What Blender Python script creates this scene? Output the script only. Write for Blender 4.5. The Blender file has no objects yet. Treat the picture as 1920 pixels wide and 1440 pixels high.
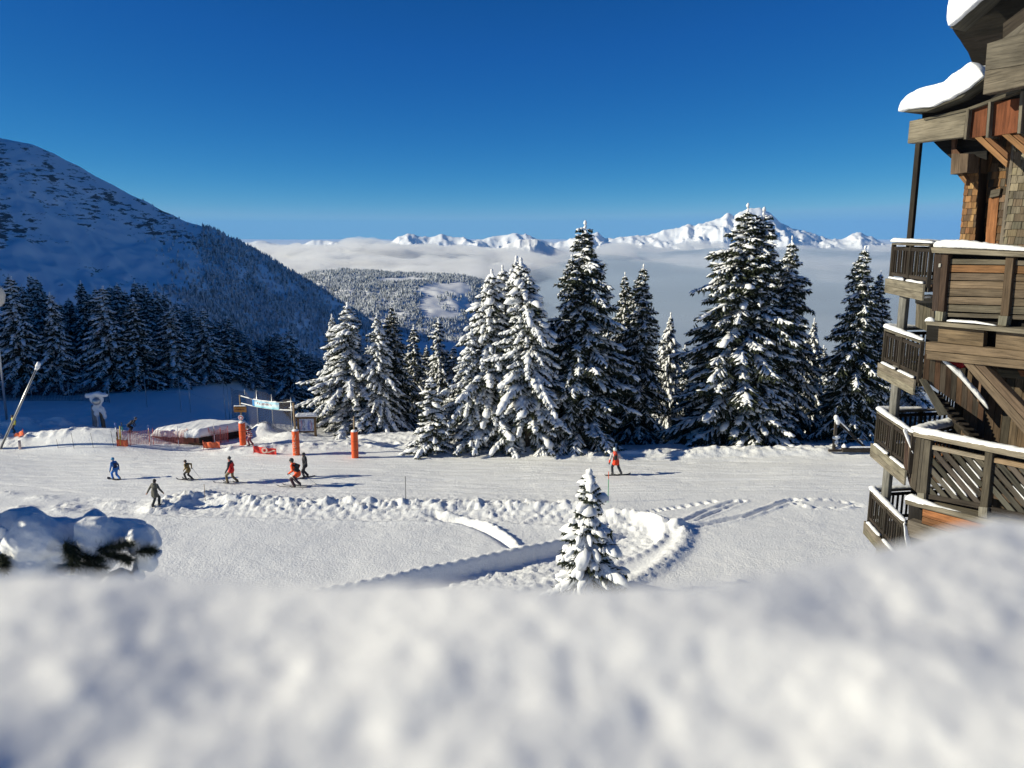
import bpy, bmesh, math, random
import numpy as np
from mathutils import Vector, Matrix

# ------------------------------------------------------------------ camera, sky, sun, exposure
S = bpy.context.scene
COL = S.collection
PITCH = math.radians(10.9)
FPX = 1480.0                       # focal length in pixels of the 1920 wide photograph
CAMZ = 15.5
cam_d = bpy.data.cameras.new("camera")
cam = bpy.data.objects.new("camera", cam_d)
COL.objects.link(cam)
cam.location = (0, 0, CAMZ)
cam.rotation_euler = (math.pi / 2 - PITCH, 0, 0)
cam_d.sensor_width = 36.0
cam_d.lens = FPX / 1920 * 36.0
cam_d.clip_start = 0.02
cam_d.clip_end = 90000
cam_d.dof.use_dof = True
cam_d.dof.focus_distance = 50.0
cam_d.dof.aperture_fstop = 2.1
S.camera = cam

SUN_EL = math.radians(22.0)
SUN_AZ = math.radians(8.0)         # how far behind the picture plane the sun stands, on the left
TO_SUN = Vector((-math.cos(SUN_EL) * math.cos(SUN_AZ), -math.cos(SUN_EL) * math.sin(SUN_AZ), math.sin(SUN_EL)))
W = bpy.data.worlds.new("World")
S.world = W
W.use_nodes = True
nt = W.node_tree
nt.nodes.clear()
sky = nt.nodes.new("ShaderNodeTexSky")
sky.sky_type = 'NISHITA'
sky.sun_disc = False
sky.sun_elevation = SUN_EL
sky.sun_rotation = math.atan2(TO_SUN.x, TO_SUN.y)
sky.altitude = 8000
sky.air_density = 1.0
sky.dust_density = 0.0
sky.ozone_density = 10.0
sep = nt.nodes.new("ShaderNodeSeparateColor")      # deepen the blue channel by channel, as the phone did
com = nt.nodes.new("ShaderNodeCombineColor")
nt.links.new(sky.outputs[0], sep.inputs[0])
for ch, (g_, k_) in enumerate(((2.55, 2.0), (1.22, 0.955), (0.57, 1.57))):
    p_ = nt.nodes.new("ShaderNodeMath")
    p_.operation = 'POWER'
    p_.inputs[1].default_value = g_
    q_ = nt.nodes.new("ShaderNodeMath")
    q_.operation = 'MULTIPLY'
    q_.inputs[1].default_value = k_
    nt.links.new(sep.outputs[ch], p_.inputs[0])
    nt.links.new(p_.outputs[0], q_.inputs[0])
    c_ = nt.nodes.new("ShaderNodeMath")
    c_.operation = 'MINIMUM'
    c_.inputs[1].default_value = (1.75, 3.6, 9.0)[ch]
    if ch == 2:                        # overhead the blue falls off in step with the sky itself
        l_ = nt.nodes.new("ShaderNodeMath")
        l_.operation = 'MULTIPLY'
        l_.inputs[1].default_value = 1.0
        nt.links.new(sep.outputs[ch], l_.inputs[0])
        nt.links.new(l_.outputs[0], c_.inputs[1])
    nt.links.new(q_.outputs[0], c_.inputs[0])
    nt.links.new(c_.outputs[0], com.inputs[ch])
bg = nt.nodes.new("ShaderNodeBackground")
bg.inputs[1].default_value = 0.097
out = nt.nodes.new("ShaderNodeOutputWorld")
nt.links.new(com.outputs[0], bg.inputs[0])
nt.links.new(bg.outputs[0], out.inputs[0])
sun_d = bpy.data.lights.new("sun", 'SUN')
sun_d.energy = 4.75
sun_d.angle = math.radians(0.5)
sun_d.color = (1.0, 0.93, 0.725)
sun = bpy.data.objects.new("sun", sun_d)
COL.objects.link(sun)
sun.rotation_euler = TO_SUN.to_track_quat('Z', 'Y').to_euler()
sun.location = (-60, -8, 60)
S.view_settings.view_transform = 'Standard'
S.view_settings.look = 'None'
S.view_settings.exposure = 0.41
S.view_settings.gamma = 1.0
S.render.engine = 'CYCLES'
cy = S.cycles
cy.use_denoising = True
cy.max_bounces = 6
cy.diffuse_bounces = 3
cy.glossy_bounces = 2
cy.transmission_bounces = 2
cy.transparent_max_bounces = 6
cy.volume_bounces = 6
cy.sample_clamp_indirect = 4.0
cy.caustics_reflective = False
cy.caustics_refractive = False

# ------------------------------------------------------------------ helpers
rng = np.random.default_rng(7)
CT, ST = math.cos(PITCH), math.sin(PITCH)

def ray(px, py):
    """direction (forward depth Y = 1) of the sight line through a photograph pixel"""
    xc, yc = (px - 960) / FPX, (720 - py) / FPX
    y = CT + yc * ST
    return xc / y, (-ST + yc * CT) / y

def at(px, py, D):
    """world point on the sight line at forward distance D"""
    a, b = ray(px, py)
    return Vector((a * D, D, CAMZ + b * D))

def flat(px, py, z=0.0):
    a, b = ray(px, py)
    D = (z - CAMZ) / b
    return Vector((a * D, D, z))

def hash2(ix, iy, seed):
    n = (ix.astype(np.int64) * 374761393 + iy.astype(np.int64) * 668265263 + seed * 974634777) & 0xFFFFFFFF
    n = ((n ^ (n >> 13)) * 1274126177) & 0xFFFFFFFF
    n = ((n ^ (n >> 16)) * 2246822519) & 0xFFFFFFFF
    return ((n ^ (n >> 15)) & 0xFFFFFF) / float(0xFFFFFF)

def noise2(x, y, seed=0):
    ix, iy = np.floor(x), np.floor(y)
    fx, fy = x - ix, y - iy
    u, v = fx * fx * fx * (fx * (fx * 6 - 15) + 10), fy * fy * fy * (fy * (fy * 6 - 15) + 10)
    ix, iy = ix.astype(np.int64), iy.astype(np.int64)
    a, b = hash2(ix, iy, seed), hash2(ix + 1, iy, seed)
    c, d = hash2(ix, iy + 1, seed), hash2(ix + 1, iy + 1, seed)
    return (a + (b - a) * u) * (1 - v) + (c + (d - c) * u) * v - 0.5

def fbm(x, y, octaves=4, seed=0, gain=0.5):
    s, a, t = 0.0, 1.0, 0.0
    for o in range(octaves):
        s = s + a * noise2(x * 2 ** o + 17.3 * o, y * 2 ** o - 9.1 * o, seed + o)
        t += a
        a *= gain
    return s / t * 2

def ridged(x, y, octaves=5, seed=0, gain=0.5):
    s, a, t = 0.0, 1.0, 0.0
    for o in range(octaves):
        s = s + a * (1 - np.abs(noise2(x * 2 ** o + 5.7 * o, y * 2 ** o + 3.3 * o, seed + o)) * 4)
        t += a
        a *= gain
    return s / t

def noise3(p, scale, seed=0):
    """cheap smooth 3-D noise for displacing points, an (n,3) array"""
    q = p * scale
    return (noise2(q[:, 0] + 0.31 * q[:, 2], q[:, 1] - 0.47 * q[:, 2], seed) + noise2(q[:, 1] + 4.1, q[:, 2] + 0.27 * q[:, 0], seed + 1)
            + noise2(q[:, 2] - 7.7, q[:, 0] + 0.33 * q[:, 1], seed + 2)) * 0.9

def sm(e0, e1, x):
    t = np.clip((x - e0) / (e1 - e0), 0, 1)
    return t * t * (3 - 2 * t)

def mesh_np(name, V, F, mats, smooth=True, attrs=None, mat_idx=None, uv=None):
    """V (n,3), F (m,3) or (m,4) or a list of such arrays, as one mesh"""
    me = bpy.data.meshes.new(name)
    Fs = F if isinstance(F, list) else [F]
    Fs = [np.asarray(f, dtype=np.int32) for f in Fs if len(f)]
    V = np.asarray(V, dtype=np.float32)
    nl = sum(f.size for f in Fs)
    nf = sum(len(f) for f in Fs)
    me.vertices.add(len(V))
    me.vertices.foreach_set("co", V.ravel())
    me.loops.add(nl)
    me.loops.foreach_set("vertex_index", np.concatenate([f.ravel() for f in Fs]))
    me.polygons.add(nf)
    tot = np.concatenate([np.full(len(f), f.shape[1], dtype=np.int32) for f in Fs])
    start = np.concatenate([[0], np.cumsum(tot)[:-1]]).astype(np.int32)
    me.polygons.foreach_set("loop_start", start)
    me.polygons.foreach_set("loop_total", tot)
    me.polygons.foreach_set("use_smooth", np.full(nf, smooth, dtype=bool))
    if mat_idx is not None:
        me.polygons.foreach_set("material_index", np.asarray(mat_idx, dtype=np.int32))
    for m in mats if isinstance(mats, (list, tuple)) else [mats]:
        me.materials.append(m)
    if uv is not None:
        l = me.uv_layers.new(name="UVMap")
        l.data.foreach_set("uv", np.asarray(uv, dtype=np.float32).ravel())
    for k, a in (attrs or {}).items():
        a = np.asarray(a, dtype=np.float32)
        if a.ndim == 1:
            at_ = me.attributes.new(k, 'FLOAT', 'POINT')
            at_.data.foreach_set("value", a)
        else:
            at_ = me.attributes.new(k, 'FLOAT_COLOR', 'POINT' if len(a) == len(V) else 'CORNER')
            at_.data.foreach_set("color", a.ravel())
    me.update(calc_edges=True)
    me.validate()
    return me

def link(name, me, parent=None, loc=None):
    o = bpy.data.objects.new(name, me)
    COL.objects.link(o)
    if parent is not None:
        o.parent = parent
    if loc is not None:
        o.location = loc
    return o

def tag(o, label=None, cat=None, group=None, kind=None):
    for k, v in (("label", label), ("category", cat), ("group", group), ("kind", kind)):
        if v:
            o[k] = v
    return o

def empty(name, loc=(0, 0, 0), rz=0.0, label=None, cat=None, group=None):
    o = bpy.data.objects.new(name, None)
    COL.objects.link(o)
    o.location = loc
    o.rotation_euler = (0, 0, rz)
    o.empty_display_size = 0.3
    return tag(o, label, cat, group)

def grid_faces(nx, ny):
    i = np.arange(nx - 1)[None, :] + nx * np.arange(ny - 1)[:, None]
    i = i.ravel()
    return np.stack([i, i + 1, i + 1 + nx, i + nx], 1)

# ------------------------------------------------------------------ materials
def new_mat(name):
    m = bpy.data.materials.new(name)
    m.use_nodes = True
    t = m.node_tree
    return m, t, t.nodes["Principled BSDF"]

def N(t, kind, **kw):
    n = t.nodes.new(kind)
    for k, v in kw.items():
        if k.startswith("i_"):
            key = k[2:]
            n.inputs[int(key) if key.isdigit() else key.replace("_", " ")].default_value = v
        else:
            setattr(n, k, v)
    return n

def ramp(t, fac, stops, interp='LINEAR'):
    r = t.nodes.new("ShaderNodeValToRGB")
    r.color_ramp.interpolation = interp
    e = r.color_ramp.elements
    while len(e) < len(stops):
        e.new(0.5)
    for el, (p, c) in zip(e, stops):
        el.position = p
        el.color = (c[0], c[1], c[2], 1) if not isinstance(c, (int, float)) else (c, c, c, 1)
    t.links.new(fac, r.inputs[0])
    return r

def bump(t, b, height, strength=0.3, dist=0.02):
    n = t.nodes.new("ShaderNodeBump")
    n.inputs["Strength"].default_value = strength
    n.inputs["Distance"].default_value = dist
    t.links.new(height, n.inputs["Height"])
    t.links.new(n.outputs[0], b.inputs["Normal"])

def plain(name, col, rough=0.6, metal=0.0, var=0.25, scale=12.0, bmp=0.0):
    """one colour, broken up by a little noise"""
    m, t, b = new_mat(name)
    tc = N(t, "ShaderNodeTexCoord")
    n = N(t, "ShaderNodeTexNoise", i_Scale=scale, i_Detail=5.0)
    t.links.new(tc.outputs["Object"], n.inputs["Vector"])
    lo = tuple(c * (1 - var) for c in col)
    hi = tuple(min(1, c * (1 + var)) for c in col)
    r = ramp(t, n.outputs[0], [(0.3, lo), (0.7, hi)])
    t.links.new(r.outputs[0], b.inputs["Base Color"])
    b.inputs["Roughness"].default_value = rough
    b.inputs["Metallic"].default_value = metal
    if bmp:
        bump(t, b, n.outputs[0], bmp, 0.02)
    return m

def snow_mat(name, scale, dist, strength=0.5, col=(0.86, 0.87, 0.88), detail=6.0):
    m, t, b = new_mat(name)
    tc = N(t, "ShaderNodeTexCoord")
    n = N(t, "ShaderNodeTexNoise", i_Scale=scale, i_Detail=detail, i_Roughness=0.65)
    t.links.new(tc.outputs["Object"], n.inputs["Vector"])
    r = ramp(t, n.outputs[0], [(0.3, tuple(c * 0.96 for c in col)), (0.7, col)])
    t.links.new(r.outputs[0], b.inputs["Base Color"])
    b.inputs["Roughness"].default_value = 0.55
    b.inputs["Specular IOR Level"].default_value = 0.25
    bump(t, b, n.outputs[0], strength, dist)
    return m

M = {}
M['snow'] = snow_mat("snow", 8.0, 0.06, 0.8, detail=8.0)
M['snow_lump'] = snow_mat("snow_lump", 5.0, 0.05, 0.4)
# ------------------------------------------------------------------ ground: one sheet, fine where it is near
LIPX = np.array([-400, -60, -46, -34, -28, -24, -18, -11, 0, 6, 15, 26, 60, 400.])
LIPY = np.array([74, 72, 71, 70.5, 69, 65.5, 61.5, 60.5, 57.5, 55.5, 56, 57, 60, 80.])

def macro(x, y):
    """the large shape: a nearly level shoulder that falls away into the valley behind the trees"""
    t = y - np.interp(x, LIPX, LIPY)
    left = sm(-24, -34, x)
    steep = 0.34 * (1 - left) + 0.05 * left
    tp = np.maximum(t, 0)
    near = steep * np.minimum(tp, 40) * sm(0, 6, tp)
    far = np.maximum(tp - 40, 0) * 0.30
    z = -(near + far)
    z = z - 0.30 * np.maximum(x - 45, 0) * (y > 20) * sm(20, 60, y) * 0.6
    return np.maximum(z, -520 + 25 * fbm(x / 600, y / 600, 3, 5))

def polyline_dist(x, y, pts):
    """distance to a polyline, the side (+ left of travel) and the place along it 0..1"""
    best = np.full(x.shape, 1e9)
    side = np.zeros(x.shape)
    along = np.zeros(x.shape)
    n = len(pts) - 1
    for i in range(n):
        ax, ay = pts[i]
        bx, by = pts[i + 1]
        dx, dy = bx - ax, by - ay
        L2 = dx * dx + dy * dy
        t = np.clip(((x - ax) * dx + (y - ay) * dy) / L2, 0, 1)
        qx, qy = x - ax - t * dx, y - ay - t * dy
        d = np.hypot(qx, qy)
        k = d < best
        best = np.where(k, d, best)
        side = np.where(k, np.sign(dx * qy - dy * qx), side)
        along = np.where(k, (i + t) / n, along)
    return best, side, along

def gp(*pix):
    """pixels on the level snow as ground points"""
    return [tuple(flat(px, py)[:2]) for px, py in pix]

def smooth_line(pts, k=4):
    p = np.array(pts)
    for _ in range(k):
        q = np.empty((2 * len(p), 2))
        q[0::2] = np.vstack([p[:1], 0.75 * p[:-1] + 0.25 * p[1:]]) if False else np.vstack([0.75 * p[:-1] + 0.25 * p[1:], p[-1:]])
        q[1::2] = np.vstack([0.25 * p[:-1] + 0.75 * p[1:], p[-1:]])
        p = np.vstack([p[:1], q[:-2], p[-1:]])
        if len(p) > 60:
            break
    return [tuple(v) for v in p]

BANK = gp((250, 962), (330, 950), (380, 938), (440, 945), (560, 952), (700, 954), (880, 953), (1040, 955), (1110, 958))
BANK2 = gp((1150, 968), (1200, 976), (1240, 984), (1262, 992))
WALL = smooth_line(gp((430, 1100), (520, 1078), (700, 1054), (860, 1032), (955, 1020), (1010, 1003), (1040, 986), (1020, 972), (930, 966)), 3)
PATHC = smooth_line(gp((-700, 1330), (250, 1210), (700, 1140), (900, 1085), (1080, 1040), (1190, 1004), (1180, 982), (1080, 972), (900, 968), (600, 964), (330, 960), (150, 946)), 3)
BERM = smooth_line(gp((1090, 1150), (1200, 1085), (1262, 1045), (1285, 1015), (1278, 997), (1262, 990)), 3)
DITCH = smooth_line(gp((828, 967), (880, 975), (925, 992), (962, 1018)), 3)
SKIT = [gp((1268, 992), (1330, 966), (1393, 941)), gp((1275, 996), (1400, 968), (1488, 938)), gp((1262, 990), (1318, 962), (1378, 941)), gp((1270, 1000), (1395, 972), (1478, 941))]
FOOT = gp((1215, 961), (1270, 952), (1345, 940))

def ground_z(x, y):
    z = macro(x, y)
    near = (y < 80) & (y > 15) & (np.abs(x) < 75)
    z = z + 0.25 * fbm(x / 14, y / 14, 3, 11) * near
    out = z.copy()
    w = near
    X, Y = x[w], y[w]
    d = np.zeros(X.shape)
    # groomed piste: faint corduroy and skied lines between the bank and the tree edge
    lip = np.interp(X, LIPX, LIPY)
    piste = sm(44.5, 46, Y) * sm(0.0, -2.5, Y - lip)
    d += piste * (0.02 * fbm(X / 3.0, Y / 0.35, 3, 21) + 0.012 * fbm(X / 0.6, Y / 0.12, 2, 23))
    d += sm(0.55, 0.75, fbm(X / 2.6 + Y / 1.1, Y / 0.22 - X / 9, 2, 25) + 0.5) * piste * -0.035
    rt = np.random.default_rng(404)
    for _ in range(46):                # skied lines crossing the piste
        x0_, y0_, s_, c_ = rt.uniform(-36, 26), rt.uniform(45.5, 57), rt.uniform(-0.22, 0.22), rt.uniform(-0.012, 0.012)
        L_ = rt.uniform(5, 16)
        for o_ in (0.0, 0.28):
            q_ = Y - (y0_ + o_ + s_ * (X - x0_) + c_ * (X - x0_) ** 2)
            d += -rt.uniform(0.02, 0.05) * np.exp(-(q_ / 0.10) ** 2) * sm(L_, L_ * 0.8, np.abs(X - x0_)) * piste
    # soft field: gentle wind ripples
    field = 1 - piste
    d += field * (0.05 * fbm(X / 2.5, Y / 2.0, 3, 31) + 0.012 * fbm(X / 0.35, Y / 0.3, 3, 33))
    # ploughed bank along the piste
    for pts, h, wd, sd in ((BANK, 0.46, 1.15, 41), (BANK2, 0.36, 0.7, 47)):
        b, s, a = polyline_dist(X, Y, pts)
        prof = np.exp(-(b / wd) ** 2 * 1.6)
        ends = sm(0, 0.06, a) * sm(1.0, 0.95, a) if sd == 41 else 1.0
        lump = 0.50 + 0.40 * np.maximum(ridged(X / 1.3, Y / 1.0, 2, sd), -0.4) * 0.55 + 0.75 * np.abs(fbm(X / 0.62, Y / 0.5, 3, sd + 3)) + 0.5 * np.abs(fbm(X / 0.27, Y / 0.24, 2, sd + 4))
        d += h * prof * lump * ends
        d += 0.13 * np.exp(-(b / (wd * 2.2)) ** 2) * np.abs(fbm(X / 0.3, Y / 0.25, 3, sd + 5)) * ends
    # sunken walking path with a steep scalloped wall on its far side
    pc, ps, pa = polyline_dist(X, Y, PATHC)
    pa = np.clip((pa * 11 - 2) / 9, 0, 1)
    halfw = np.interp(pa, [0, 0.15, 0.35, 0.45, 0.6, 1.0], [2.2, 1.9, 1.55, 1.2, 0.95, 1.2])
    depth = np.interp(pa, [0, 0.3, 0.42, 0.5, 0.6, 1.0], [0.68, 0.68, 0.5, 0.28, 0.15, 0.08])
    scal = 0.14 * np.abs(np.sin((X * 0.95 + Y * 0.35) * 5.2)) + 0.08 * fbm(X / 0.5, Y / 0.5, 2, 51)
    inside = sm(halfw + 0.10 + scal * 0.5, halfw - 0.25 + scal * 0.5, pc)
    d -= depth * inside
    rim = np.exp(-((pc - halfw - 0.18) / 0.22) ** 2) * np.interp(pa, [0, 0.42, 0.55, 1], [1, 1, 0.4, 0])
    d += 0.10 * rim * (0.8 + 0.9 * np.abs(np.sin((X * 0.95 + Y * 0.35) * 5.2)))
    churn = inside * np.interp(pa, [0, 0.5, 0.6, 1.0], [1, 1, 0.7, 0.5])
    d += churn * (0.16 * np.abs(fbm(X / 0.35 + Y / 1.5, Y / 0.3, 3, 55)) + 0.08 * fbm(X / 1.8, Y / 0.5, 2, 56) + 0.07 * np.abs(fbm(X / 0.15, Y / 0.13, 2, 57)))
    # berm round the outside of the bend
    b, s, a = polyline_dist(X, Y, BERM)
    d += 0.30 * np.exp(-(b / 0.5) ** 2) * (0.75 + 0.6 * np.abs(fbm(X / 0.3, Y / 0.28, 3, 61))) * sm(1.0, 0.9, a)
    # narrow ditch with a bright raised lip
    b, s, a = polyline_dist(X, Y, DITCH)
    d += 0.22 * np.exp(-((b * s - 0.12) / 0.22) ** 2) * (0.7 + 0.8 * np.abs(fbm(X / 0.4, Y / 0.4, 2, 63))) - 0.28 * np.exp(-((b * s + 0.28) / 0.22) ** 2)
    # ski tracks and footprints on the soft field
    for k, pts in enumerate(SKIT):
        b, s, a = polyline_dist(X, Y, pts)
        d += (-0.16 * np.exp(-(b / 0.12) ** 2) + 0.06 * np.exp(-((b - 0.26) / 0.10) ** 2)) * (0.8 + 0.5 * fbm(X / 0.4, Y / 0.4, 2, 65))
    b, s, a = polyline_dist(X, Y, FOOT)
    d -= 0.2 * np.exp(-(b / 0.16) ** 2) * (np.sin(a * 55) > -0.1) * sm(0, 0.05, a)
    cx, cy_ = flat(1545, 946)[:2]
    r = np.hypot((X - cx) / 1.9, (Y - cy_) / 0.9)
    d += 0.22 * np.exp(-((r - 0.9) / 0.22) ** 2) * fbm(X / 0.3, Y / 0.3, 3, 67)
    for k, (px, py) in enumerate([(40, 955), (130, 950), (110, 960), (215, 945), (330, 945), (80, 935), (10, 925)]):
        qx, qy = flat(px, py)[:2]
        d += 0.18 * np.exp(-(((X - qx) / 0.8) ** 2 + ((Y - qy) / 0.4) ** 2)) * (0.6 + np.abs(fbm(X / 0.25, Y / 0.2, 2, 70 + k)))
    # spoil heaps in front of the hut, the nets and the padded posts
    edge = lip + np.interp(X, [-40, -30, -17, -11, 0, 30], [-15.5, -13.0, -5.5, -4.0, -1.6, -1.0])
    e = Y - edge
    d += np.exp(-(e / 0.9) ** 2) * (0.16 + 0.34 * np.maximum(ridged(X / 1.0, Y / 0.8, 3, 81), 0)) * np.interp(X, [-60, -40, -34, -31, -23, -20, 30, 60], [0, 1, 1, 0.25, 0.25, 0.8, 0.8, 0.5])
    rough = sm(0.0, 1.5, e) * sm(2.0, -1.0, Y - lip) * np.interp(X, [-45, -36, -30, -16, -12, 2, 4, 60], [0.6, 1, 0.5, 0.5, 1, 1, 0.3, 0.3])
    d += rough * (0.20 * fbm(X / 1.2, Y / 0.7, 3, 83) + 0.08 * np.abs(fbm(X / 0.4, Y / 0.25, 2, 84)))
    # mounds: big smooth heap left of the hut, the dark churned one at the far left, two by the padded posts
    for px, py, sx, sy, h, ro in ((180, 834, 4.2, 1.9, 1.35, 0.0), (70, 812, 4.6, 1.6, 1.1, 0.35), (495, 812, 1.1, 1.1, 0.95, 0.1), (545, 822, 1.6, 1.0, 0.55, 0.2), (20, 835, 2.0, 1.2, 0.5, 0.3), (1480, 850, 9.0, 0.9, 0.35, 0.2), (750, 820, 4.5, 1.0, 0.35, 0.1)):
        qx, qy = flat(px, py)[:2]
        g = np.exp(-(np.abs((X - qx) / sx) ** 2.4 + np.abs((Y - qy) / sy) ** 2.2))
        d += g * (h + ro * fbm(X / 0.9 + Y / 0.8, Y / 0.5, 3, 90))
    out[w] += d
    return out

def axis(core0, core1, step, grow, lo, hi):
    c = list(np.arange(core0, core1 + step / 2, step))
    a, s = [], step
    v = core0
    while v > lo:
        s *= grow
        v -= s
        a.append(max(v, lo))
    b, s = [], step
    v = core1
    while v < hi:
        s *= grow
        v += s
        b.append(min(v, hi))
    return np.array(a[::-1] + c + b)

gx = axis(-42, 38, 0.11, 1.10, -45000, 45000)
gy = axis(26, 66, 0.10, 1.09, -3000, 60000)
XX, YY = np.meshgrid(gx, gy)
ZZ = ground_z(XX, YY)
GZ_cache = (gx, gy, ZZ)
me = mesh_np("ground", np.stack([XX.ravel(), YY.ravel(), ZZ.ravel()], 1), grid_faces(len(gx), len(gy)), M['snow'])
tag(link("ground", me), kind="structure")

def gz(x, y):
    """height of the built ground sheet at a point"""
    i = int(np.clip(np.searchsorted(gx, x) - 1, 0, len(gx) - 2))
    j = int(np.clip(np.searchsorted(gy, y) - 1, 0, len(gy) - 2))
    u = (x - gx[i]) / (gx[i + 1] - gx[i])
    v = (y - gy[j]) / (gy[j + 1] - gy[j])
    return float((ZZ[j, i] * (1 - u) + ZZ[j, i + 1] * u) * (1 - v) + (ZZ[j + 1, i] * (1 - u) + ZZ[j + 1, i + 1] * u) * v)

def on_ground(px, py):
    """the ground point under a pixel"""
    a, b = ray(px, py)
    D = 20.0
    while D < 140:
        if CAMZ + b * D <= gz(a * D, D):
            break
        D += 0.05
    return Vector((a * D, D, gz(a * D, D)))

# hillside beside the piste, left of the view: the morning shade on the forest is its shadow
hx = np.linspace(-190, -52, 120)
hy = np.linspace(44, 260, 170)
HX, HY = np.meshgrid(hx, hy)
crest = -0.66 * HY - 24
dx = HX - crest
Hc = np.interp(HY, [44, 52, 53, 54.5, 56, 57.5, 60, 66, 72, 80, 90, 110, 140, 200, 260], [0, 3, 12, 13, 15.5, 19, 22.5, 24.5, 25.5, 28.5, 31, 36, 42, 50, 50])
base = macro(HX, HY)
prof = np.where(dx > 0, np.clip(1 - dx / 17.0, 0, 1) ** 1.3, np.clip(1 + dx / 160.0, 0, 1))
HZ = base - 1.5 + (Hc - base * 0.2) * prof + 0.9 * fbm(HX / 9, HY / 9, 3, 77) * prof
me = mesh_np("hillside", np.stack([HX.ravel(), HY.ravel(), HZ.ravel()], 1), grid_faces(len(hx), len(hy)), M['snow'])
tag(link("hillside", me), kind="structure")

# ------------------------------------------------------------------ far terrain
def mountain_mat(name, rock, cover, nscale, snowcol=(0.85, 0.86, 0.88), stretch=(1, 1, 1), namp=1.0):
    """snow over rock: rock shows where the slope is steep and where a streaky noise says so"""
    m, t, b = new_mat(name)
    at_ = N(t, "ShaderNodeAttribute", attribute_name="rock")
    tc = N(t, "ShaderNodeTexCoord")
    mp = N(t, "ShaderNodeMapping")
    mp.inputs["Scale"].default_value = tuple(nscale * q for q in stretch)
    t.links.new(tc.outputs["Object"], mp.inputs[0])
    n = N(t, "ShaderNodeTexNoise", i_Scale=1.0, i_Detail=9.0, i_Roughness=0.7)
    t.links.new(mp.outputs[0], n.inputs["Vector"])
    add = N(t, "ShaderNodeMath", operation='MULTIPLY_ADD')
    t.links.new(n.outputs[0], add.inputs[0])
    add.inputs[1].default_value = namp
    t.links.new(at_.outputs["Fac"], add.inputs[2])
    r = ramp(t, add.outputs[0], [(cover - 0.04, snowcol), (cover + 0.05, rock)])
    t.links.new(r.outputs[0], b.inputs["Base Color"])
    b.inputs["Roughness"].default_value = 0.8
    b.inputs["Specular IOR Level"].default_value = 0.1
    return m

def px_to_az(px):
    return (px - 960) / FPX / CT       # tangent of the azimuth near the horizon

# the big shaded mountain on the left: it falls to the right more steeply than the sun stands
RPX = [(-900, 20), (-500, 25), (-300, 70), (-150, 170), (-60, 228), (0, 257), (40, 263), (70, 272), (110, 290), (150, 310), (200, 338), (250, 366), (300, 391), (350, 413), (400, 430), (440, 447), (470, 461), (500, 479), (530, 499), (560, 516), (600, 538), (640, 566), (680, 592), (705, 607), (760, 650), (850, 720), (1100, 800)]  # the unseen rise beyond the left border is added to shade this face
Y0 = 2200.0
rx = np.array([ray(p, q)[0] * Y0 for p, q in RPX])
rz = np.array([CAMZ + ray(p, q)[1] * Y0 for p, q in RPX])
mx = np.linspace(-2700, 300, 430)
my = np.concatenate([np.linspace(560, 2600, 330), np.linspace(2640, 3600, 20)])
MX, MY = np.meshgrid(mx, my)
back = np.maximum(MY - Y0, 0)
fr = np.maximum(Y0 - MY, 0)
hr = np.interp(MX + 0.03 * fr, rx, rz)
MZ = hr - 0.19 * fr - 0.42 * back
gul = ridged((MX * 0.75 + MY * 0.66) / 150, (MX * 0.66 - MY * 0.75) / 520, 5, 121, 0.55)
amp = sm(0, 260, np.abs(MY - Y0)) * 0.8 + 0.2
MZ += 26 * amp * (gul - 0.55) + 16 * amp * fbm(MX / 240, MY / 240, 4, 125) + 3.0 * fbm(MX / 30, MY / 30, 3, 127)
MZ -= 10 * amp * sm(0.3, 0.8, ridged(MX / 90, MY / 200, 3, 129)) * 0.6
gyy, gxx = np.gradient(MZ, my, mx)
streak = fbm((MX * 0.8 + MY * 0.5) / 24, (MX * 0.5 - MY * 0.9) / 90, 4, 131)
patch = fbm(MX / 190, MY / 190, 3, 133)
elev = (MZ - rz.min()) / (rz.max() - rz.min())
streak = 0.75 * streak + 0.5 * fbm((MX * 0.8 + MY * 0.5) / 14, (MX * 0.5 - MY * 0.9) / 34, 3, 137)
rockm = -0.37 + 0.30 * streak + 0.42 * patch + 0.24 * sm(-60, 230, MZ) + 0.06 + 0.25 * (np.hypot(gxx, gyy) - 0.55)
rockm = np.where(MZ > hr - 14, rockm - 0.08, rockm)
M['mountain_left'] = mountain_mat("mountain_left", (0.10, 0.10, 0.105), 1.0, 0.06, stretch=(0.7, 0.5, 2.2), namp=2.0)
me = mesh_np("mountain", np.stack([MX.ravel(), MY.ravel(), MZ.ravel()], 1), grid_faces(len(mx), len(my)), M['mountain_left'], attrs={"rock": rockm.ravel()})
tag(link("mountain", me), kind="structure")

# wooded hill across the valley
HPX = [(380, 560), (480, 530), (560, 518), (590, 510), (640, 506), (700, 508), (760, 513), (830, 514), (870, 517), (910, 527), (960, 548), (1040, 575), (1150, 610), (1400, 680)]
Y1 = 4300.0
hx_ = np.array([ray(p, q)[0] * Y1 for p, q in HPX])
hz_ = np.array([CAMZ + ray(p, q)[1] * Y1 for p, q in HPX])
qx = np.linspace(-2100, 1500, 330)
qy = np.linspace(2000, 5600, 260)
QX, QY = np.meshgrid(qx, qy)
fr = np.maximum(Y1 - QY, 0)
bk = np.maximum(QY - Y1, 0)
QZ = np.interp(QX * (Y1 / (Y1 - 0.30 * fr)), hx_, hz_) - 0.105 * fr - 0.00002 * fr ** 2 - 0.3 * bk
am = sm(0, 500, np.abs(QY - Y1))
QZ += am * (55 * (ridged(QX / 620, QY / 900, 4, 141) - 0.55) + 14 * fbm(QX / 160, QY / 160, 3, 143)) + 3 * fbm(QX / 60, QY / 60, 2, 144)
M['mountain_far'] = mountain_mat("mountain_far", (0.16, 0.16, 0.17), 0.98, 0.004)
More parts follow.
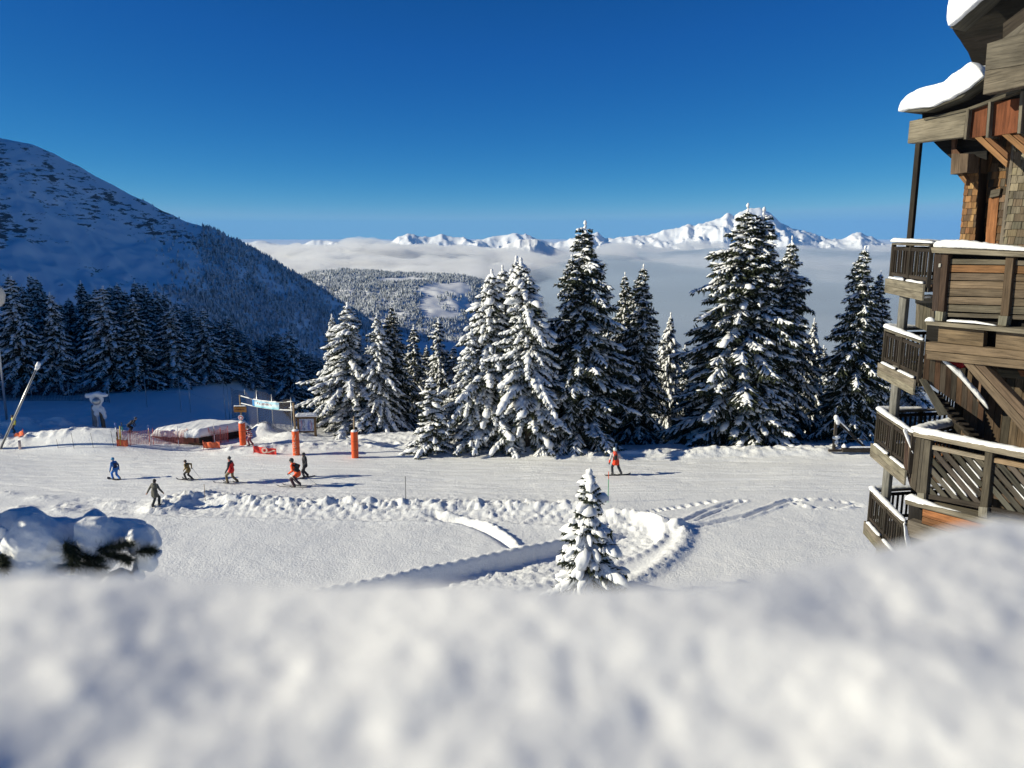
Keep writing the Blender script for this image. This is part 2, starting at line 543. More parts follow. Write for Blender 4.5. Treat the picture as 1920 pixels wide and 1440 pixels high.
M['hill_snow'] = mountain_mat("hill_snow", (0.2, 0.2, 0.2), 1.5, 0.02)
me = mesh_np("hill", np.stack([QX.ravel(), QY.ravel(), QZ.ravel()], 1), grid_faces(len(qx), len(qy)), M['hill_snow'], attrs={"rock": np.zeros(QX.size)})
tag(link("hill", me), kind="structure")

# ranges on the skyline, as real masses 9 and 20 kilometres off
def skyline(name, pix, R, foot, base_z, namp, seed, naz, nr, depth_back, wl, mat, extra=None):
    p = np.array(pix, dtype=float)
    az = np.linspace(px_to_az(p[0, 0]), px_to_az(p[-1, 0]), naz)
    r = np.concatenate([np.linspace(foot, R, nr), np.linspace(R, R + depth_back, nr // 4 + 2)[1:]])
    caz = np.array([px_to_az(q) for q in p[:, 0]])
    cz = np.array([CAMZ + ray(px, py)[1] * R for px, py in pix])
    A, RR = np.meshgrid(az, r)
    X, Y = A * RR, RR
    # spurs: the crest profile is sampled with an offset that grows toward the foot, so ribs run obliquely down
    t = np.clip((RR - foot) / (R - foot), 0, 1)
    wob = 0.012 * fbm(A * 30, RR / 2500, 3, seed + 9) * (1 - t)
    C = np.interp(A + wob, caz, cz)
    low = np.interp(A, caz, np.convolve(np.pad(cz, 4, mode='edge'), np.ones(9) / 9, mode='valid'))
    prof = t ** 1.35
    Z = base_z + (C * t ** 0.6 + low * (1 - t ** 0.6) - base_z) * prof
    b = np.clip((RR - R) / depth_back, 0, 1)
    Z = np.where(RR > R, C - (C - base_z) * b, Z)
    am = (1 - 0.7 * t ** 8) * sm(0.05, 0.4, t) * (RR <= R)
    Z = Z + namp * 0.9 * np.minimum(1, (1 - t) * 3.2) * (ridged(A * R / (wl * 0.42) + 0.35 * fbm(A * 25, RR / 1500, 2, seed + 21), RR / (wl * 1.6), 5, seed + 20, 0.5) - 0.62) * (RR <= R)
    Z = Z + namp * am * (ridged(X / wl + 0.4 * Y / wl, Y / wl * 0.6, 6, seed, 0.55) - 0.5) + 0.30 * namp * (ridged(X / (wl * 0.22), Y / (wl * 0.3), 4, seed + 4) - 0.45) * (0.30 + 0.70 * am)
    gy_, gx_ = np.gradient(Z)
    rk = 0.5 * fbm(X / (wl * 0.25), Y / (wl * 0.6), 4, seed + 6)
    me = mesh_np(name, np.stack([X.ravel(), Y.ravel(), Z.ravel()], 1), grid_faces(len(az), len(r)), mat, attrs={"rock": rk.ravel()})
    o = link(name, me)
    tag(o, kind="structure")
    return o

FAR = [(-700, 452), (300, 452), (440, 452), (470, 453), (500, 450), (520, 452), (545, 458), (570, 459), (600, 450), (630, 448), (650, 456), (700, 458), (735, 456), (755, 441), (772, 434), (790, 441), (815, 442), (832, 437), (860, 446), (890, 450), (915, 444), (935, 440), (960, 436), (985, 440), (1005, 447), (1040, 456), (1060, 452), (1085, 443), (1115, 435), (1130, 447), (1150, 445), (1180, 440), (1210, 438), (1240, 428), (1262, 424), (1277, 417), (1290, 424), (1305, 420), (1330, 410), (1348, 400), (1360, 405), (1370, 394), (1385, 391), (1405, 388), (1425, 396), (1450, 421), (1480, 430), (1510, 440), (1530, 448), (1555, 447), (1575, 438), (1590, 435), (1612, 442), (1640, 456), (1670, 458), (1700, 451), (1760, 455), (1800, 450), (1920, 455), (2600, 452)]
skyline("mountain", FAR, 20000.0, 15600.0, -900.0, 420.0, 151, 1300, 150, 5000.0, 1500.0, M['mountain_far'])
NEARP = [(860, 520), (900, 492), (930, 470), (955, 457), (975, 449), (992, 445), (1008, 447), (1025, 455), (1045, 467), (1062, 478), (1082, 488), (1110, 494), (1150, 500), (1220, 530)]
skyline("mountain", NEARP, 9500.0, 7900.0, -800.0, 150.0, 171, 260, 70, 1800.0, 900.0, M['mountain_far'])

# forests on the left mountain and on the far hill: thousands of frosted spruces, each a few pixels high
def cone_forest(name, P, H, mat, seed):
    r = np.random.default_rng(seed)
    n = len(P)
    k = 5
    lev = [(0.10, 0.24), (0.45, 0.16), (0.40, 0.19), (1.0, 0.0)]
    V = []
    a0 = r.uniform(0, 6.28, n)
    for (h, rad) in lev[:1] + lev[1:3]:
        for j in range(k):
            a = a0 + j * 2 * math.pi / k
            rr = rad * H * r.uniform(0.7, 1.25, n)
            V.append(np.stack([P[:, 0] + rr * np.cos(a), P[:, 1] + rr * np.sin(a), P[:, 2] + (h + r.uniform(-0.04, 0.04, n)) * H], 1))
    V.append(np.stack([P[:, 0], P[:, 1], P[:, 2] + H], 1))
    nv = len(V)
    V = np.stack(V, 1).reshape(-1, 3)
    F4, F3 = [], []
    for j in range(k):
        j2 = (j + 1) % k
        F4.append([j, j2, k + j2, k + j])
        F3.append([2 * k + j, 2 * k + j2, 3 * k])
    off = (np.arange(n) * nv)[:, None, None]
    me = mesh_np(name, V, [(np.array(F4)[None] + off).reshape(-1, 4), (np.array(F3)[None] + off).reshape(-1, 3)], mat, smooth=False,
                 attrs={"tone": np.repeat(r.uniform(0, 1, n), nv)})
    return tag(link(name, me), kind="stuff")

def frost_mat(name, lo, hi):
    m, t, b = new_mat(name)
    a = N(t, "ShaderNodeAttribute", attribute_name="tone")
    g = N(t, "ShaderNodeNewGeometry")
    tc = N(t, "ShaderNodeTexCoord")
    n = N(t, "ShaderNodeTexNoise", i_Scale=0.35, i_Detail=4.0)
    t.links.new(tc.outputs["Object"], n.inputs["Vector"])
    add = N(t, "ShaderNodeMath", operation='ADD')
    t.links.new(a.outputs["Fac"], add.inputs[0])
    t.links.new(n.outputs[0], add.inputs[1])
    r = ramp(t, add.outputs[0], [(0.5, lo), (1.3, hi)])
    t.links.new(r.outputs[0], b.inputs["Base Color"])
    b.inputs["Roughness"].default_value = 0.9
    return m

def sample_grid(X, Y, Z, pxs, pys):
    """bilinear heights on a regular grid"""
    i = np.clip(np.searchsorted(X, pxs) - 1, 0, len(X) - 2)
    j = np.clip(np.searchsorted(Y, pys) - 1, 0, len(Y) - 2)
    u = (pxs - X[i]) / (X[i + 1] - X[i])
    v = (pys - Y[j]) / (Y[j + 1] - Y[j])
    return (Z[j, i] * (1 - u) + Z[j, i + 1] * u) * (1 - v) + (Z[j + 1, i] * (1 - u) + Z[j + 1, i + 1] * u) * v

def project(P):
    x, y, z = P[:, 0], P[:, 1], P[:, 2] - CAMZ
    zc = y * CT - z * ST
    return 960 + FPX * x / zc, 720 - FPX * (y * ST + z * CT) / zc

M['frost'] = frost_mat("frosted_forest", (0.095, 0.115, 0.12), (0.52, 0.55, 0.58))
M['frost_far'] = frost_mat("frosted_far_forest", (0.075, 0.09, 0.09), (0.50, 0.53, 0.56))
n = 95000
tx, ty = rng.uniform(-1500, 0, n), rng.uniform(700, 2230, n)
tz = sample_grid(mx, my, MZ, tx, ty)
u, v = project(np.stack([tx, ty, tz], 1))
line = np.interp(u, [200, 300, 350, 400, 480, 560, 700], [600, 560, 500, 448, 460, 500, 560])
dens = sm(-60, 120, v - line + 70 * fbm(tx / 110, ty / 110, 2, 183)) * 0.85 + 0.1 * sm(230, 480, u)
dens *= 0.45 + 0.9 * sm(-0.35, 0.3, fbm(tx / 70 + ty / 160, ty / 70, 3, 181))
dens = np.where((u > 380) & (v < line + 30), np.maximum(dens, 0.5), dens)
keep = (rng.uniform(0, 1, n) < dens) & (u > 150) & (u < 800)
P = np.stack([tx, ty, tz - 1], 1)[keep]
cone_forest("forest", P, rng.uniform(6.5, 13.5, len(P)), M['frost'], 5)

n = 85000
tx, ty = rng.uniform(-1900, 900, n), rng.uniform(2300, 4380, n)
tz = sample_grid(qx, qy, QZ, tx, ty)
u, v = project(np.stack([tx, ty, tz], 1))
def blob(u, v, cx, cy_, sx, sy):
    return np.exp(-((u - cx) / sx) ** 2 - ((v - cy_) / sy) ** 2)
clear = np.maximum.reduce([blob(u, v, 812, 546, 34, 14), blob(u, v, 808, 575, 26, 26), blob(u, v, 830, 590, 48, 9), blob(u, v, 760, 524, 60, 4), blob(u, v, 860, 545, 30, 16),
                           blob(u, v, 740, 588, 30, 4), blob(u, v, 905, 580, 22, 5), blob(u, v, 850, 652, 40, 9), blob(u, v, 705, 600, 30, 5), blob(u, v, 870, 570, 12, 22)])
nz = fbm(tx / 160, ty / 200, 4, 191)
dens = 0.95 * sm(0.62, 0.32, clear + 0.35 * nz) * sm(0.42, 0.16, fbm(tx / 330, ty / 420, 3, 195)) * (0.55 + 0.45 * sm(-0.3, 0.2, fbm(tx / 90, ty / 90, 3, 193)))
dens = np.maximum(dens, 0.8 * (blob(u, v, 868, 592, 6, 8) + blob(u, v, 826, 560, 3, 5) + blob(u, v, 900, 600, 14, 8)))
keep = rng.uniform(0, 1, n) < dens
P = np.stack([tx, ty, tz - 1], 1)[keep]
cone_forest("forest", P, rng.uniform(9, 18, len(P)), M['frost_far'], 6)

# ------------------------------------------------------------------ sea of cloud in the valley: one closed body of even density
caz = np.linspace(px_to_az(-500), px_to_az(2500), 300)
tt = np.linspace(0, 1, 170) ** 1.6
near_r = np.interp(caz, [px_to_az(q) for q in (-500, 300, 620, 850, 960, 1050, 1150, 1300, 1900, 2500)], [6200, 5900, 5600, 5400, 5600, 7500, 13500, 16500, 16800, 16800])
A, T = np.meshgrid(caz, tt)
NR = np.broadcast_to(near_r, A.shape)
RR = NR + (17500 - NR) * T
RR = RR + 260 * fbm(A * 14, T * 4, 3, 201) * sm(0, 0.02, T) * (1 - T)
X, Y = A * RR, RR
pxA = 960 + A * FPX * CT
top = np.interp(RR, [5000, 8000, 16000], [-300, -345, -410]) + np.interp(pxA, [300, 480, 680, 800, 900, 1000, 1200, 1500, 1700], [45, 45, 40, 25, 0, -70, -90, -90, -50]) * sm(6500, 9500, RR)
bil = np.maximum(ridged(X / 900, Y / 900, 4, 203, 0.55), -0.2)
puff = np.abs(fbm(X / 420, Y / 420, 4, 207))
leftness = sm(1150, 850, pxA)
top = top + 95 * fbm(X / 1500, Y / 2600, 3, 209) * sm(8500, 12000, RR)
Zt = top + (60 + 45 * leftness) * (1 - bil) * 0.9 + 55 * fbm(X / 2600, Y / 2600, 3, 205) + (70 + 40 * leftness) * puff - 30
Zt += 105 * blob(pxA, RR, 672, 11500, 14, 700) + 45 * blob(pxA, RR, 700, 9500, 40, 900)
rise = np.clip((RR - NR) / 420.0, 0, 1)
Zb = np.full(Zt.shape, -900.0)
Zt = Zb + (Zt - Zb) * np.sqrt(np.clip(1 - (1 - rise) ** 2, 0, 1))
Zt[0, :] = Zb[0, :] + 1
nx_, ny_ = A.shape[1], A.shape[0]
Vt = np.stack([X.ravel(), Y.ravel(), Zt.ravel()], 1)
Vb = np.stack([X.ravel(), Y.ravel(), Zb.ravel() - 5], 1)
Ft = grid_faces(nx_, ny_)
off = len(Vt)
sides = []
def strip(idx):
    idx = np.asarray(idx)
    return np.stack([idx[:-1], idx[:-1] + off, idx[1:] + off, idx[1:]], 1)
ring = np.concatenate([np.arange(nx_), nx_ * np.arange(1, ny_) + nx_ - 1, (ny_ - 1) * nx_ + np.arange(nx_ - 2, -1, -1), nx_ * np.arange(ny_ - 2, -1, -1)])
me = mesh_np("cloud", np.vstack([Vt, Vb]), [Ft, Ft[:, ::-1] + off, strip(ring)], [], smooth=True)
def volume_mat(name, col, density, aniso=0.0):
    m = bpy.data.materials.new(name)
    m.use_nodes = True
    t = m.node_tree
    t.nodes.clear()
    v = N(t, "ShaderNodeVolumePrincipled")
    v.inputs["Color"].default_value = (*col, 1)
    v.inputs["Density"].default_value = density
    v.inputs["Anisotropy"].default_value = aniso
    o = N(t, "ShaderNodeOutputMaterial")
    t.links.new(v.outputs[0], o.inputs["Volume"])
    return m
M['cloud'] = volume_mat("cloud", (0.98, 0.98, 0.98), 0.007, 0.2)
me.materials.append(M['cloud'])
tag(link("cloud", me), kind="stuff")

# ragged tufts of cloud riding on the sea of cloud, grown into one body
rc = np.random.default_rng(77)
PUFF_AT = [(520, 462, 9500, 500), (560, 459, 10500, 600), (600, 460, 9000, 420), (640, 457, 10000, 520), (672, 447, 10500, 260), (690, 455, 9800, 420), (735, 462, 9200, 420), (775, 459, 9800, 480), (820, 456, 11000, 560), (860, 458, 10200, 520), (905, 462, 9000, 460), (945, 470, 8200, 380), (985, 478, 7600, 320), (1010, 492, 6900, 260), (1050, 500, 6600, 260), (1120, 464, 9500, 420), (1150, 457, 12000, 380), (1190, 460, 12500, 420), (1225, 469, 12500, 360), (1262, 464, 13200, 360), (1297, 452, 13800, 300), (1328, 450, 13800, 280), (1352, 458, 13400, 320), (1390, 460, 13200, 420), (1440, 466, 12500, 420), (1490, 459, 13000, 360), (1530, 467, 12500, 360), (1575, 465, 13000, 300), (1625, 468, 12500, 360), (1690, 460, 13200, 420), (1230, 486, 9000, 420), (1300, 482, 9500, 460), (1100, 486, 8000, 360), (1060, 474, 12500, 420), (880, 500, 5900, 200), (840, 497, 6100, 220), (920, 512, 5500, 170), (700, 486, 7000, 300), (620, 480, 7600, 360), (780, 488, 6900, 300)]

# thinner grey fog filling the valley on the right, back to the feet of the peaks
faz = np.linspace(px_to_az(520), px_to_az(2600), 210)
fr_ = np.concatenate([np.linspace(1350, 6000, 120), np.linspace(6150, 15200, 80)])
FA, FR = np.meshgrid(faz, fr_)
FX, FY = FA * FR, FR
pf = 960 + FA * FPX * CT
Zt = np.interp(FR, [1350, 3500, 8000, 15200], [-215, -255, -285, -330]) + 60 * fbm(FX / 900, FY / 900, 4, 221) + 45 * np.abs(fbm(FX / 350, FY / 350, 3, 223)) + 90 * fbm(FX / 1600, FY / 2500, 3, 227) * sm(6000, 9000, FR)
edge_m = sm(560, 720, pf) * sm(5600, 7600, FR) * sm(15200, 14400, FR) * sm(2600, 2450, pf)
edge_ = sm(820, 1090, pf + 70 * fbm(FX / 500, FY / 500, 3, 225) + 40 * sm(5000, 9000, FR)) * sm(1350, 1950, FR) * sm(15200, 14400, FR) * sm(2600, 2450, pf)
Zb = np.full(Zt.shape, -800.0)
Zt = Zb + (Zt - Zb) * np.maximum(edge_, 0.004)
M['fog'] = volume_mat("fog", (0.56, 0.64, 0.72), 0.0018, 0.1)
M['mist'] = volume_mat("mist", (0.86, 0.89, 0.93), 0.001, 0.1)
t = M['mist'].node_tree                # wisps: the density itself is broken up
tc = N(t, "ShaderNodeTexCoord")
mp = N(t, "ShaderNodeMapping")
mp.inputs["Scale"].default_value = (1 / 1500, 1 / 2600, 1 / 330)
t.links.new(tc.outputs["Object"], mp.inputs[0])
nn = N(t, "ShaderNodeTexNoise", i_Scale=1.0, i_Detail=4.0, i_Roughness=0.6)
t.links.new(mp.outputs[0], nn.inputs["Vector"])
mr = N(t, "ShaderNodeMapRange", i_1=0.47, i_2=0.66, i_3=0.0, i_4=0.0036)
sz = N(t, "ShaderNodeSeparateXYZ")     # and thins out with height
t.links.new(tc.outputs["Object"], sz.inputs[0])
hz_ = N(t, "ShaderNodeMath", operation='MULTIPLY_ADD')
t.links.new(sz.outputs[2], hz_.inputs[0])
hz_.inputs[1].default_value = -0.00095
hz_.inputs[2].default_value = -0.00095 * 330
hn = N(t, "ShaderNodeMath", operation='ADD')
t.links.new(nn.outputs[0], hn.inputs[0])
t.links.new(hz_.outputs[0], hn.inputs[1])
t.links.new(hn.outputs[0], mr.inputs[0])
for v in [n_ for n_ in t.nodes if n_.type == 'PRINCIPLED_VOLUME']:
    t.links.new(mr.outputs[0], v.inputs["Density"])
M['mist'].cycles.volume_step_rate = 0.035
nx_, ny_ = FX.shape[1], FX.shape[0]
Ff = grid_faces(nx_, ny_)
off = nx_ * ny_
ring = np.concatenate([np.arange(nx_), nx_ * np.arange(1, ny_) + nx_ - 1, (ny_ - 1) * nx_ + np.arange(nx_ - 2, -1, -1), nx_ * np.arange(ny_ - 2, -1, -1)])
thin = np.maximum(np.maximum(edge_, edge_m), 0.004)
Zs = np.interp(FR, [1350, 3500, 8000, 15200], [-215, -255, -285, -330])
Zm = Zb - 20 + ((Zs - Zb) * thin + 20 + (np.interp(FR, [1350, 5000, 15200], [70, 120, 330]) + 80 * fbm(FX / 1500, FY / 1500, 4, 241)) * thin)
for nm, top_, low_ in (("fog", Zt, Zb - 4), ("mist", Zm, Zb - 30)):
    V = np.vstack([np.stack([FX.ravel(), FY.ravel(), top_.ravel()], 1), np.stack([FX.ravel(), FY.ravel(), low_.ravel()], 1)])
    me = mesh_np(nm, V, [Ff, Ff[:, ::-1] + off, strip(ring)], [])
    me.materials.append(M[nm])
    tag(link(nm, me), kind="stuff")
n = 42000
tx, ty = rng.uniform(-700, 3200, n), rng.uniform(190, 4200, n)
tz = macro(tx, ty)
keep = (rng.uniform(0, 1, n) < 0.75 * sm(-0.3, 0.2, fbm(tx / 260, ty / 260, 3, 231)) + 0.25) & (tx > -700 + 0.0 * ty) & (np.abs(tx) < ty * 0.9)
P = np.stack([tx, ty, tz - 1], 1)[keep]
cone_forest("forest", P, rng.uniform(14, 24, len(P)), M['frost_far'], 8)
# ------------------------------------------------------------------ snow laden spruces
def needle_mat(name, lo, hi):
    m, t, b = new_mat(name)
    a = N(t, "ShaderNodeAttribute", attribute_name="tone")
    r = ramp(t, a.outputs["Fac"], [(0.0, lo), (1.0, hi)])
    t.links.new(r.outputs[0], b.inputs["Base Color"])
    b.inputs["Roughness"].default_value = 0.75
    b.inputs["Specular IOR Level"].default_value = 0.15
    return m

M['needle'] = needle_mat("needles", (0.018, 0.026, 0.016), (0.065, 0.075, 0.045))
M['bark'] = plain("bark", (0.075, 0.055, 0.04), 0.9, var=0.5, scale=14, bmp=0.6)

# a small lump of snow, as unit ball points and faces, to be stretched and roughened
_bm = bmesh.new()
bmesh.ops.create_icosphere(_bm, subdivisions=2, radius=1.0)
LV = np.array([v.co[:] for v in _bm.verts])
_bm.verts.index_update()
LF = np.array([[v.index for v in f.verts] for f in _bm.faces])
_bm.free()
_bm = bmesh.new()
bmesh.ops.create_icosphere(_bm, subdivisions=1, radius=1.0)
LV1 = np.array([v.co[:] for v in _bm.verts])
LF1 = np.array([[v.index for v in f.verts] for f in _bm.faces])
_bm.free()

def lumps(C, A, B, U, size, seed, rough=0.22, fine=False):
    """balls at C with axes A (along), B (across), U (up), each (n,3) unit; size (n,3)"""
    lv, lf = (LV, LF) if fine else (LV1, LF1)
    n, k = len(C), len(lv)
    r = np.random.default_rng(seed)
    w = 1 + r.uniform(-rough, rough, (n, k))
    l = lv[None] * w[..., None]
    up = l[..., 2]
    l = np.concatenate([l[..., :2], np.where(up < 0, up * 0.55, up)[..., None]], 2)
    P = C[:, None] + l[..., :1] * (A * size[:, :1])[:, None] + l[..., 1:2] * (B * size[:, 1:2])[:, None] + l[..., 2:] * (U * size[:, 2:])[:, None]
    F = lf[None] + (np.arange(n) * k)[:, None, None]
    return P.reshape(-1, 3), F.reshape(-1, 3)

def unit(a):
    return a / np.maximum(np.linalg.norm(a, axis=-1, keepdims=True), 1e-9)

def tree_meshes(name, seed, H, R, load=1.0, droop=1.0, bare=0.05, gap=0.42, per=6, lean=0.0, power=0.78, fine=False, tw=0.20, dens=1.3):
    """trunk, needle crown and snow of one spruce of height H and base radius R: every branch is a drooping bough with side
    twigs, hanging needle sprays and its own load of snow"""
    r = np.random.default_rng(seed)
    # trunk
    k = 9
    tv, tf = [], []
    zs = np.linspace(-0.8, H * 0.985, 14)
    for z in zs:
        rad = max(0.012, 0.017 * H * (1 - max(z, 0) / H) ** 0.9 + 0.01) * (1.25 if z < 0.3 else 1)
        for j in range(k):
            a = 2 * math.pi * j / k
            tv.append((rad * math.cos(a) + lean * (max(z, 0) / H) ** 2, rad * math.sin(a), z))
    for i in range(len(zs) - 1):
        for j in range(k):
            tf.append((i * k + j, i * k + (j + 1) % k, (i + 1) * k + (j + 1) % k, (i + 1) * k + j))
    trunk = mesh_np(name + "_trunk", tv, np.array(tf), M['bark'])
    # boughs
    B0, BD, BL, BE = [], [], [], []
    z = H * bare
    ph1, ph2, ph3 = r.uniform(0, 6.28, 3)
    while z < H * 0.985:
        f = z / H
        prof = (1 - f) ** power * (0.55 + 0.45 * min(1, f / max(0.12, bare + 0.05)))
        nb = max(3, int(round(per * (0.55 + 0.45 * (1 - f)))))
        a0 = r.uniform(0, 6.28)
        for j in range(nb):
            a = a0 + 2 * math.pi * (j + r.uniform(-0.35, 0.35)) / nb
            irr = 1 + 0.15 * math.sin(a + ph1) + 0.10 * math.sin(2 * a + ph2 + z * 0.5) + 0.22 * math.sin(z * 1.1 + 1.7 * math.sin(a + ph3))
            if r.uniform() < 0.05:
                continue
            L = R * prof * irr * r.choice([1.0, 0.85, 1.12, 0.7]) * r.uniform(0.85, 1.12) + 0.10
            B0.append((lean * f * f, 0, z + r.uniform(-0.12, 0.12)))
            BD.append((math.cos(a), math.sin(a), 0))
            BL.append(L)
            BE.append(0.45 * f - 0.12 + 0.28 * max(0, droop - 1.0) + r.uniform(-0.12, 0.12))
        z += gap * (0.65 + 0.6 * (1 - f)) * r.uniform(0.8, 1.2)
    B0, BD, BL, BE = map(np.array, (B0, BD, BL, BE))
    sag = droop * (0.62 + 0.25 * r.uniform(-1, 1, len(BL)))

    def along(i, t):
        """point and direction on bough i at t"""
        L = BL[i]
        rr = L * t
        dz = L * (BE[i] * t - sag[i] * t ** 2 * 0.75 + 0.10 * t ** 4)
        P = B0[i] + BD[i] * rr[:, None]
        P[:, 2] += dz
        D = BD[i].copy()
        D[:, 2] = BE[i] - 1.5 * sag[i] * t + 0.4 * t ** 3
        return P, unit(D)

    # side twigs
    ti, tt, ts = [], [], []
    for i, L in enumerate(BL):
        nT = max(2, int(L / tw))
        for q in range(nT):
            t = 0.12 + 0.86 * (q + r.uniform(0.1, 0.9)) / nT
            for s in (-1, 1):
                ti.append(i), tt.append(t), ts.append(s)
    ti, tt, ts = np.array(ti), np.array(tt), np.array(ts, float)
    P, D = along(ti, tt)
    side = unit(np.cross(D, np.array([0, 0, 1.0]))) * ts[:, None]
    tl = np.minimum(0.34 * BL[ti] * (1.12 - tt) + 0.12, 0.75) * r.uniform(0.7, 1.25, len(ti))
    td = unit(D * 0.75 + side * 0.75 + np.array([0, 0, -1.0]) * r.uniform(0.1, 0.55, len(ti))[:, None] * droop)
    # needle cards: leaf-shaped quads along each twig and hanging below it
    V, F, tone = [], [], []
    def card(base, d, w, ln, wd, tn):
        n = len(base)
        o = sum(len(v) // 1 for v in V)
        tip = base + d * ln[:, None]
        mid = base + d * (ln * 0.45)[:, None]
        V.append(np.stack([base, mid + w * wd[:, None], tip, mid - w * wd[:, None]], 1).reshape(-1, 3))
        F.append(o + np.arange(n * 4).reshape(-1, 4))
        tone.append(np.repeat(tn, 4))
    nT = len(ti)
    for q in range(int(5 * dens)):
        f0 = r.uniform(-0.1, 0.75, nT)
        base = P + td * (tl * f0)[:, None]
        spread = unit(td + r.normal(0, 0.38, (nT, 3)) + np.array([0, 0, -0.30]))
        w = unit(np.cross(spread, r.normal(0, 1, (nT, 3))))
        card(base, spread, w, tl * r.uniform(0.55, 1.0, nT) + 0.08, np.full(nT, 0.035) + 0.03 * r.uniform(0, 1, nT), r.uniform(0, 1, nT))
    bi = np.repeat(np.arange(len(BL)), 10)
    bt = r.uniform(0.05, 1.0, len(bi))
    Pb, Db = along(bi, bt)
    dd = unit(Db * 0.6 + r.normal(0, 0.45, (len(bi), 3)) + np.array([0, 0, -0.45]))
    card(Pb, dd, unit(np.cross(dd, r.normal(0, 1, (len(bi), 3)))), r.uniform(0.25, 0.6, len(bi)) * np.minimum(1, BL[bi]), np.full(len(bi), 0.06), r.uniform(0, 0.8, len(bi)))
    crown = mesh_np(name + "_crown", np.vstack(V), np.vstack(F), M['needle'], smooth=False, attrs={"tone": np.concatenate(tone)})
    # snow: long pads on the twigs, a ridge along the bough, fat drooping tips
    C, A, Bx, U, SZ = [], [], [], [], []
    def add(c, d, sz):
        up = np.tile(np.array([[0, 0, 1.0]]), (len(c), 1))
        b = unit(np.cross(up, d))
        C.append(c), A.append(d), Bx.append(b), U.append(unit(np.cross(d, b))), SZ.append(sz)
    keep = r.uniform(0, 1, nT) < min(1, 0.80 * load)
    n = keep.sum()
    l = tl[keep]
    add(P[keep] + td[keep] * (l * r.uniform(0.35, 0.6, n))[:, None] + np.array([0, 0, 0.035]), td[keep],
        np.stack([l * r.uniform(0.42, 0.70, n) + 0.03, (0.058 + 0.045 * r.uniform(0, 1, n)) * (0.75 + 0.35 * load), (0.045 + 0.035 * r.uniform(0, 1, n)) * load], 1))
    nb = (np.maximum(2, BL / 0.22)).astype(int)
    bi = np.repeat(np.arange(len(BL)), nb)
    q = np.concatenate([np.arange(k_) for k_ in nb])
    bt = np.clip(0.12 + 0.9 * (q + r.uniform(0, 1, len(q))) / nb[bi], 0.05, 1.02)
    kp = r.uniform(0, 1, len(bi)) < 0.72 * min(load, 1.2)
    bi, bt = bi[kp], bt[kp]
    Pb, Db = along(bi, bt)
    n = len(bi)
    big = np.where(r.uniform(0, 1, n) < 0.10 * load, 1.9, 1.0)
    add(Pb + np.array([0, 0, 0.05]) + r.normal(0, 0.02, (n, 3)), Db,
        np.stack([(0.19 + 0.16 * r.uniform(0, 1, n)) * big, (0.075 + 0.065 * r.uniform(0, 1, n)) * big * (0.6 + 0.5 * load), (0.06 + 0.05 * r.uniform(0, 1, n)) * big * load], 1) * np.minimum(1, 0.45 + BL[bi] / 1.2)[:, None])
    # tip of the tree
    zt = H * np.linspace(0.95, 1.005, 4)
    add(np.stack([np.full(4, lean), np.zeros(4), zt], 1), np.tile([[0.05, 0.1, 0.99]], (4, 1)), np.tile([[0.16, 0.10, 0.10]], (4, 1)) * (0.7 + 0.5 * load))
    C, A, Bx, U, SZ = map(np.vstack, (C, A, Bx, U, SZ))
    sv, sf = lumps(C, A, Bx, U, SZ, seed + 5, fine=fine)
    sv = sv + 0.03 * np.stack([noise3(sv, 5.0, 3), noise3(sv, 5.0, 13), noise3(sv, 5.0, 23)], 1)
    snow = mesh_np(name + "_snow", sv, sf, M['snow_lump'])
    return trunk, crown, snow, H

PROTO = {
    'white': tree_meshes("white", 301, 16.0, 3.8, load=1.45, droop=1.55, bare=0.05, gap=0.42, per=7),
    'white2': tree_meshes("white2", 302, 16.0, 3.6, load=1.55, droop=1.75, bare=0.13, gap=0.44, per=7, lean=0.6, power=0.70),
    'dark': tree_meshes("dark", 303, 16.0, 3.7, load=0.66, droop=1.0, bare=0.04, gap=0.38, per=7),
    'clump': tree_meshes("clump", 304, 16.0, 3.9, load=0.92, droop=0.95, bare=0.05, gap=0.38, per=7, power=0.72),
    'slim': tree_meshes("slim", 305, 16.0, 2.6, load=0.85, droop=1.1, bare=0.03, gap=0.42, per=6),
    'streak': tree_meshes("streak", 306, 14.0, 3.0, load=0.95, droop=1.6, bare=0.03, gap=0.46, per=6, tw=0.24),
    'streak2': tree_meshes("streak2", 307, 14.0, 2.7, load=0.8, droop=1.4, bare=0.08, gap=0.44, per=6, tw=0.24),
    'young': tree_meshes("young", 308, 6.0, 1.5, load=1.3, droop=0.9, bare=0.03, gap=0.34, per=6, tw=0.17),
}

def plant(px, top, D, kind, half=None, label=None, group=None, rz=None, base_z=None):
    """a spruce whose tip shows at pixel (px, top) standing D metres off; half = half width of its foot in pixels"""
    trunk, crown, snow, H = PROTO[kind]
    T = at(px, top, D)
    b = gz(T.x, T.y) - 0.1 if base_z is None else base_z
    h = T.z - b
    sz = h / H
    Rp = {'white': 3.8, 'white2': 3.6, 'dark': 3.7, 'clump': 3.9, 'slim': 2.6, 'streak': 3.0, 'streak2': 2.7, 'young': 1.5}[kind]
    sr = sz if half is None else (half / FPX * D) / (Rp * 0.92)
    e = empty("spruce_tree", (T.x, T.y, b), rng.uniform(0, 6.28) if rz is None else rz, label, "tree", group)
    e.scale = (sr, sr, sz)
    for nm, me in (("trunk", trunk), ("crown", crown), ("snow_load", snow)):
        link(nm, me, e)
    return e

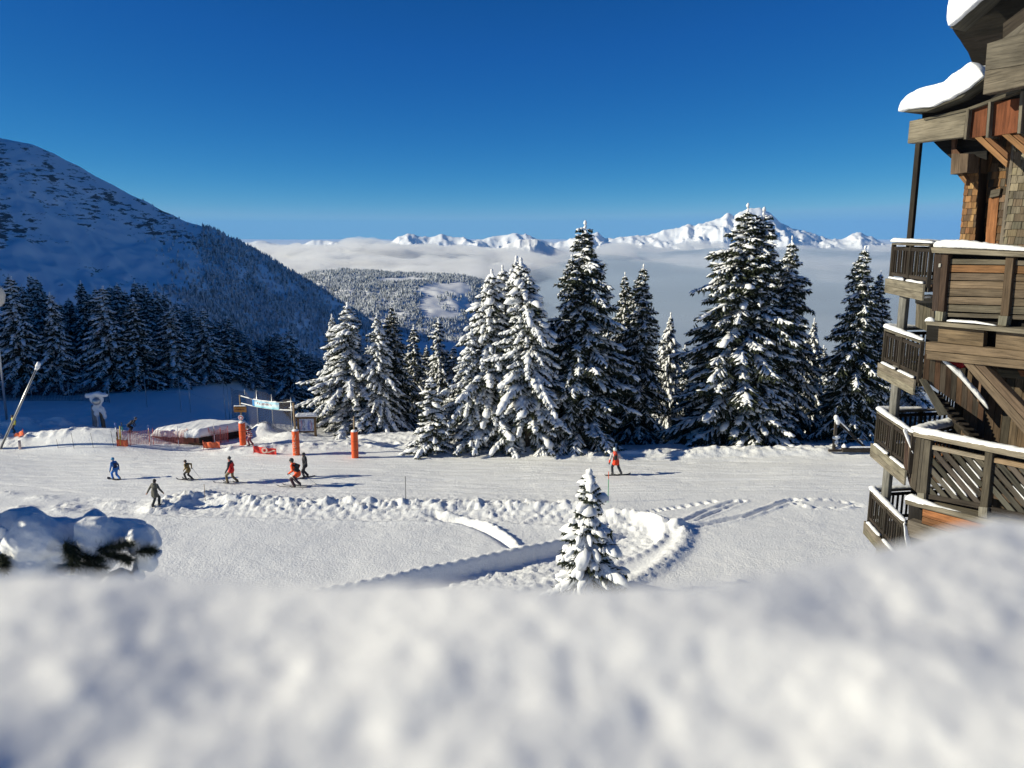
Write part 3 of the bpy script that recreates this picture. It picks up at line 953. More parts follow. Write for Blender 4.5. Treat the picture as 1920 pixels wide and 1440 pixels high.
rng = np.random.default_rng(2024)     # its own stream, so the trees keep their turns
TREES = [
    # px, tip, distance, kind, half width, label
    (652, 570, 62.5, 'white', 84, "bulky white-coated spruce right behind the wooden piste map board"),
    (622, 592, 64.0, 'white', 44, "slimmer white spruce tucked against the left flank of the bulky one by the map board"),
    (706, 590, 61.5, 'white', 54, "white-tipped spruce between the bulky map board spruce and the orange post with a bare stake"),
    (733, 574, 64.0, 'dark', 52, "tall darker spruce behind the orange padded post with a bare stake"),
    (776, 612, 68.0, 'streak2', 46, "dark shaded spruce with hardly any snow left of the small white spruce"),
    (822, 600, 72.0, 'streak', 50, "shaded pointed spruce rising behind the small white spruce"),
    (808, 712, 55.0, 'young', 40, "small white spruce at the left foot of the big white clump"),
    (915, 510, 56.8, 'white2', 88, "leftmost spruce of the big white clump, its snow cap bent over"),
    (942, 502, 58.5, 'white', 80, "thin-topped spruce standing behind the front of the big white clump"),
    (968, 485, 57.5, 'white', 84, "highest pointed spruce in the middle of the big white clump"),
    (992, 488, 55.5, 'white2', 98, "fat-capped white spruce with a bare lower trunk at the white clump's right"),
    (884, 620, 56.0, 'white', 58, "low white spruce skirting the left foot of the big white clump"),
    (1097, 420, 57.5, 'clump', 104, "very tall spruce with a lonely spire, behind the snowboarder"),
    (1072, 482, 57.0, 'dark', 70, "dark spruce leaning on the left side of the very tall spire spruce"),
    (1172, 515, 61.0, 'dark', 52, "narrow dark spruce, left one of the pair right of the spire spruce"),
    (1207, 500, 60.0, 'dark', 68, "dark spruce with a white tip, right one of the pair right of the spire spruce"),
    (1258, 590, 67.0, 'white', 44, "pale half-hidden spruce between the dark pair and the broad giant"),
    (1403, 388, 58.5, 'clump', 122, "broadest giant spruce, dotted with round snow clumps, before the highest peak"),
    (1433, 395, 58.5, 'clump', 104, "second spire fused to the right side of the broadest giant spruce"),
    (1485, 448, 61.0, 'clump', 70, "tall slender spruce right of the twin-spired giant"),
    (1527, 600, 66.0, 'white', 42, "short frosted spruce filling the gap left of the dark spruce by the chalet"),
    (1622, 466, 58.5, 'dark', 74, "big blue-dark spruce just left of the chalet balconies"),
    (1652, 512, 60.5, 'dark', 60, "dark spruce partly hidden behind the chalet balconies"),
    (1568, 690, 60.5, 'streak', 44, "low drooping spruce behind the snowy timber posts by the chalet"),
    (1712, 640, 63.0, 'white', 60, "sunlit white spruce seen through the chalet staircase"),
    (1330, 600, 61.0, 'dark', 60, "low dark spruce pressed against the left side of the broadest giant"),
]
for px, top, D, kind, half, lab in TREES:
    plant(px, top, D, kind, half, lab)

FRONT = [
    (93, 550, 77, 'streak', 44, "white-streaked spruce at the forest edge behind the leaning snow lance"),
    (192, 538, 79, 'streak', 62, "broad drooping spruce at the forest edge right behind the frozen snow gun"),
    (20, 520, 76, 'streak', 58, "tall spruce at the very left end of the shaded forest"),
    (250, 560, 80, 'streak2', 50, "spruce with a long drooping skirt right of the frozen snow gun"),
    (318, 575, 83, 'streak', 54, "wide dark spruce at the forest edge behind the snow-roofed hut"),
    (380, 580, 86, 'streak', 50, "drooping spruce at the forest edge behind the right end of the hut roof"),
    (425, 594, 90, 'streak2', 44, "spruce at the forest edge above the wooden direction sign"),
    (467, 632, 92, 'streak', 38, "shorter spruce at the forest edge behind the light blue banner"),
    (540, 617, 96, 'streak', 44, "sun-tipped spruce at the right end of the shaded forest behind the banner"),
    (504, 628, 99, 'streak2', 40, "dark spruce left of the sun-tipped one behind the banner"),
]
for px, top, D, kind, half, lab in FRONT:
    plant(px, top, D, kind, half, lab)
BACK = [(-30, 530), (16, 516), (40, 535), (55, 515), (66, 521), (80, 545), (112, 568), (128, 560), (150, 528), (165, 548), (178, 540), (206, 536), (219, 532), (234, 545), (252, 528), (262, 540), (273, 537), (284, 552), (292, 543), (308, 550), (330, 566), (344, 580), (358, 575), (366, 590), (393, 600), (408, 601), (440, 612), (452, 622), (480, 640), (492, 650), (518, 623), (528, 640), (556, 652), (566, 655), (580, 662), (597, 668), (612, 675)]
for k, (px, top) in enumerate(BACK):
    for row in range(2):
        D = 84 + 0.030 * max(px, 0) + 7 * row + rng.uniform(-2, 4) + 4 * (k % 2)
        plant(px + row * rng.uniform(-14, 14), top + row * rng.uniform(4, 26), D, rng.choice(['streak', 'streak2', 'slim', 'streak']), rng.uniform(32, 46),
              "spruce standing deep in the shaded forest below the mountain, behind the front row of trees", "spruces deep in the shaded forest")
for k, (px, top) in enumerate([(690, 650), (745, 640), (765, 660), (800, 650), (850, 650), (1140, 600), (1240, 640), (1285, 650), (1545, 650), (1590, 620)]):
    plant(px, top, 72 + rng.uniform(0, 8), rng.choice(['streak', 'slim', 'dark']), rng.uniform(38, 50),
          "spruce half hidden in the gaps behind the big trees of the piste edge", "spruces behind the big trees")
# ------------------------------------------------------------------ timber: meshes gathered plank by plank
def wood_mat(name, rough=0.85, contrast=0.75):
    """weathered planks: each plank's own colour (attribute tint) under grain that runs along it (UV in metres)"""
    m, t, b = new_mat(name)
    a = N(t, "ShaderNodeAttribute", attribute_name="tint")
    uv = N(t, "ShaderNodeUVMap")
    mp = N(t, "ShaderNodeMapping")
    mp.inputs["Scale"].default_value = (1.3, 22.0, 1.0)
    t.links.new(uv.outputs[0], mp.inputs[0])
    n = N(t, "ShaderNodeTexNoise", i_Scale=1.0, i_Detail=7.0, i_Roughness=0.65, i_Distortion=0.6)
    t.links.new(mp.outputs[0], n.inputs["Vector"])
    mp2 = N(t, "ShaderNodeMapping")
    mp2.inputs["Scale"].default_value = (1.1, 3.0, 1.0)
    t.links.new(uv.outputs[0], mp2.inputs[0])
    n2 = N(t, "ShaderNodeTexNoise", i_Scale=1.0, i_Detail=4.0)
    t.links.new(mp2.outputs[0], n2.inputs["Vector"])
    r = ramp(t, n.outputs[0], [(0.25, 1 - contrast), (0.5, 1.0), (0.8, 1 + contrast * 0.7)])
    r2 = ramp(t, n2.outputs[0], [(0.3, 0.62), (0.7, 1.25)])
    m1 = N(t, "ShaderNodeMix", data_type='RGBA', blend_type='MULTIPLY')
    m1.inputs[0].default_value = 1.0
    t.links.new(a.outputs["Color"], m1.inputs[6])
    t.links.new(r.outputs[0], m1.inputs[7])
    m2 = N(t, "ShaderNodeMix", data_type='RGBA', blend_type='MULTIPLY')
    m2.inputs[0].default_value = 1.0
    t.links.new(m1.outputs[2], m2.inputs[6])
    t.links.new(r2.outputs[0], m2.inputs[7])
    t.links.new(m2.outputs[2], b.inputs["Base Color"])
    b.inputs["Roughness"].default_value = rough
    b.inputs["Specular IOR Level"].default_value = 0.2
    bump(t, b, n.outputs[0], 0.5, 0.02)
    return m

M['wood'] = wood_mat("weathered_wood")
M['tinted'] = None

GREY = (0.165, 0.152, 0.13)
PALE = (0.26, 0.24, 0.20)
BROWN = (0.125, 0.09, 0.064)
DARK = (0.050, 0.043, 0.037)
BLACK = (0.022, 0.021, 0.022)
RED = (0.19, 0.07, 0.035)
ORANGE = (0.36, 0.16, 0.075)
rw = np.random.default_rng(99)

class Planks:
    """collects prisms (a front polygon pushed back along a vector) with grain UVs and a tint each"""
    def __init__(self):
        self.V, self.F, self.UV, self.T = [], [], [], []

    def prism(self, pts, push, tint, grain=None, vary=0.18):
        pts = [Vector(p) for p in pts]
        push = Vector(push)
        n = len(pts)
        nrm = Vector((0, 0, 0))
        for i in range(n):
            nrm += (pts[i] - pts[0]).cross(pts[(i + 1) % n] - pts[0])
        if nrm.dot(push) > 0:            # front face looks against the push
            pts = pts[::-1]
        if grain is None:
            e = [(pts[(i + 1) % n] - pts[i]) for i in range(n)]
            grain = max(e, key=lambda v: v.length)
        g = Vector(grain).normalized()
        w = g.cross(push)
        w = w.normalized() if w.length > 1e-6 else Vector((0, 0, 1))
        pn = push.normalized()
        o = len(self.V)
        allp = pts + [p + push for p in pts]
        self.V += allp
        tv = tuple(max(0.0, 0.66 * c * (1 + rw.uniform(-0.16, 0.16) * vary)) for c in tint)
        s = 1 + rw.uniform(-vary, vary) * 1.2
        tv = (tv[0] * s * 1.06, tv[1] * s, tv[2] * s * 0.90, 1)
        du, dv = rw.uniform(0, 20), rw.uniform(0, 20)
        faces = [list(range(n)), list(range(2 * n - 1, n - 1, -1))] + [[i, n + i, n + (i + 1) % n, (i + 1) % n] for i in range(n)]
        for k, f in enumerate(faces):
            self.F.append([o + i for i in f])
            for i in f:
                p = allp[i]
                self.UV.append((p.dot(g) + du, p.dot(w if k < 2 else (w + pn).normalized()) + dv))
                self.T.append(tv)

    def box(self, a, b, w, d, tint, up=(0, 0, 1), vary=0.18):
        """beam from a to b, w wide (across, along up), d deep"""
        a, b, up = Vector(a), Vector(b), Vector(up)
        ax = (b - a).normalized()
        if abs(ax.dot(up.normalized())) > 0.98:
            up = Vector((0, 1, 0)) if abs(ax.y) < 0.9 else Vector((1, 0, 0))
        s = ax.cross(up).normalized()
        u = s.cross(ax).normalized()
        q = [a + u * w / 2 - s * d / 2, b + u * w / 2 - s * d / 2, b - u * w / 2 - s * d / 2, a - u * w / 2 - s * d / 2]
        self.prism(q, s * d, tint, grain=ax, vary=vary)

    def pole(self, a, b, ra, rb, tint, k=10):
        a, b = Vector(a), Vector(b)
        ax = (b - a).normalized()
        s = ax.orthogonal().normalized()
        u = ax.cross(s)
        o = len(self.V)
        for p, r in ((a, ra), (b, rb)):
            for j in range(k):
                an = 2 * math.pi * j / k
                self.V.append(p + (s * math.cos(an) + u * math.sin(an)) * r)
        tv = (*tint, 1)
        L = (b - a).length
        for j in range(k):
            self.F.append([o + j, o + (j + 1) % k, o + k + (j + 1) % k, o + k + j])
            w0 = 2 * math.pi * ra * j / k
            w1 = 2 * math.pi * ra * (j + 1) / k
            self.UV += [(0, w0), (0, w1), (L, w1), (L, w0)]
            self.T += [tv] * 4
        for f in ([o + j for j in range(k)][::-1], [o + k + j for j in range(k)]):
            self.F.append(f)
            self.UV += [(0, 0)] * k
            self.T += [tv] * k

    def build(self, name, parent=None, mat=None, bevel=0.0):
        me = bpy.data.meshes.new(name)
        me.from_pydata([v[:] for v in self.V], [], self.F)
        l = me.uv_layers.new(name="UVMap")
        l.data.foreach_set("uv", np.array(self.UV, dtype=np.float32).ravel())
        c = me.attributes.new("tint", 'FLOAT_COLOR', 'CORNER')
        c.data.foreach_set("color", np.array(self.T, dtype=np.float32).ravel())
        me.materials.append(mat or M['wood'])
        me.update()
        o = link(name, me, parent)
        if bevel:
            md = o.modifiers.new("bevel", 'BEVEL')
            md.width = bevel
            md.segments = 1
            md.limit_method = 'ANGLE'
        return o

def snow_strip(name, pts, width, height, parent=None, seed=1, across=None, steps=None, sag=0.25, tip=0.6):
    """a roll of snow lying along a polyline: rounded top, overhanging lip, tapering lumpy ends"""
    pts = [Vector(p) for p in pts]
    seg = [(pts[i + 1] - pts[i]).length for i in range(len(pts) - 1)]
    L = sum(seg)
    steps = steps or max(6, int(L / 0.06))
    ws = width if isinstance(width, (list, tuple)) else [width] * len(pts)
    hs = height if isinstance(height, (list, tuple)) else [height] * len(pts)
    cum = np.concatenate([[0], np.cumsum(seg)])
    r = np.random.default_rng(seed)
    k = 12
    V = []
    ph = r.uniform(0, 50)
    for i in range(steps + 1):
        s = L * i / steps
        j = min(len(seg) - 1, int(np.searchsorted(cum, s, side='right') - 1))
        t = (s - cum[j]) / max(seg[j], 1e-6)
        p = pts[j].lerp(pts[j + 1], t)
        d0 = (pts[j + 1] - pts[j]).normalized()
        # turn smoothly through the corners
        if t > 0.5 and j + 2 < len(pts):
            d0 = d0.lerp((pts[j + 2] - pts[j + 1]).normalized(), (t - 0.5) * 1.0).normalized()
        elif t < 0.5 and j > 0:
            d0 = d0.lerp((pts[j] - pts[j - 1]).normalized(), (0.5 - t) * 1.0).normalized()
        side = Vector(across).normalized() if across is not None else d0.cross(Vector((0, 0, 1))).normalized()
        w = ws[j] + (ws[j + 1] - ws[j]) * t
        h = hs[j] + (hs[j + 1] - hs[j]) * t
        e = min(s, L - s) / (tip * max(w, h) + 1e-6)
        f = math.sqrt(max(0.0, 1 - max(0.0, 1 - e) ** 2)) if e < 1 else 1.0
        f = max(f, 0.08)
        nz = 1 + 0.22 * float(fbm(np.array([s * 2.3 + ph]), np.array([ph]), 3, seed)[0])
        nw = 1 + 0.18 * float(fbm(np.array([s * 3.7 + ph]), np.array([ph + 9]), 3, seed)[0])
        for q in range(k):
            a = math.pi * 2 * q / k
            c, sn = math.cos(a), math.sin(a)
            yy = (0.5 + 0.5 * sn) if sn > 0 else 0.5 + 0.5 * sn * sag * 2
            lump = 1 + 0.10 * r.uniform(-1, 1)
            V.append(p + side * (c * w / 2 * f * nw * lump) + Vector((0, 0, (yy - 0.35) * h * f * nz * (1 + 0.08 * r.uniform(-1, 1)))))
    F4 = []
    for i in range(steps):
        for q in range(k):
            F4.append((i * k + q, i * k + (q + 1) % k, (i + 1) * k + (q + 1) % k, (i + 1) * k + q))
    n = len(V)
    V = [v[:] for v in V]
    V.append(np.mean(V[:k], axis=0))
    V.append(np.mean(V[n - k:n], axis=0))
    F3 = [(n, (q + 1) % k, q) for q in range(k)] + [(n + 1, n - k + q, n - k + (q + 1) % k) for q in range(k)]
    me = mesh_np(name, V, [np.array(F4), np.array(F3)], M['snow_lump'])
    return link(name, me, parent)

# ------------------------------------------------------------------ the chalet
FP = Vector((11.55, 22.2, 0))                     # near corner of the decks
FD = Vector((0.522, -0.853, 0)).normalized()      # along the front, toward the viewer's right
FN = Vector((-FD.y, FD.x, 0))                     # into the building
FN = FN if FN.y > 0 else -FN

def onF(px, py, off=0.0):
    """the point on the front (or on a plane off metres behind it) under a pixel"""
    a, b = ray(px, py)
    d = Vector((a, 1.0, b))
    p0 = FP + FN * off
    t = p0.dot(FN) / (d.x * FN.x + d.y * FN.y)
    return Vector((d.x * t, d.y * t, CAMZ + d.z * t))

def polyF(pix, off):
    return [onF(x, y, off) for x, y in pix]

def onPlane(px, py, p0, nrm):
    a, b = ray(px, py)
    d = Vector((a, 1.0, b))
    c = Vector((0, 0, CAMZ))
    t = (p0 - c).dot(nrm) / d.dot(nrm)
    return c + d * t

chalet = empty("chalet", (FP.x, FP.y, 0), 0, "weathered timber chalet with snowy stacked balconies at the edge of the piste", "chalet")
def P_(obj):                                     # keep world placement under the chalet's empty
    obj.matrix_parent_inverse = Matrix.Translation(-chalet.location)
    return obj

# --- tower of balconies on the far corner
A_ = Vector((11.92, 25.0, 0))
B_ = Vector((11.56, 22.05, 0))
C_ = Vector((14.9, 25.5, 0))
RAILZ = [15.17, 12.48, 9.79, 7.10]
up = Vector((0, 0, 1))
for k, zr in enumerate(RAILZ):
    z0 = zr - 1.06
    # deck slab with its fascia boards
    pk = Planks()
    dl = (B_ - A_).normalized()
    outw = Vector((dl.y, -dl.x, 0))
    outw = outw if outw.x < 0 else -outw
    deck = [A_ + up * (z0 - 0.10), C_ + up * (z0 - 0.10), FP + FN * 3.4 + up * (z0 - 0.10), B_ + up * (z0 - 0.10)]
    pk.prism(deck, (0, 0, -0.16), GREY, grain=dl)
    fa, fb = A_ + outw * 0.10 - dl * 0.12, B_ + outw * 0.10
    pk.box(fa + up * (z0 - 0.16), fb + up * (z0 - 0.16), 0.22, 0.07, PALE)
    pk.box(fa + up * (z0 - 0.385), fb + up * (z0 - 0.385), 0.22, 0.06, PALE)
    dc = (C_ - A_).normalized()
    pk.box(A_ + up * (z0 - 0.26) - Vector((0, 0.02, 0)), C_ + up * (z0 - 0.26), 0.40, 0.06, GREY)
    bal = P_(pk.build("balcony", chalet, bevel=0.008))
    # railing: posts, two rails, slats
    pk = Planks()
    for a, b, n in ((A_, B_, 15), (A_, C_, 17)):
        d = (b - a).normalized()
        L = (b - a).length
        pk.box(a + up * (zr - 0.03), b + up * (zr - 0.03), 0.055, 0.14, GREY)
        pk.box(a + up * (zr - 0.17), b + up * (zr - 0.17), 0.10, 0.05, DARK)
        pk.box(a + up * (z0 + 0.10), b + up * (z0 + 0.10), 0.10, 0.05, DARK)
        for f in (0.0, 0.5, 1.0):
            q = a + d * (L * f)
            pk.box(q + up * (z0 - 0.12), q + up * (zr - 0.02), 0.10, 0.10, DARK, up=d)
        for j in range(n):
            q = a + d * (L * (j + 0.5) / n)
            pk.box(q + up * (z0 + 0.06), q + up * (zr - 0.14), 0.065, 0.04, DARK, up=d, vary=0.3)
    rl = pk.build("railing", bal)
    sn = snow_strip("snow", [B_ + up * (zr + 0.03), A_ + up * (zr + 0.03), A_ + dc * 1.6 + up * (zr + 0.02)], [0.17, 0.26, 0.2], [0.10, 0.20, 0.10], bal, 40 + k)
    if k == 1:
        pass
    s2 = snow_strip("snow", [A_ + outw * 0.08 + dl * 0.1 + up * (z0 - 0.03), A_ + outw * 0.08 + dl * 1.3 + up * (z0 - 0.03)], 0.14, 0.09, bal, 50 + k)
    s3 = snow_strip("snow", [A_ + outw * 0.08 + dl * 1.6 + up * (z0 - 0.03), A_ + outw * 0.08 + dl * 2.8 + up * (z0 - 0.03)], 0.14, 0.09, bal, 60 + k)

pk = Planks()
PO = Vector((11.98, 24.15, 0))
for za, zb, rr in ((0 - 0.5, RAILZ[3] - 1.5, 0.15), (RAILZ[3] - 1.1, RAILZ[2] - 1.5, 0.15), (RAILZ[2] - 1.1, RAILZ[1] - 1.5, 0.15), (RAILZ[1] - 1.1, RAILZ[0] - 1.5, 0.15)):
    pk.pole(PO + up * za, PO + up * zb, rr, rr, (0.17, 0.165, 0.15))
pk.box(PO + up * (RAILZ[0] - 1.1), PO + up * (CAMZ + 3.25), 0.15, 0.15, DARK, up=FD)
post = P_(pk.build("post", chalet, bevel=0.01))
pk = Planks()
c0 = PO + up * (CAMZ + 2.75) - FN * 0.09
pk.box(c0, c0 + up * 0.42, 0.09, 0.03, (0.35, 0.34, 0.32), up=FD)
pk.build("metal_strap", post)

# --- main body behind the decks
def F3(s, off, z):
    return FP + FD * s + FN * off + up * z
pk = Planks()
n = 34
for j in range(n):                              # vertical cladding boards, lower storeys
    s0, s1 = 0.35 + 7.5 * j / n, 0.35 + 7.5 * (j + 1) / n
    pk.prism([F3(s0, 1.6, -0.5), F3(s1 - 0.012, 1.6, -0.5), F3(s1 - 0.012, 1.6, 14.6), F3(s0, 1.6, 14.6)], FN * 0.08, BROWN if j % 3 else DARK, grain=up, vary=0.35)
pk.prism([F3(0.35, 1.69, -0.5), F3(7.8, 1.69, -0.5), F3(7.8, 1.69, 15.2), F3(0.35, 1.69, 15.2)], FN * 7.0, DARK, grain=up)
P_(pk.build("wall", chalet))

# --- upper storey: shingled walls
def shingles(name, c00, c10, c11, c01, rows, cols, tints, outn, seed, thick=0.035, lap=0.25):
    """courses of split shingles over the four-cornered patch (bottom left, bottom right, top right, top left)"""
    r = np.random.default_rng(seed)
    pk = Planks()
    c00, c10, c11, c01, outn = map(Vector, (c00, c10, c11, c01, outn))
    def q(u, v):
        return c00.lerp(c10, u).lerp(c01.lerp(c11, u), v)
    pk.prism([q(0, 0), q(1, 0), q(1, 1), q(0, 1)], -outn * 0.08, DARK)
    for i in range(rows):
        v0, v1 = i / rows, min(1.0, (i + 1 + lap) / rows)
        u = -r.uniform(0, 0.5) / cols
        while u < 1:
            w = r.uniform(0.7, 1.5) / cols
            a, b = max(u, 0), min(u + w - 0.06 / cols, 1)
            if b - a > 0.15 / cols:
                dv = r.uniform(-0.04, 0.04) / rows
                lo = outn * (thick + r.uniform(0, 0.012))
                hi = outn * 0.006
                tint = tints[int(r.integers(len(tints)))]
                pk.prism([q(a, v0 + dv) + lo, q(b, v0 + dv) + lo, q(b, v1) + hi, q(a, v1) + hi], -outn * 0.02, tint, grain=up, vary=0.25)
            u += w
    return P_(pk.build(name, chalet))

WARM = [(0.32, 0.18, 0.085), (0.26, 0.14, 0.07), (0.36, 0.22, 0.11), (0.22, 0.12, 0.06), (0.16, 0.11, 0.075)]
MIX = [(0.22, 0.12, 0.065), (0.10, 0.075, 0.055), (0.17, 0.12, 0.085), (0.28, 0.16, 0.08), (0.13, 0.11, 0.09)]
COOL = [(0.22, 0.20, 0.155), (0.17, 0.155, 0.125), (0.26, 0.235, 0.185), (0.20, 0.165, 0.12)]
# battered pillar
shingles("shingle_wall", onF(1799, 462, 1.0), onF(1828, 462, 1.0), onF(1838, 281, 1.0), onF(1815, 281, 1.0), 15, 3, WARM, -FN, 1)
pk = Planks()
pk.prism(polyF([(1799, 462), (1828, 462), (1838, 270), (1815, 270)], 1.04), FN * 0.9, DARK, grain=up)
pk.prism(polyF([(1815, 283), (1838, 282), (1837, 269), (1816, 271)], 0.96), FN * 0.6, BROWN)
P_(pk.build("pillar", chalet))
shingles("shingle_wall", onF(1833, 466, 1.55), onF(1882, 466, 1.25), onF(1902, 244, 1.25), onF(1853, 250, 1.55), 15, 5, MIX, -FN, 2)
shingles("shingle_wall", onF(1878, 472, 0.9), onF(2010, 472, 0.9), onF(2030, 240, 0.9), onF(1903, 240, 0.9), 16, 8, COOL, -FN, 3)
pk = Planks()
pk.prism(polyF([(1872, 470), (1879, 470), (1905, 250), (1900, 250)], 0.86), FN * 0.5, PALE, grain=up)
pk.prism(polyF([(1846, 460), (1865, 460), (1873, 368), (1854, 372)], 1.28), FN * 0.25, ORANGE, grain=up)
pk.prism(polyF([(1855, 371), (1873, 367), (1876, 353), (1858, 357)], 1.2), FN * 0.2, GREY)
pk.prism(polyF([(1885, 346), (1891, 344), (1893, 300), (1888, 298)], 0.95), FN * 0.2, DARK, grain=up)
P_(pk.build("shutter", chalet))
pk = Planks()
pk.prism([F3(0.9, 1.7, 14.6), F3(7.8, 1.7, 14.6), F3(7.8, 1.7, 19.0), F3(0.9, 1.7, 19.0)], FN * 6.0, DARK, grain=up)
P_(pk.build("wall", chalet))

# --- beams, brackets and roofs
pk = Planks()
pk.prism(polyF([(1705, 227), (1813, 206), (1807, 257), (1701, 269)], 0.0), FN * 0.28, PALE, vary=0.05)
P_(pk.build("beam", chalet, bevel=0.015))
pk = Planks()
pk.prism(polyF([(1817, 205), (1852, 195), (1848, 254), (1811, 260)], 0.10), FN * 0.25, RED, vary=0.08)
pk.prism(polyF([(1861, 192), (1912, 184), (1907, 248), (1855, 256)], 0.10), FN * 0.25, RED, vary=0.08)
pk.prism(polyF([(1920, 182), (2010, 160), (2005, 230), (1914, 246)], 0.10), FN * 0.25, RED, vary=0.08)
for a, b, c, d in (((1812, 205), (1817, 204), (1811, 261), (1807, 261)), ((1853, 191), (1858, 190), (1853, 258), (1848, 258)), ((1913, 172), (1919, 170), (1913, 250), (1907, 250))):
    pk.prism(polyF([a, b, c, d], -0.06), FN * 0.5, GREY, grain=up)
P_(pk.build("eaves_box", chalet))
pk = Planks()
pk.prism(polyF([(1826, 257), (1838, 254), (1889, 302), (1887, 314)], 0.12), FN * 0.12, (0.30, 0.17, 0.085), vary=0.05)
pk.prism(polyF([(1837, 254), (1849, 253), (1889, 286), (1889, 301)], 0.20), FN * 0.14, (0.22, 0.115, 0.06), vary=0.05)
P_(pk.build("brace", chalet))
pk = Planks()
pk.prism(polyF([(1877, 252), (1890, 249), (1990, 330), (1990, 350)], 0.12), FN * 0.12, (0.30, 0.17, 0.085), vary=0.05)
pk.prism(polyF([(1889, 249), (1903, 247), (1990, 310), (1990, 329)], 0.20), FN * 0.14, (0.22, 0.115, 0.06), vary=0.05)
P_(pk.build("brace", chalet))
pk = Planks()
pk.prism(polyF([(1784, 288), (1816, 288), (1813, 323), (1782, 327)], 0.45), FN * 1.2, (0.16, 0.12, 0.09), vary=0.05)
pk.prism(polyF([(1793, 325), (1803, 324), (1812, 337), (1811, 348)], 0.6), FN * 0.2, (0.26, 0.15, 0.08))
pk.prism(polyF([(1750, 266), (1850, 250), (1850, 300), (1817, 288), (1783, 290), (1783, 297), (1765, 281)], 0.75), FN * 0.06, BLACK)  # soffit sheet with the roof's shade put into its tint
pk.prism(polyF([(1784, 262), (1792, 261), (1790, 276), (1800, 288), (1784, 288)], 0.55), FN * 0.1, (0.16, 0.09, 0.06))
P_(pk.build("bracket", chalet))
# lower roof end: fascia boards, soffit, purlin, snow slab
roof = P_(empty("roof", (0, 0, 0)))
roof.parent = chalet
roof.location = (0, 0, 0)
pk = Planks()
pk.prism(polyF([(1684, 207), (1735, 203), (1800, 176), (1842, 141), (1846, 148), (1802, 183), (1737, 209), (1690, 210)], -0.35), FN * 1.6, (0.10, 0.095, 0.085))
pk.prism(polyF([(1729, 207), (1737, 208), (1802, 182), (1845, 148), (1870, 150), (2000, 130), (2000, 205), (1868, 206), (1812, 214), (1729, 222)], 0.16), FN * 0.30, BLACK)  # roof underside; the shade below the eaves is put into its near-black tint
pk.prism(polyF([(1731, 222), (1812, 203), (1868, 182), (1915, 165), (1915, 171), (1868, 188), (1812, 208), (1733, 226)], -0.04), FN * 0.3, GREY)
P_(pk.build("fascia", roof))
# upper roof
pk = Planks()
pk.prism(polyF([(1851, 82), (1990, 36), (1990, 110), (1847, 132)], -0.75), FN * 0.3, (0.155, 0.145, 0.125), vary=0.04)
pk.prism(polyF([(1847, 133), (1990, 111), (1990, 146), (1843, 177)], -0.75), FN * 0.3, (0.165, 0.15, 0.125), vary=0.04)
pk.prism(polyF([(1878, 74), (1925, 38), (1990, -20), (1990, 12), (1935, 52), (1900, 72)], -0.62), FN * 0.3, (0.17, 0.16, 0.14))
pk.prism(polyF([(1881, 44), (1915, 18), (1990, -40), (1990, -10), (1925, 40), (1880, 72)], -0.45), FN * 0.1, DARK)
P_(pk.build("barge_board", roof))
pk = Planks()
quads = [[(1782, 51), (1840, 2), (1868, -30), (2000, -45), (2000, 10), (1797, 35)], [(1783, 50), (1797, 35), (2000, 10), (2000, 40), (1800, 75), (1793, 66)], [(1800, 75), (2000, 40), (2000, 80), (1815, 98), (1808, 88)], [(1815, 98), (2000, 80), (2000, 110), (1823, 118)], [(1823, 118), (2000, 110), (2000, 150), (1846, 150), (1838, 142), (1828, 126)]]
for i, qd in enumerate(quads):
    pk.prism([onF(x, y, -0.3 + 3.0 * (y + 45) / 190) for x, y in qd], FN * 0.15, (0.022, 0.020, 0.018), vary=0.2)  # the shade under this overhang is put into the near-black tint
pk.prism(polyF([(1780, 52), (1838, 0), (1868, -32), (1876, -32), (1842, 4), (1786, 54)], -0.55), FN * 0.6, (0.12, 0.115, 0.10))
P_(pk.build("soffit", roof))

def snow_slab(name, pix, off, depth, parent, seed, bevel=0.10):
    """a thick slab of roof snow with rounded, lumpy edges"""
    pts = polyF(pix, off)
    bm = bmesh.new()
    v0 = [bm.verts.new(p) for p in pts]
    f = bm.faces.new(v0)
    ext = bmesh.ops.extrude_face_region(bm, geom=[f])
    for e in ext['geom']:
        if isinstance(e, bmesh.types.BMVert):
            e.co += FN * depth
    bmesh.ops.recalc_face_normals(bm, faces=bm.faces)
    me = bpy.data.meshes.new(name)
    bm.to_mesh(me)
    bm.free()
    o = link(name, me, parent)
    md = o.modifiers.new("r", 'REMESH')
    md.mode = 'VOXEL'
    md.voxel_size = 0.035
    s = o.modifiers.new("s", 'SMOOTH')
    s.factor = 0.6
    s.iterations = 14
    dg = bpy.context.evaluated_depsgraph_get()
    m2 = bpy.data.meshes.new_from_object(o.evaluated_get(dg))
    o.modifiers.clear()
    o.data = m2
    co = np.empty(len(m2.vertices) * 3, dtype=np.float32)
    m2.vertices.foreach_get("co", co)
    co = co.reshape(-1, 3)
    co = co + 0.06 * np.stack([noise3(co, 3.5, seed), noise3(co, 3.5, seed + 7), noise3(co, 3.5, seed + 11)], 1)
    m2.vertices.foreach_set("co", co.astype(np.float32).ravel())
    m2.polygons.foreach_set("use_smooth", np.ones(len(m2.polygons), dtype=bool))
    m2.materials.clear()
    m2.materials.append(M['snow_lump'])
    return P_(o)

snow_slab("snow", [(1682, 208), (1685, 190), (1697, 178), (1722, 165), (1768, 152), (1800, 128), (1820, 115), (1833, 125), (1844, 142), (1800, 176), (1736, 204)], -0.45, 2.2, roof, 71)
snow_slab("snow", [(1779, 49), (1775, 32), (1780, 5), (1785, -45), (1880, -60), (1868, -32), (1838, 1)], -0.70, 0.45, roof, 72)

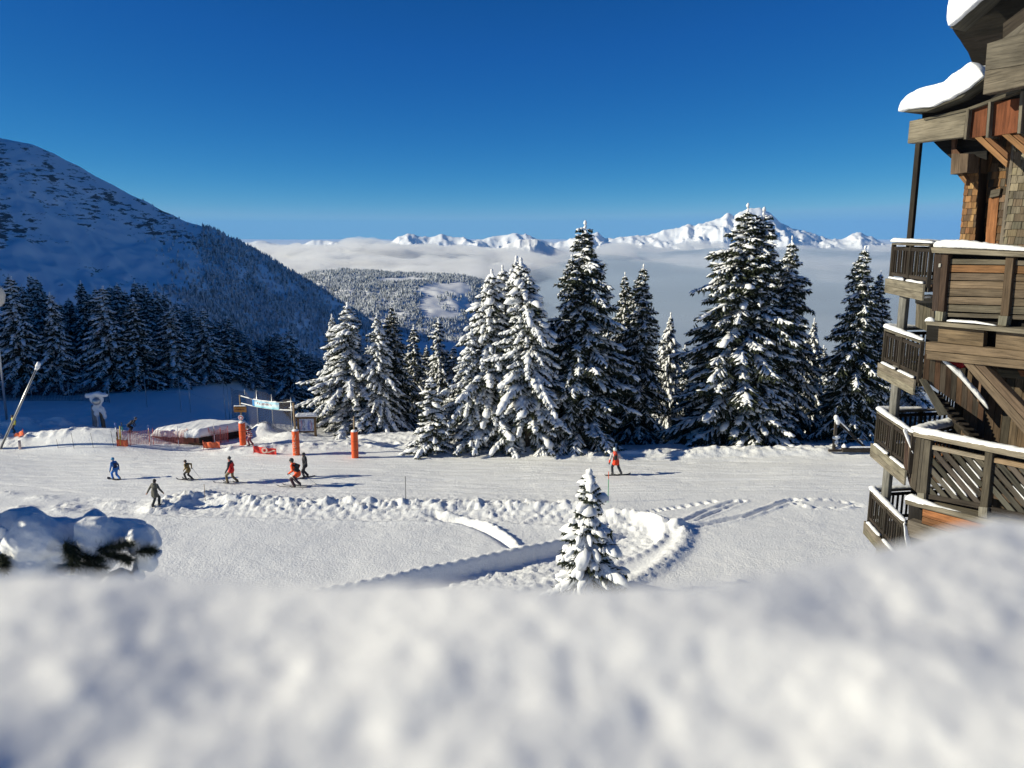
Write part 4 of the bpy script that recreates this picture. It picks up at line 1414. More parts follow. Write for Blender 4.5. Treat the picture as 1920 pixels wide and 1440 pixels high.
# --- upper front deck: plank parapet
dk = P_(empty("front_deck"))
dk.parent = chalet
dk.location = (0, 0, 0)
def deckpart(pk, name, bevel=0.006):
    return P_(pk.build(name, dk, bevel=bevel))
pk = Planks()
pk.prism(polyF([(1745, 464), (2000, 477), (2000, 486), (1747, 474)], -0.16), FN * 0.34, PALE, vary=0.05)
deckpart(pk, "handrail")
for q, qs, tag_ in (([(1752, 475), (1778, 476), (1769, 585), (1747, 583)], [(1754, 583), (1768, 585), (1766, 602), (1752, 601)], 0), ([(1886, 478), (1901, 478), (1890, 593), (1875, 592)], [(1872, 592), (1889, 593), (1886, 611), (1871, 609)], 1)):
    pk = Planks()
    if tag_ == 0:
        m = [((a[0] + b[0]) / 2, (a[1] + b[1]) / 2) for a, b in ((q[0], q[1]), (q[3], q[2]))]
        pk.prism(polyF([q[0], m[0], m[1], q[3]], -0.06), FN * 0.22, (0.062, 0.046, 0.040), grain=up)
        pk.prism(polyF([m[0], q[1], q[2], m[1]], -0.05), FN * 0.22, (0.065, 0.045, 0.035), grain=up)
        pk.prism(polyF([(1760, 494), (1764, 494), (1763, 501), (1759, 501)], -0.09), FN * 0.03, (0.6, 0.6, 0.6))
    else:
        pk.prism(polyF(q, -0.05), FN * 0.22, BROWN, grain=up)
    po = deckpart(pk, "post")
    pk = Planks()
    pk.prism(polyF(qs, -0.08), FN * 0.24, (0.30, 0.29, 0.25))
    pk.build("shoe", po)
rows = [(380, 447, 390, 455), (458, 548, 466, 560), (562, 650, 572, 663), (664, 752, 672, 768), (760, 852, 775, 872), (866, 952, 882, 980), (966, 1050, 990, 1082), (1072, 1120, 1098, 1150)]
cols_ = [(0.15, 0.14, 0.115), (0.27, 0.15, 0.075), (0.15, 0.12, 0.095), (0.21, 0.165, 0.12), (0.155, 0.125, 0.095), (0.18, 0.145, 0.11), (0.14, 0.13, 0.105), (0.13, 0.12, 0.10)]
pk = Planks()
for (a0, a1, b0, b1), c in zip(rows, cols_):
    x0 = 1776 - (a0 - 380) / 700 * 8
    pk.prism(polyF([(x0, 430 + .1458 * a0), (1889 - (a0 - 380) / 700 * 11, 430 + .1458 * b0), (1889 - (a0 - 380) / 700 * 11, 430 + .1458 * b1), (x0 - 1, 430 + .1458 * a1)], 0.07 + rw.uniform(0, 0.02)), FN * 0.06, c, vary=0.06)
    pk.prism(polyF([(1898 - (a0 - 380) / 700 * 11, 430 + .1458 * (b0 + 4)), (2000, 430 + .1458 * (b0 + 26)), (2000, 430 + .1458 * (b1 + 30)), (1898 - (a0 - 380) / 700 * 11, 430 + .1458 * (b1 + 6))], 0.07 + rw.uniform(0, 0.02)), FN * 0.06, c if rw.uniform() < 0.7 else BROWN, vary=0.25)
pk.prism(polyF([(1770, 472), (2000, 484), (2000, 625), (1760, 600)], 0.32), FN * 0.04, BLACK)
deckpart(pk, "parapet")
pk = Planks()
pk.prism(polyF([(1735, 602), (2000, 624), (2000, 634), (1736, 609)], -0.22), FN * 0.8, PALE, vary=0.05)
deckpart(pk, "ledge")
pk = Planks()
pk.prism(polyF([(1760, 611), (1845, 619), (1843, 650), (1758, 641)], 0.02), FN * 0.2, (0.20, 0.155, 0.105), vary=0.05)
pk.prism(polyF([(1868, 621), (2000, 632), (2000, 668), (1866, 652)], 0.02), FN * 0.2, (0.18, 0.14, 0.10), vary=0.05)
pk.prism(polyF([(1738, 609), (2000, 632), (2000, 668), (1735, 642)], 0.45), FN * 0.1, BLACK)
pk.prism(polyF([(1736, 641), (2000, 667), (2000, 683), (1735, 657)], -0.12), FN * 0.3, (0.20, 0.155, 0.11), vary=0.04)
pk.prism(polyF([(1735, 658), (2000, 684), (2000, 701), (1735, 673)], -0.10), FN * 0.3, (0.185, 0.145, 0.105), vary=0.04)
deckpart(pk, "beam")
pk = Planks()
pk.prism(polyF([(1802, 677), (1823, 681), (1990, 865), (1990, 895)], -0.02), FN * 0.25, (0.18, 0.14, 0.105), vary=0.04)
pk.prism(polyF([(1824, 681), (1844, 684), (1990, 835), (1990, 863)], 0.0), FN * 0.25, (0.16, 0.12, 0.09), vary=0.04)
deckpart(pk, "brace")
pk = Planks()
pk.prism(polyF([(1868, 692), (2000, 700), (2000, 720), (1876, 707)], 0.9), FN * 0.2, (0.12, 0.11, 0.085))
pk.prism(polyF([(1908, 694), (2000, 700), (2000, 716), (1914, 706)], 0.85), FN * 0.03, ORANGE)
deckpart(pk, "beam")
P_(snow_strip("snow", [onF(1749, 463, 0.0), onF(1800, 464, 0.0), onF(1930, 471, 0.0), onF(2000, 475, 0.0)], [0.34, 0.34, 0.32, 0.3], [0.34, 0.30, 0.13, 0.1], dk, 81, tip=0.9))
P_(snow_strip("snow", [onF(1734, 602, -0.1), onF(1753, 604, -0.1)], 0.24, 0.22, dk, 82, tip=1.0))
P_(snow_strip("snow", [onF(1775, 602, -0.08), onF(1830, 606, -0.1), onF(1869, 611, -0.1)], [0.3, 0.22, 0.1], [0.10, 0.09, 0.04], dk, 83))
# deck floor
pk = Planks()
pk.prism([F3(0, 0.1, 14.05), F3(6, 0.1, 14.05), F3(6, 1.6, 14.05), F3(0, 1.6, 14.05)], (0, 0, -0.18), BROWN, grain=FD)
deckpart(pk, "floor")

# --- staircase between the second and third balconies
S0, S1 = onF(1768, 680, 0.22), onF(1852, 770, 1.15)
sd = (S1 - S0)
sd.z = 0
sd.normalize()
snn = Vector((-sd.y, sd.x, 0))
snn = snn if snn.y > 0 else -snn
stair = P_(empty("staircase"))
stair.parent = chalet
stair.location = (0, 0, 0)
def onS(px, py, o=0.0):
    return onPlane(px, py, S0 + snn * o, snn)
pk = Planks()
nb = 11
for j in range(nb):
    f0, f1 = j / nb, (j + 0.94) / nb
    def top_(f): return (1735 + f * 110, 664 + max(0, f - 0.26) * 140)
    def bot_(f): return (1731 + f * 112, 712 + f * 78)
    pk.prism([onS(*bot_(f0)), onS(*bot_(f1)), onS(*top_(f1)), onS(*top_(f0))], snn * 0.04, [(0.13, 0.085, 0.06), (0.10, 0.085, 0.07), (0.16, 0.10, 0.065), (0.12, 0.10, 0.08)][j % 4], grain=up, vary=0.25)
P_(pk.build("parapet", stair))
pk = Planks()
pk.prism([onS(1725, 712, -0.06), onS(1737, 712, -0.06), onS(1778, 776, -0.06), onS(1762, 780, -0.06)], snn * 0.12, GREY)
pk.prism([onS(1768, 678, 1.0), onS(1790, 690, 1.0), onS(1850, 760, 1.0), onS(1840, 790, 1.0)], snn * 0.06, DARK)
for j in range(9):
    f = j / 9
    p = S0.lerp(S1, f) - up * 1.0
    pk.box(p, p + snn * 1.0, 0.05, 0.26, DARK)
P_(pk.build("stringer", stair))
P_(snow_strip("snow", [onS(1766, 676), onS(1800, 707), onS(1835, 747), onS(1853, 768)], [0.24, 0.34, 0.36, 0.3], [0.16, 0.30, 0.30, 0.12], stair, 84))
pk = Planks()
for j in range(12):
    p = S0.lerp(S1, 0.25 + j * 0.06) + snn * 1.05 - up * 1.0
    pk.box(p, p + up * 0.95, 0.05, 0.03, DARK, up=sd)
P_(pk.build("railing", stair))
M['red_cloth'] = plain("red_cloth", (0.55, 0.02, 0.03), 0.7, var=0.4, scale=9)
cl = lumps(np.array([onS(1790, 682, 0.6)[:], onS(1797, 686, 0.6)[:], onS(1803, 684, 0.55)[:], onS(1785, 680, 0.6)[:]]), np.tile(sd[:], (4, 1)), np.tile(snn[:], (4, 1)), np.tile([[0, 0, 1.]], (4, 1)), np.array([[.16, .12, .16], [.14, .1, .12], [.13, .1, .18], [.12, .1, .1]]), 5, fine=True)
tag(link("red_cloth", mesh_np("red_cloth", cl[0], cl[1], M['red_cloth'])), "crumpled bright red cloth glimpsed behind the chalet's stair rail", "cloth")

# --- lower front deck: slanting lattice parapet
dk2 = P_(empty("front_deck"))
dk2.parent = chalet
dk2.location = (0, 0, 0)
def deckpart(pk, name, bevel=0.006):
    return P_(pk.build(name, dk2, bevel=bevel))
pk = Planks()
pk.prism(polyF([(1712, 810), (2000, 864), (2000, 878), (1712, 818)], -0.14), FN * 0.34, PALE, vary=0.05)
side0 = onF(1712, 813, 0.05)
side1 = side0 + FN * 3.0
pk.box(side0 - up * 0.03, side1 - up * 0.03, 0.07, 0.30, GREY)
deckpart(pk, "handrail")
for q, qs, two in (([(1717, 819), (1745, 827), (1735, 938), (1706, 912)], [(1720, 924), (1733, 925), (1732, 940), (1719, 937)], 1), ([(1847, 846), (1861, 849), (1851, 952), (1837, 950)], [(1835, 950), (1851, 952), (1850, 972), (1834, 968)], 0)):
    pk = Planks()
    if two:
        for fa, fb in ((0, 0.36), (0.38, 0.56), (0.58, 1)):
            a = [(q[0][0] + (q[1][0] - q[0][0]) * f, q[0][1] + (q[1][1] - q[0][1]) * f) for f in (fa, fb)]
            b = [(q[3][0] + (q[2][0] - q[3][0]) * f, q[3][1] + (q[2][1] - q[3][1]) * f) for f in (fa, fb)]
            pk.prism(polyF([a[0], a[1], b[1], b[0]], -0.06 + 0.02 * fa), FN * 0.2, (0.115, 0.105, 0.09), grain=up, vary=0.2)
    else:
        pk.prism(polyF(q, -0.05), FN * 0.22, (0.10, 0.09, 0.075), grain=up)
    po = deckpart(pk, "post")
    pk = Planks()
    pk.prism(polyF(qs, -0.08), FN * 0.24, (0.32, 0.31, 0.28))
    pk.build("shoe", po)
pk = Planks()
pk.prism(polyF([(1744, 834), (1847, 856), (1847, 864), (1744, 842)], 0.02), FN * 0.1, PALE)
deckpart(pk, "rail")
pk = Planks()
pk.prism(polyF([(1861, 858), (2000, 886), (2000, 896), (1861, 867)], 0.02), FN * 0.1, (0.27, 0.20, 0.14))
deckpart(pk, "rail")
pk = Planks()
pk.prism(polyF([(1735, 926), (1838, 944), (1838, 954), (1735, 934)], 0.04), FN * 0.1, DARK)
deckpart(pk, "rail")
pk = Planks()
pk.prism(polyF([(1852, 950), (2000, 978), (2000, 988), (1852, 960)], 0.04), FN * 0.1, DARK)
deckpart(pk, "rail")
def clip_line(p, q, poly):
    """part of segment p-q inside a convex pixel polygon"""
    t0, t1 = 0.0, 1.0
    n = len(poly)
    cx = sum(a for a, _ in poly) / n
    cy_ = sum(b for _, b in poly) / n
    for i in range(n):
        ax, ay = poly[i]
        bx, by = poly[(i + 1) % n]
        nx, ny = -(by - ay), bx - ax
        if nx * (cx - ax) + ny * (cy_ - ay) < 0:
            nx, ny = -nx, -ny
        dp = nx * (p[0] - ax) + ny * (p[1] - ay)
        dq = nx * (q[0] - ax) + ny * (q[1] - ay)
        if dp < 0 and dq < 0:
            return None
        if dp < 0:
            t0 = max(t0, dp / (dp - dq))
        elif dq < 0:
            t1 = min(t1, dp / (dp - dq))
    if t0 >= t1:
        return None
    f = lambda t: (p[0] + (q[0] - p[0]) * t, p[1] + (q[1] - p[1]) * t)
    return f(t0), f(t1)
lat = Planks()
lat_snow = []
for bay, x0 in (([(1742, 836), (1848, 858), (1838, 948), (1734, 928)], 1655), ([(1860, 862), (2000, 890), (2000, 985), (1852, 955)], 1775)):
    for j in range(12):
        xs = x0 + j * 17.5
        c = clip_line((xs, 815), (xs + 150, 990), bay)
        if c is None or math.hypot(c[1][0] - c[0][0], c[1][1] - c[0][1]) < 14:
            continue
        a, b = onF(*c[0], 0.09), onF(*c[1], 0.09)
        lat.box(a, b, 0.15, 0.045, (0.10, 0.095, 0.085), up=FN.cross((b - a).normalized()), vary=0.3)
        if 2 <= j <= 7:
            L = (b - a)
            lat_snow.append((a + L * 0.45 + up * 0.10, b - L * 0.06 + up * 0.10))
deckpart(lat, "lattice")
for i, (a, b) in enumerate(lat_snow):
    P_(snow_strip("snow", [a, b], [0.03, 0.09], [0.02, 0.08], dk2, 100 + i))
pk = Planks()
pk.prism(polyF([(1697, 937), (2000, 1010), (2000, 1022), (1697, 945)], -0.2), FN * 0.7, PALE, vary=0.05)
deckpart(pk, "ledge")
pk = Planks()
pk.prism(polyF([(1730, 953), (2000, 1018), (2000, 1045), (1729, 968)], 0.0), FN * 0.2, ORANGE, vary=0.05)
pk.prism(polyF([(1729, 969), (2000, 1046), (2000, 1070), (1728, 981)], 0.01), FN * 0.2, (0.24, 0.12, 0.06), vary=0.05)
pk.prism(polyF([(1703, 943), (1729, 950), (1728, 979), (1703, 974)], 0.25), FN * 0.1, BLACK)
pk.prism(polyF([(1702, 975), (2000, 1066), (2000, 1100), (1700, 1004)], -0.05), FN * 0.3, GREY)
deckpart(pk, "beam")
zf = RAILZ[2] - 1.12
pk = Planks()
pk.prism([F3(0, 0.1, zf), F3(6, 0.1, zf), F3(6, 1.6, zf), F3(0, 1.6, zf)], (0, 0, -0.18), BROWN, grain=FD)
for j in range(9):                              # slats of the end rail
    p = side0 + FN * (0.45 + 0.2 * j)
    pk.box(p - up * 1.0, p - up * 0.18, 0.09, 0.03, ORANGE if j > 3 else BROWN, up=FN)
pk.box(side0 + FN * 0.3 - up * 0.2, side0 + FN * 2.6 - up * 0.2, 0.09, 0.05, (0.22, 0.12, 0.07))
deckpart(pk, "floor")
P_(snow_strip("snow", [onF(1714, 810, 0.02), onF(1760, 818, 0.0), onF(1850, 835, 0.0), onF(2000, 862, 0.0)], [0.34, 0.32, 0.30, 0.3], [0.30, 0.24, 0.17, 0.15], dk2, 86, tip=0.9))
P_(snow_strip("snow", [side0 + up * 0.03, side1 + up * 0.03], [0.40, 0.40], [0.30, 0.34], dk2, 87))
P_(snow_strip("snow", [onF(1697, 936, -0.02), onF(1720, 941, -0.05), onF(1760, 954, -0.08), onF(1835, 972, -0.1)], [0.40, 0.34, 0.22, 0.08], [0.45, 0.26, 0.14, 0.05], dk2, 88, tip=0.9))
# slanting parapet that joins the third balcony to the deck corner
pk = Planks()
for j in range(5):
    f0, f1 = j / 5, (j + 0.95) / 5
    pk.prism([onF(1694 + 12 * f0, 872 + 40 * f0, -0.02), onF(1694 + 12 * f1, 872 + 40 * f1, -0.02), onF(1697 + 17 * f1, 806 + 34 * f1, -0.02), onF(1697 + 17 * f0, 806 + 34 * f0, -0.02)], FN * 0.05, (0.12, 0.085, 0.07), grain=up, vary=0.3)
deckpart(pk, "parapet")
P_(snow_strip("snow", [onF(1695, 803, -0.05), onF(1705, 828, -0.05), onF(1714, 852, -0.05)], [0.16, 0.22, 0.12], [0.10, 0.16, 0.08], dk2, 89))
P_(snow_strip("snow", [B_ + up * (RAILZ[3] + 0.02), onF(1702, 1015, -0.1), onF(1706, 1040, -0.1)], [0.16, 0.2, 0.2], [0.10, 0.14, 0.1], dk2, 90))
# inner back panel of the second balcony
pk = Planks()
for j in range(5):
    f0, f1 = j / 5, (j + 0.95) / 5
    pk.prism([onF(1716 + 34 * f0, 612 + 14 * f0, 1.5), onF(1716 + 34 * f1, 612 + 14 * f1, 1.5), onF(1718 + 34 * f1, 567, 1.5), onF(1718 + 34 * f0, 567, 1.5)], FN * 0.06, GREY, grain=up, vary=0.2)
pk.prism(polyF([(1716, 560), (1752, 558), (1752, 568), (1716, 569)], 1.45), FN * 0.2, PALE)
P_(pk.build("screen", chalet))
P_(snow_strip("snow", [onF(1717, 560, 1.55), onF(1752, 558, 1.55)], 0.3, 0.16, chalet, 91))
# ------------------------------------------------------------------ thick snow heaped on the balcony edge right below the view
bx = np.concatenate([np.linspace(-2.4, -0.86, 110), np.linspace(-0.85, 0.95, 440), np.linspace(0.96, 2.4, 110)])
by = np.concatenate([np.linspace(0.10, 0.95, 300), np.linspace(0.97, 1.3, 14)])
BX, BY = np.meshgrid(bx, by)
YE = np.full(BX.shape, 0.53)
for _ in range(3):                     # the heap reaches farther out where its edge stands higher in the view
    PXB = 960 + BX / YE * FPX * 0.92
    edge = np.interp(PXB, [-200, 0, 180, 300, 420, 520, 620, 760, 860, 1000, 1150, 1260, 1330, 1420, 1520, 1620, 1700, 1770, 1830, 1880, 1930, 2100],
                     [1078, 1078, 1080, 1080, 1080, 1086, 1089, 1089, 1096, 1106, 1104, 1098, 1087, 1072, 1048, 1025, 1008, 990, 970, 970, 977, 987])
    ang = np.arctan((edge - 720) / FPX) + PITCH
    YE = 0.243 / np.tan(ang)
crest_z = -0.243
t = BY - YE
BZ = crest_z + np.where(t < 0, t * 0.045 - 0.10 * t * t, -1.6 * t ** 2 - 0.55 * t)
fall = sm(0.0, 0.30, t)
BZ -= fall * 0.35
lump = 0.0042 * fbm(BX / 0.075, BY / 0.07, 1, 301) + 0.0085 * fbm(BX / 0.15, BY / 0.12, 1, 303) + 0.013 * fbm(BX / 0.30, BY / 0.20, 2, 305) + 0.0022 * fbm(BX / 0.02, BY / 0.02, 3, 307) - 0.004
lump = lump - (0.30 * np.maximum(YE - BY, 0) * (BX + 0.1) * sm(0.25, -0.15, BX)) * 0.12
lump = lump * 0.86
BZ += lump * sm(0.06, -0.10, t) + lump * 0.25
me = mesh_np("snow_bank", np.stack([BX.ravel(), BY.ravel(), CAMZ + BZ.ravel()], 1), grid_faces(len(bx), len(by)), M['snow_bank'] if 'snow_bank' in M else snow_mat("snow_bank", 60, 0.01, 0.35, col=(0.88, 0.88, 0.875)))
# close it into a body with an underside
o = link("snow_bank", me)
md = o.modifiers.new("thick", 'SOLIDIFY')
md.thickness = 0.25
md.offset = -1
tag(o, "thick soft blurred snow bank heaped along the balcony edge below the view", "snow bank")

# ------------------------------------------------------------------ tools for rounded bodies
def remeshed(name, verts_faces, voxel, mats, parent=None, smooth=4, face_mat=None, noise=None):
    """union of closed shells grown into one skin"""
    V, F, o = [], [], 0
    for v, f in verts_faces:
        V.append(np.asarray(v))
        F.append(np.asarray(f) + o)
        o += len(v)
    tri = [f for f in F]
    me = bpy.data.meshes.new(name)
    me.from_pydata(np.vstack(V).tolist(), [], [tuple(int(i) for i in q) for f in tri for q in f])
    ob = link(name, me, parent)
    md = ob.modifiers.new("r", 'REMESH')
    md.mode = 'VOXEL'
    md.voxel_size = voxel
    if smooth:
        s = ob.modifiers.new("s", 'SMOOTH')
        s.factor = 0.5
        s.iterations = smooth
    dg = bpy.context.evaluated_depsgraph_get()
    m2 = bpy.data.meshes.new_from_object(ob.evaluated_get(dg))
    ob.modifiers.clear()
    ob.data = m2
    bpy.data.meshes.remove(me)
    m2.name = name
    if noise:
        amp, sc, sd = noise
        co = np.empty(len(m2.vertices) * 3, dtype=np.float32)
        m2.vertices.foreach_get("co", co)
        co = co.reshape(-1, 3)
        co = co + amp * np.stack([noise3(co, sc, sd), noise3(co, sc, sd + 7), noise3(co, sc, sd + 11)], 1)
        m2.vertices.foreach_set("co", co.astype(np.float32).ravel())
    m2.polygons.foreach_set("use_smooth", np.ones(len(m2.polygons), dtype=bool))
    m2.materials.clear()
    for m in mats if isinstance(mats, (list, tuple)) else [mats]:
        m2.materials.append(m)
    if face_mat is not None:
        c = np.empty(len(m2.polygons) * 3, dtype=np.float32)
        m2.polygons.foreach_get("center", c)
        m2.polygons.foreach_set("material_index", face_mat(c.reshape(-1, 3)).astype(np.int32))
    m2.update()
    return ob

def ball(c, r, squash=(1, 1, 1)):
    return LV * r * np.array(squash) + np.array(c), LF

def capsule(a, b, ra, rb, k=12):
    """tapered limb with round ends"""
    a, b = np.array(a, float), np.array(b, float)
    ax = b - a
    L = np.linalg.norm(ax)
    ax = ax / max(L, 1e-9)
    s = np.cross(ax, [0.3, 0.9, 0.31])
    s /= np.linalg.norm(s)
    u = np.cross(ax, s)
    rings = [(a, -1.0, ra * 0.02)] + [(a, -math.cos(t), ra * math.sin(t)) for t in (0.5, 1.05)] + [(a, 0, ra)] + [(b, 0, rb)] + [(b, math.cos(t), rb * math.sin(t)) for t in (1.05, 0.5)] + [(b, 1.0, rb * 0.02)]
    V = []
    for i, (c, h, r) in enumerate(rings):
        base = c + ax * h * (ra if i < 4 else rb)
        for j in range(k):
            an = 2 * math.pi * j / k
            V.append(base + (s * math.cos(an) + u * math.sin(an)) * r)
    F = []
    n = len(rings)
    for i in range(n - 1):
        for j in range(k):
            F.append((i * k + j, i * k + (j + 1) % k, (i + 1) * k + (j + 1) % k))
            F.append((i * k + j, (i + 1) * k + (j + 1) % k, (i + 1) * k + j))
    for j in range(1, k - 1):
        F.append((0, j + 1, j))
        F.append(((n - 1) * k, (n - 1) * k + j, (n - 1) * k + j + 1))
    return np.array(V), np.array(F)

# ------------------------------------------------------------------ snow buried bough tops at the lower left
def buried_top():
    e = empty("spruce_tree", at(130, 1075, 7.2), 0, "spruce whose bough, buried under a thick shaded snow cap, reaches in just below the balcony", "tree")
    c = e.location
    r = np.random.default_rng(12)
    D = 7.2
    caps = [(-60, 1010, 90, 46), (20, 1008, 60, 40), (70, 1012, 60, 42), (125, 1008, 62, 44), (150, 995, 55, 30), (185, 1012, 45, 40), (215, 1002, 42, 28), (243, 1000, 32, 26), (262, 1020, 30, 26), (285, 1016, 20, 18), (290, 1035, 14, 10), (60, 1050, 55, 36), (110, 1058, 42, 30), (20, 1060, 45, 30), (-40, 1060, 60, 40), (275, 1050, 16, 14), (205, 1056, 22, 16), (140, 1090, 70, 30), (40, 1100, 90, 36), (-60, 1110, 90, 50), (225, 1085, 30, 20)]
    sh = []
    for k, (px, py, rx_, ry_) in enumerate(caps):
        p = at(px, py, D + 0.25 * math.sin(k * 2.1))
        sc = D / FPX
        sh.append(ball(np.array((p - c)[:]), 1.0, (rx_ * sc, max(rx_, 40) * sc * 0.9, ry_ * sc)))
    for k in range(70):
        px, py = r.uniform(-30, 282), r.uniform(985, 1075)
        if py < 985 + 22 * abs(math.sin(px * 0.021)) or (118 < px < 262 and py > 1022):
            continue
        q = r.uniform(7, 17) * D / FPX
        sh.append(ball(np.array((at(px, py, D - 0.26 + r.uniform(-0.05, 0.1)) - c)[:]), q, (1.2, 1, r.uniform(0.7, 1.1))))
    for px0, py0, px1, py1, r0, r1 in ((-120, 1000, 60, 995, 46, 38), (40, 1000, 170, 996, 38, 32), (150, 998, 262, 1010, 34, 24), (-120, 1050, 40, 1045, 50, 40)):
        sc = D / FPX
        a_, b_ = at(px0, py0, D + 0.12) - c, at(px1, py1, D + 0.05) - c
        sh.append(capsule(a_, b_, r0 * sc, r1 * sc))
    s = remeshed("snow_load", sh, 0.020, snow_mat("snow_cap", 14.0, 0.03, 0.6), e, smooth=3, noise=(0.075, 4.0, 44))
    co = np.empty(len(s.data.vertices) * 3, dtype=np.float32)
    s.data.vertices.foreach_get("co", co)
    co = co.reshape(-1, 3)
    co = co + 0.022 * np.stack([noise3(co, 13.0, 61), noise3(co, 13.0, 67), noise3(co, 13.0, 71)], 1)
    s.data.vertices.foreach_set("co", co.astype(np.float32).ravel())
    s.data.update()
    # dark sprays of needles poking out below the caps
    V, F, tone = [], [], []
    def spray(p, d, L, n):
        d = Vector(d).normalized()
        for j in range(n):
            t = r.uniform(0, 1)
            b = Vector(p) + d * (L * t)
            q = (d * 0.9 + Vector(r.normal(0, 0.75, 3))).normalized()
            ln = 0.085 * r.uniform(0.7, 1.4) * (1.15 - 0.4 * t)
            w = q.cross(Vector(r.normal(0, 1, 3))).normalized() * 0.0035
            o = len(V)
            V.extend([(b - w)[:], (b + q * ln * 0.5 + w * 1.2)[:], (b + q * ln)[:], (b + w - q * 0.004)[:]])
            F.append((o, o + 1, o + 2, o + 3))
            tone.extend([r.uniform(0, 0.8)] * 4)
    fr = lambda px, py, d=-0.42: at(px, py, D + d) - c
    for px, py, qx_, qy_ in [(120, 1018, 155, 1060), (128, 1020, 150, 1068), (140, 1025, 195, 1062), (150, 1040, 190, 1072), (180, 1030, 258, 1020), (190, 1035, 250, 1048), (200, 1040, 262, 1052), (210, 1028, 262, 1016), (230, 1040, 240, 1058), (258, 1032, 300, 1034), (262, 1033, 296, 1030), (0, 1040, 12, 1060), (0, 1050, 14, 1072), (2, 1040, 8, 1078), (130, 1035, 140, 1078), (150, 1055, 210, 1068), (170, 1045, 200, 1052), (125, 1022, 138, 1046)]:
        for q in range(3):
            a = fr(px + r.uniform(-4, 4), py + r.uniform(-3, 3), -0.40 + r.uniform(-0.08, 0.12))
            b = fr(qx_ + r.uniform(-5, 5), qy_ + r.uniform(-4, 4), -0.50 + r.uniform(-0.1, 0.1))
            spray(a, (b - a) * 0.8, (b - a).length * 0.8, 120)
    me = mesh_np("crown", V, np.array(F), M['needle'], smooth=False, attrs={"tone": np.array(tone)})
    link("crown", me, e)
    # added spruce, unseen beyond the left border, put there to shade these boughs
    tx_, ty_ = -7.55, 6.65
    b0 = gz(tx_, ty_)
    t = tree_meshes("buried", 309, 18.9 - b0, 2.9, load=0.9, droop=1.0, bare=0.06, gap=0.62, per=6, power=0.8, dens=0.8)
    o = Vector((tx_, ty_, b0 - 0.1)) - c
    link("trunk", t[0], e, o)
    link("crown", t[1], e, o)
    link("snow_load", t[2], e, o)
    pk = Planks()
    pk.pole(o + Vector((0, 0, 12.6 - b0)), (-0.9, 0.0, -0.12), 0.07, 0.05, (0.08, 0.06, 0.045))
    pk.pole((-0.9, 0.0, -0.12), (-0.2, 0.05, 0.02), 0.05, 0.02, (0.08, 0.06, 0.045))
    pk.build("bough", e)
buried_top()

# ------------------------------------------------------------------ the small snow-laden spruce by the path
def small_spruce():
    g = flat(1100, 1138)
    b = gz(g.x, g.y)
    tip = at(1102, 888, g.y)
    H = tip.z - b
    t = tree_meshes("small", 311, H, 1.62, load=1.5, droop=0.95, bare=0.05, gap=0.36, per=6, tw=0.16, power=0.75, fine=True, dens=1.6)
    e = empty("spruce_tree", (g.x, g.y, b - 0.05), 0.7, "lone small spruce weighed down with snow, standing beside the trodden path", "tree")
    link("trunk", t[0], e)
    link("crown", t[1], e)
    s = link("snow_load", t[2], e)
    # the heaviest pads, fused lumps drooping over the lower boughs
    r = np.random.default_rng(31)
    sh = []
    for z, R_, n in ((0.55, 1.30, 8), (1.05, 1.25, 8), (1.6, 1.08, 8), (2.15, 0.90, 7), (2.7, 0.72, 6), (3.25, 0.55, 5), (3.8, 0.38, 4), (4.25, 0.22, 3), (4.62, 0.10, 2)):
        a0 = r.uniform(0, 6.28)
        for j in range(n):
            a = a0 + 6.283 * (j + r.uniform(-0.25, 0.25)) / n
            q = np.array([math.cos(a), math.sin(a), 0])
            L = R_ * r.uniform(0.7, 1.25)
            zz = z * H / 5.0
            c0 = q * L * 0.30 + np.array([0, 0, zz + 0.12])
            c1 = q * L * 0.70 + np.array([0, 0, zz + 0.02])
            c2 = q * L * 0.98 + np.array([0, 0, zz - 0.20 * r.uniform(0.5, 1.4)])
            w = 0.14 * (0.5 + R_ * 0.5) * r.uniform(0.65, 1.3)
            if r.uniform() < 0.14:
                continue
            sh.append(capsule(c0, c1, w * 0.8, w))
            sh.append(capsule(c1, c2, w, w * r.uniform(0.5, 0.8)))
    sh.append(ball((0.0, 0, H - 0.42), 0.13, (1.3, 1.2, 0.9)))
    remeshed("snow_load", sh, 0.035, M['snow_lump'], e, smooth=3, noise=(0.05, 4.5, 61))
small_spruce()

sh = []
for px, py, r_, w_ in PUFF_AT:
    for q in range(9):
        rr_ = r_ + rc.uniform(-0.8, 0.8) * w_
        ww = w_ * rc.uniform(0.35, 0.75)
        hh = ww * rc.uniform(0.16, 0.30)
        p = at(px, py + rc.uniform(-1, 9), rr_)
        p.x += rc.uniform(-0.9, 0.9) * w_
        sh.append(ball((p.x, p.y, p.z - hh), 1.0, (ww, ww * 1.1, hh)))
M['tuft'] = volume_mat("cloud_tuft", (0.99, 0.99, 0.99), 0.0045, 0.2)
o = remeshed("cloud", sh, 40.0, M['tuft'], None, smooth=1)
co = np.empty(len(o.data.vertices) * 3, dtype=np.float32)
o.data.vertices.foreach_get("co", co)
co = co.reshape(-1, 3)
co[:, 2] += 55 * fbm(co[:, 0] / 420 + co[:, 2] / 300, co[:, 1] / 420, 4, 501) + 20 * fbm(co[:, 0] / 120, co[:, 1] / 120 + co[:, 2] / 90, 2, 503)
co[:, 0] += 50 * fbm(co[:, 1] / 300, co[:, 2] / 140 + co[:, 0] / 500, 3, 505)
o.data.vertices.foreach_set("co", co.ravel())
o.data.update()
tag(o, kind="stuff")
# ------------------------------------------------------------------ small materials
def solid(name, col, rough=0.6, metal=0.0, var=0.12, scale=20.0):
    if name not in M:
        M[name] = plain(name, col, rough, metal, var, scale)
    return M[name]

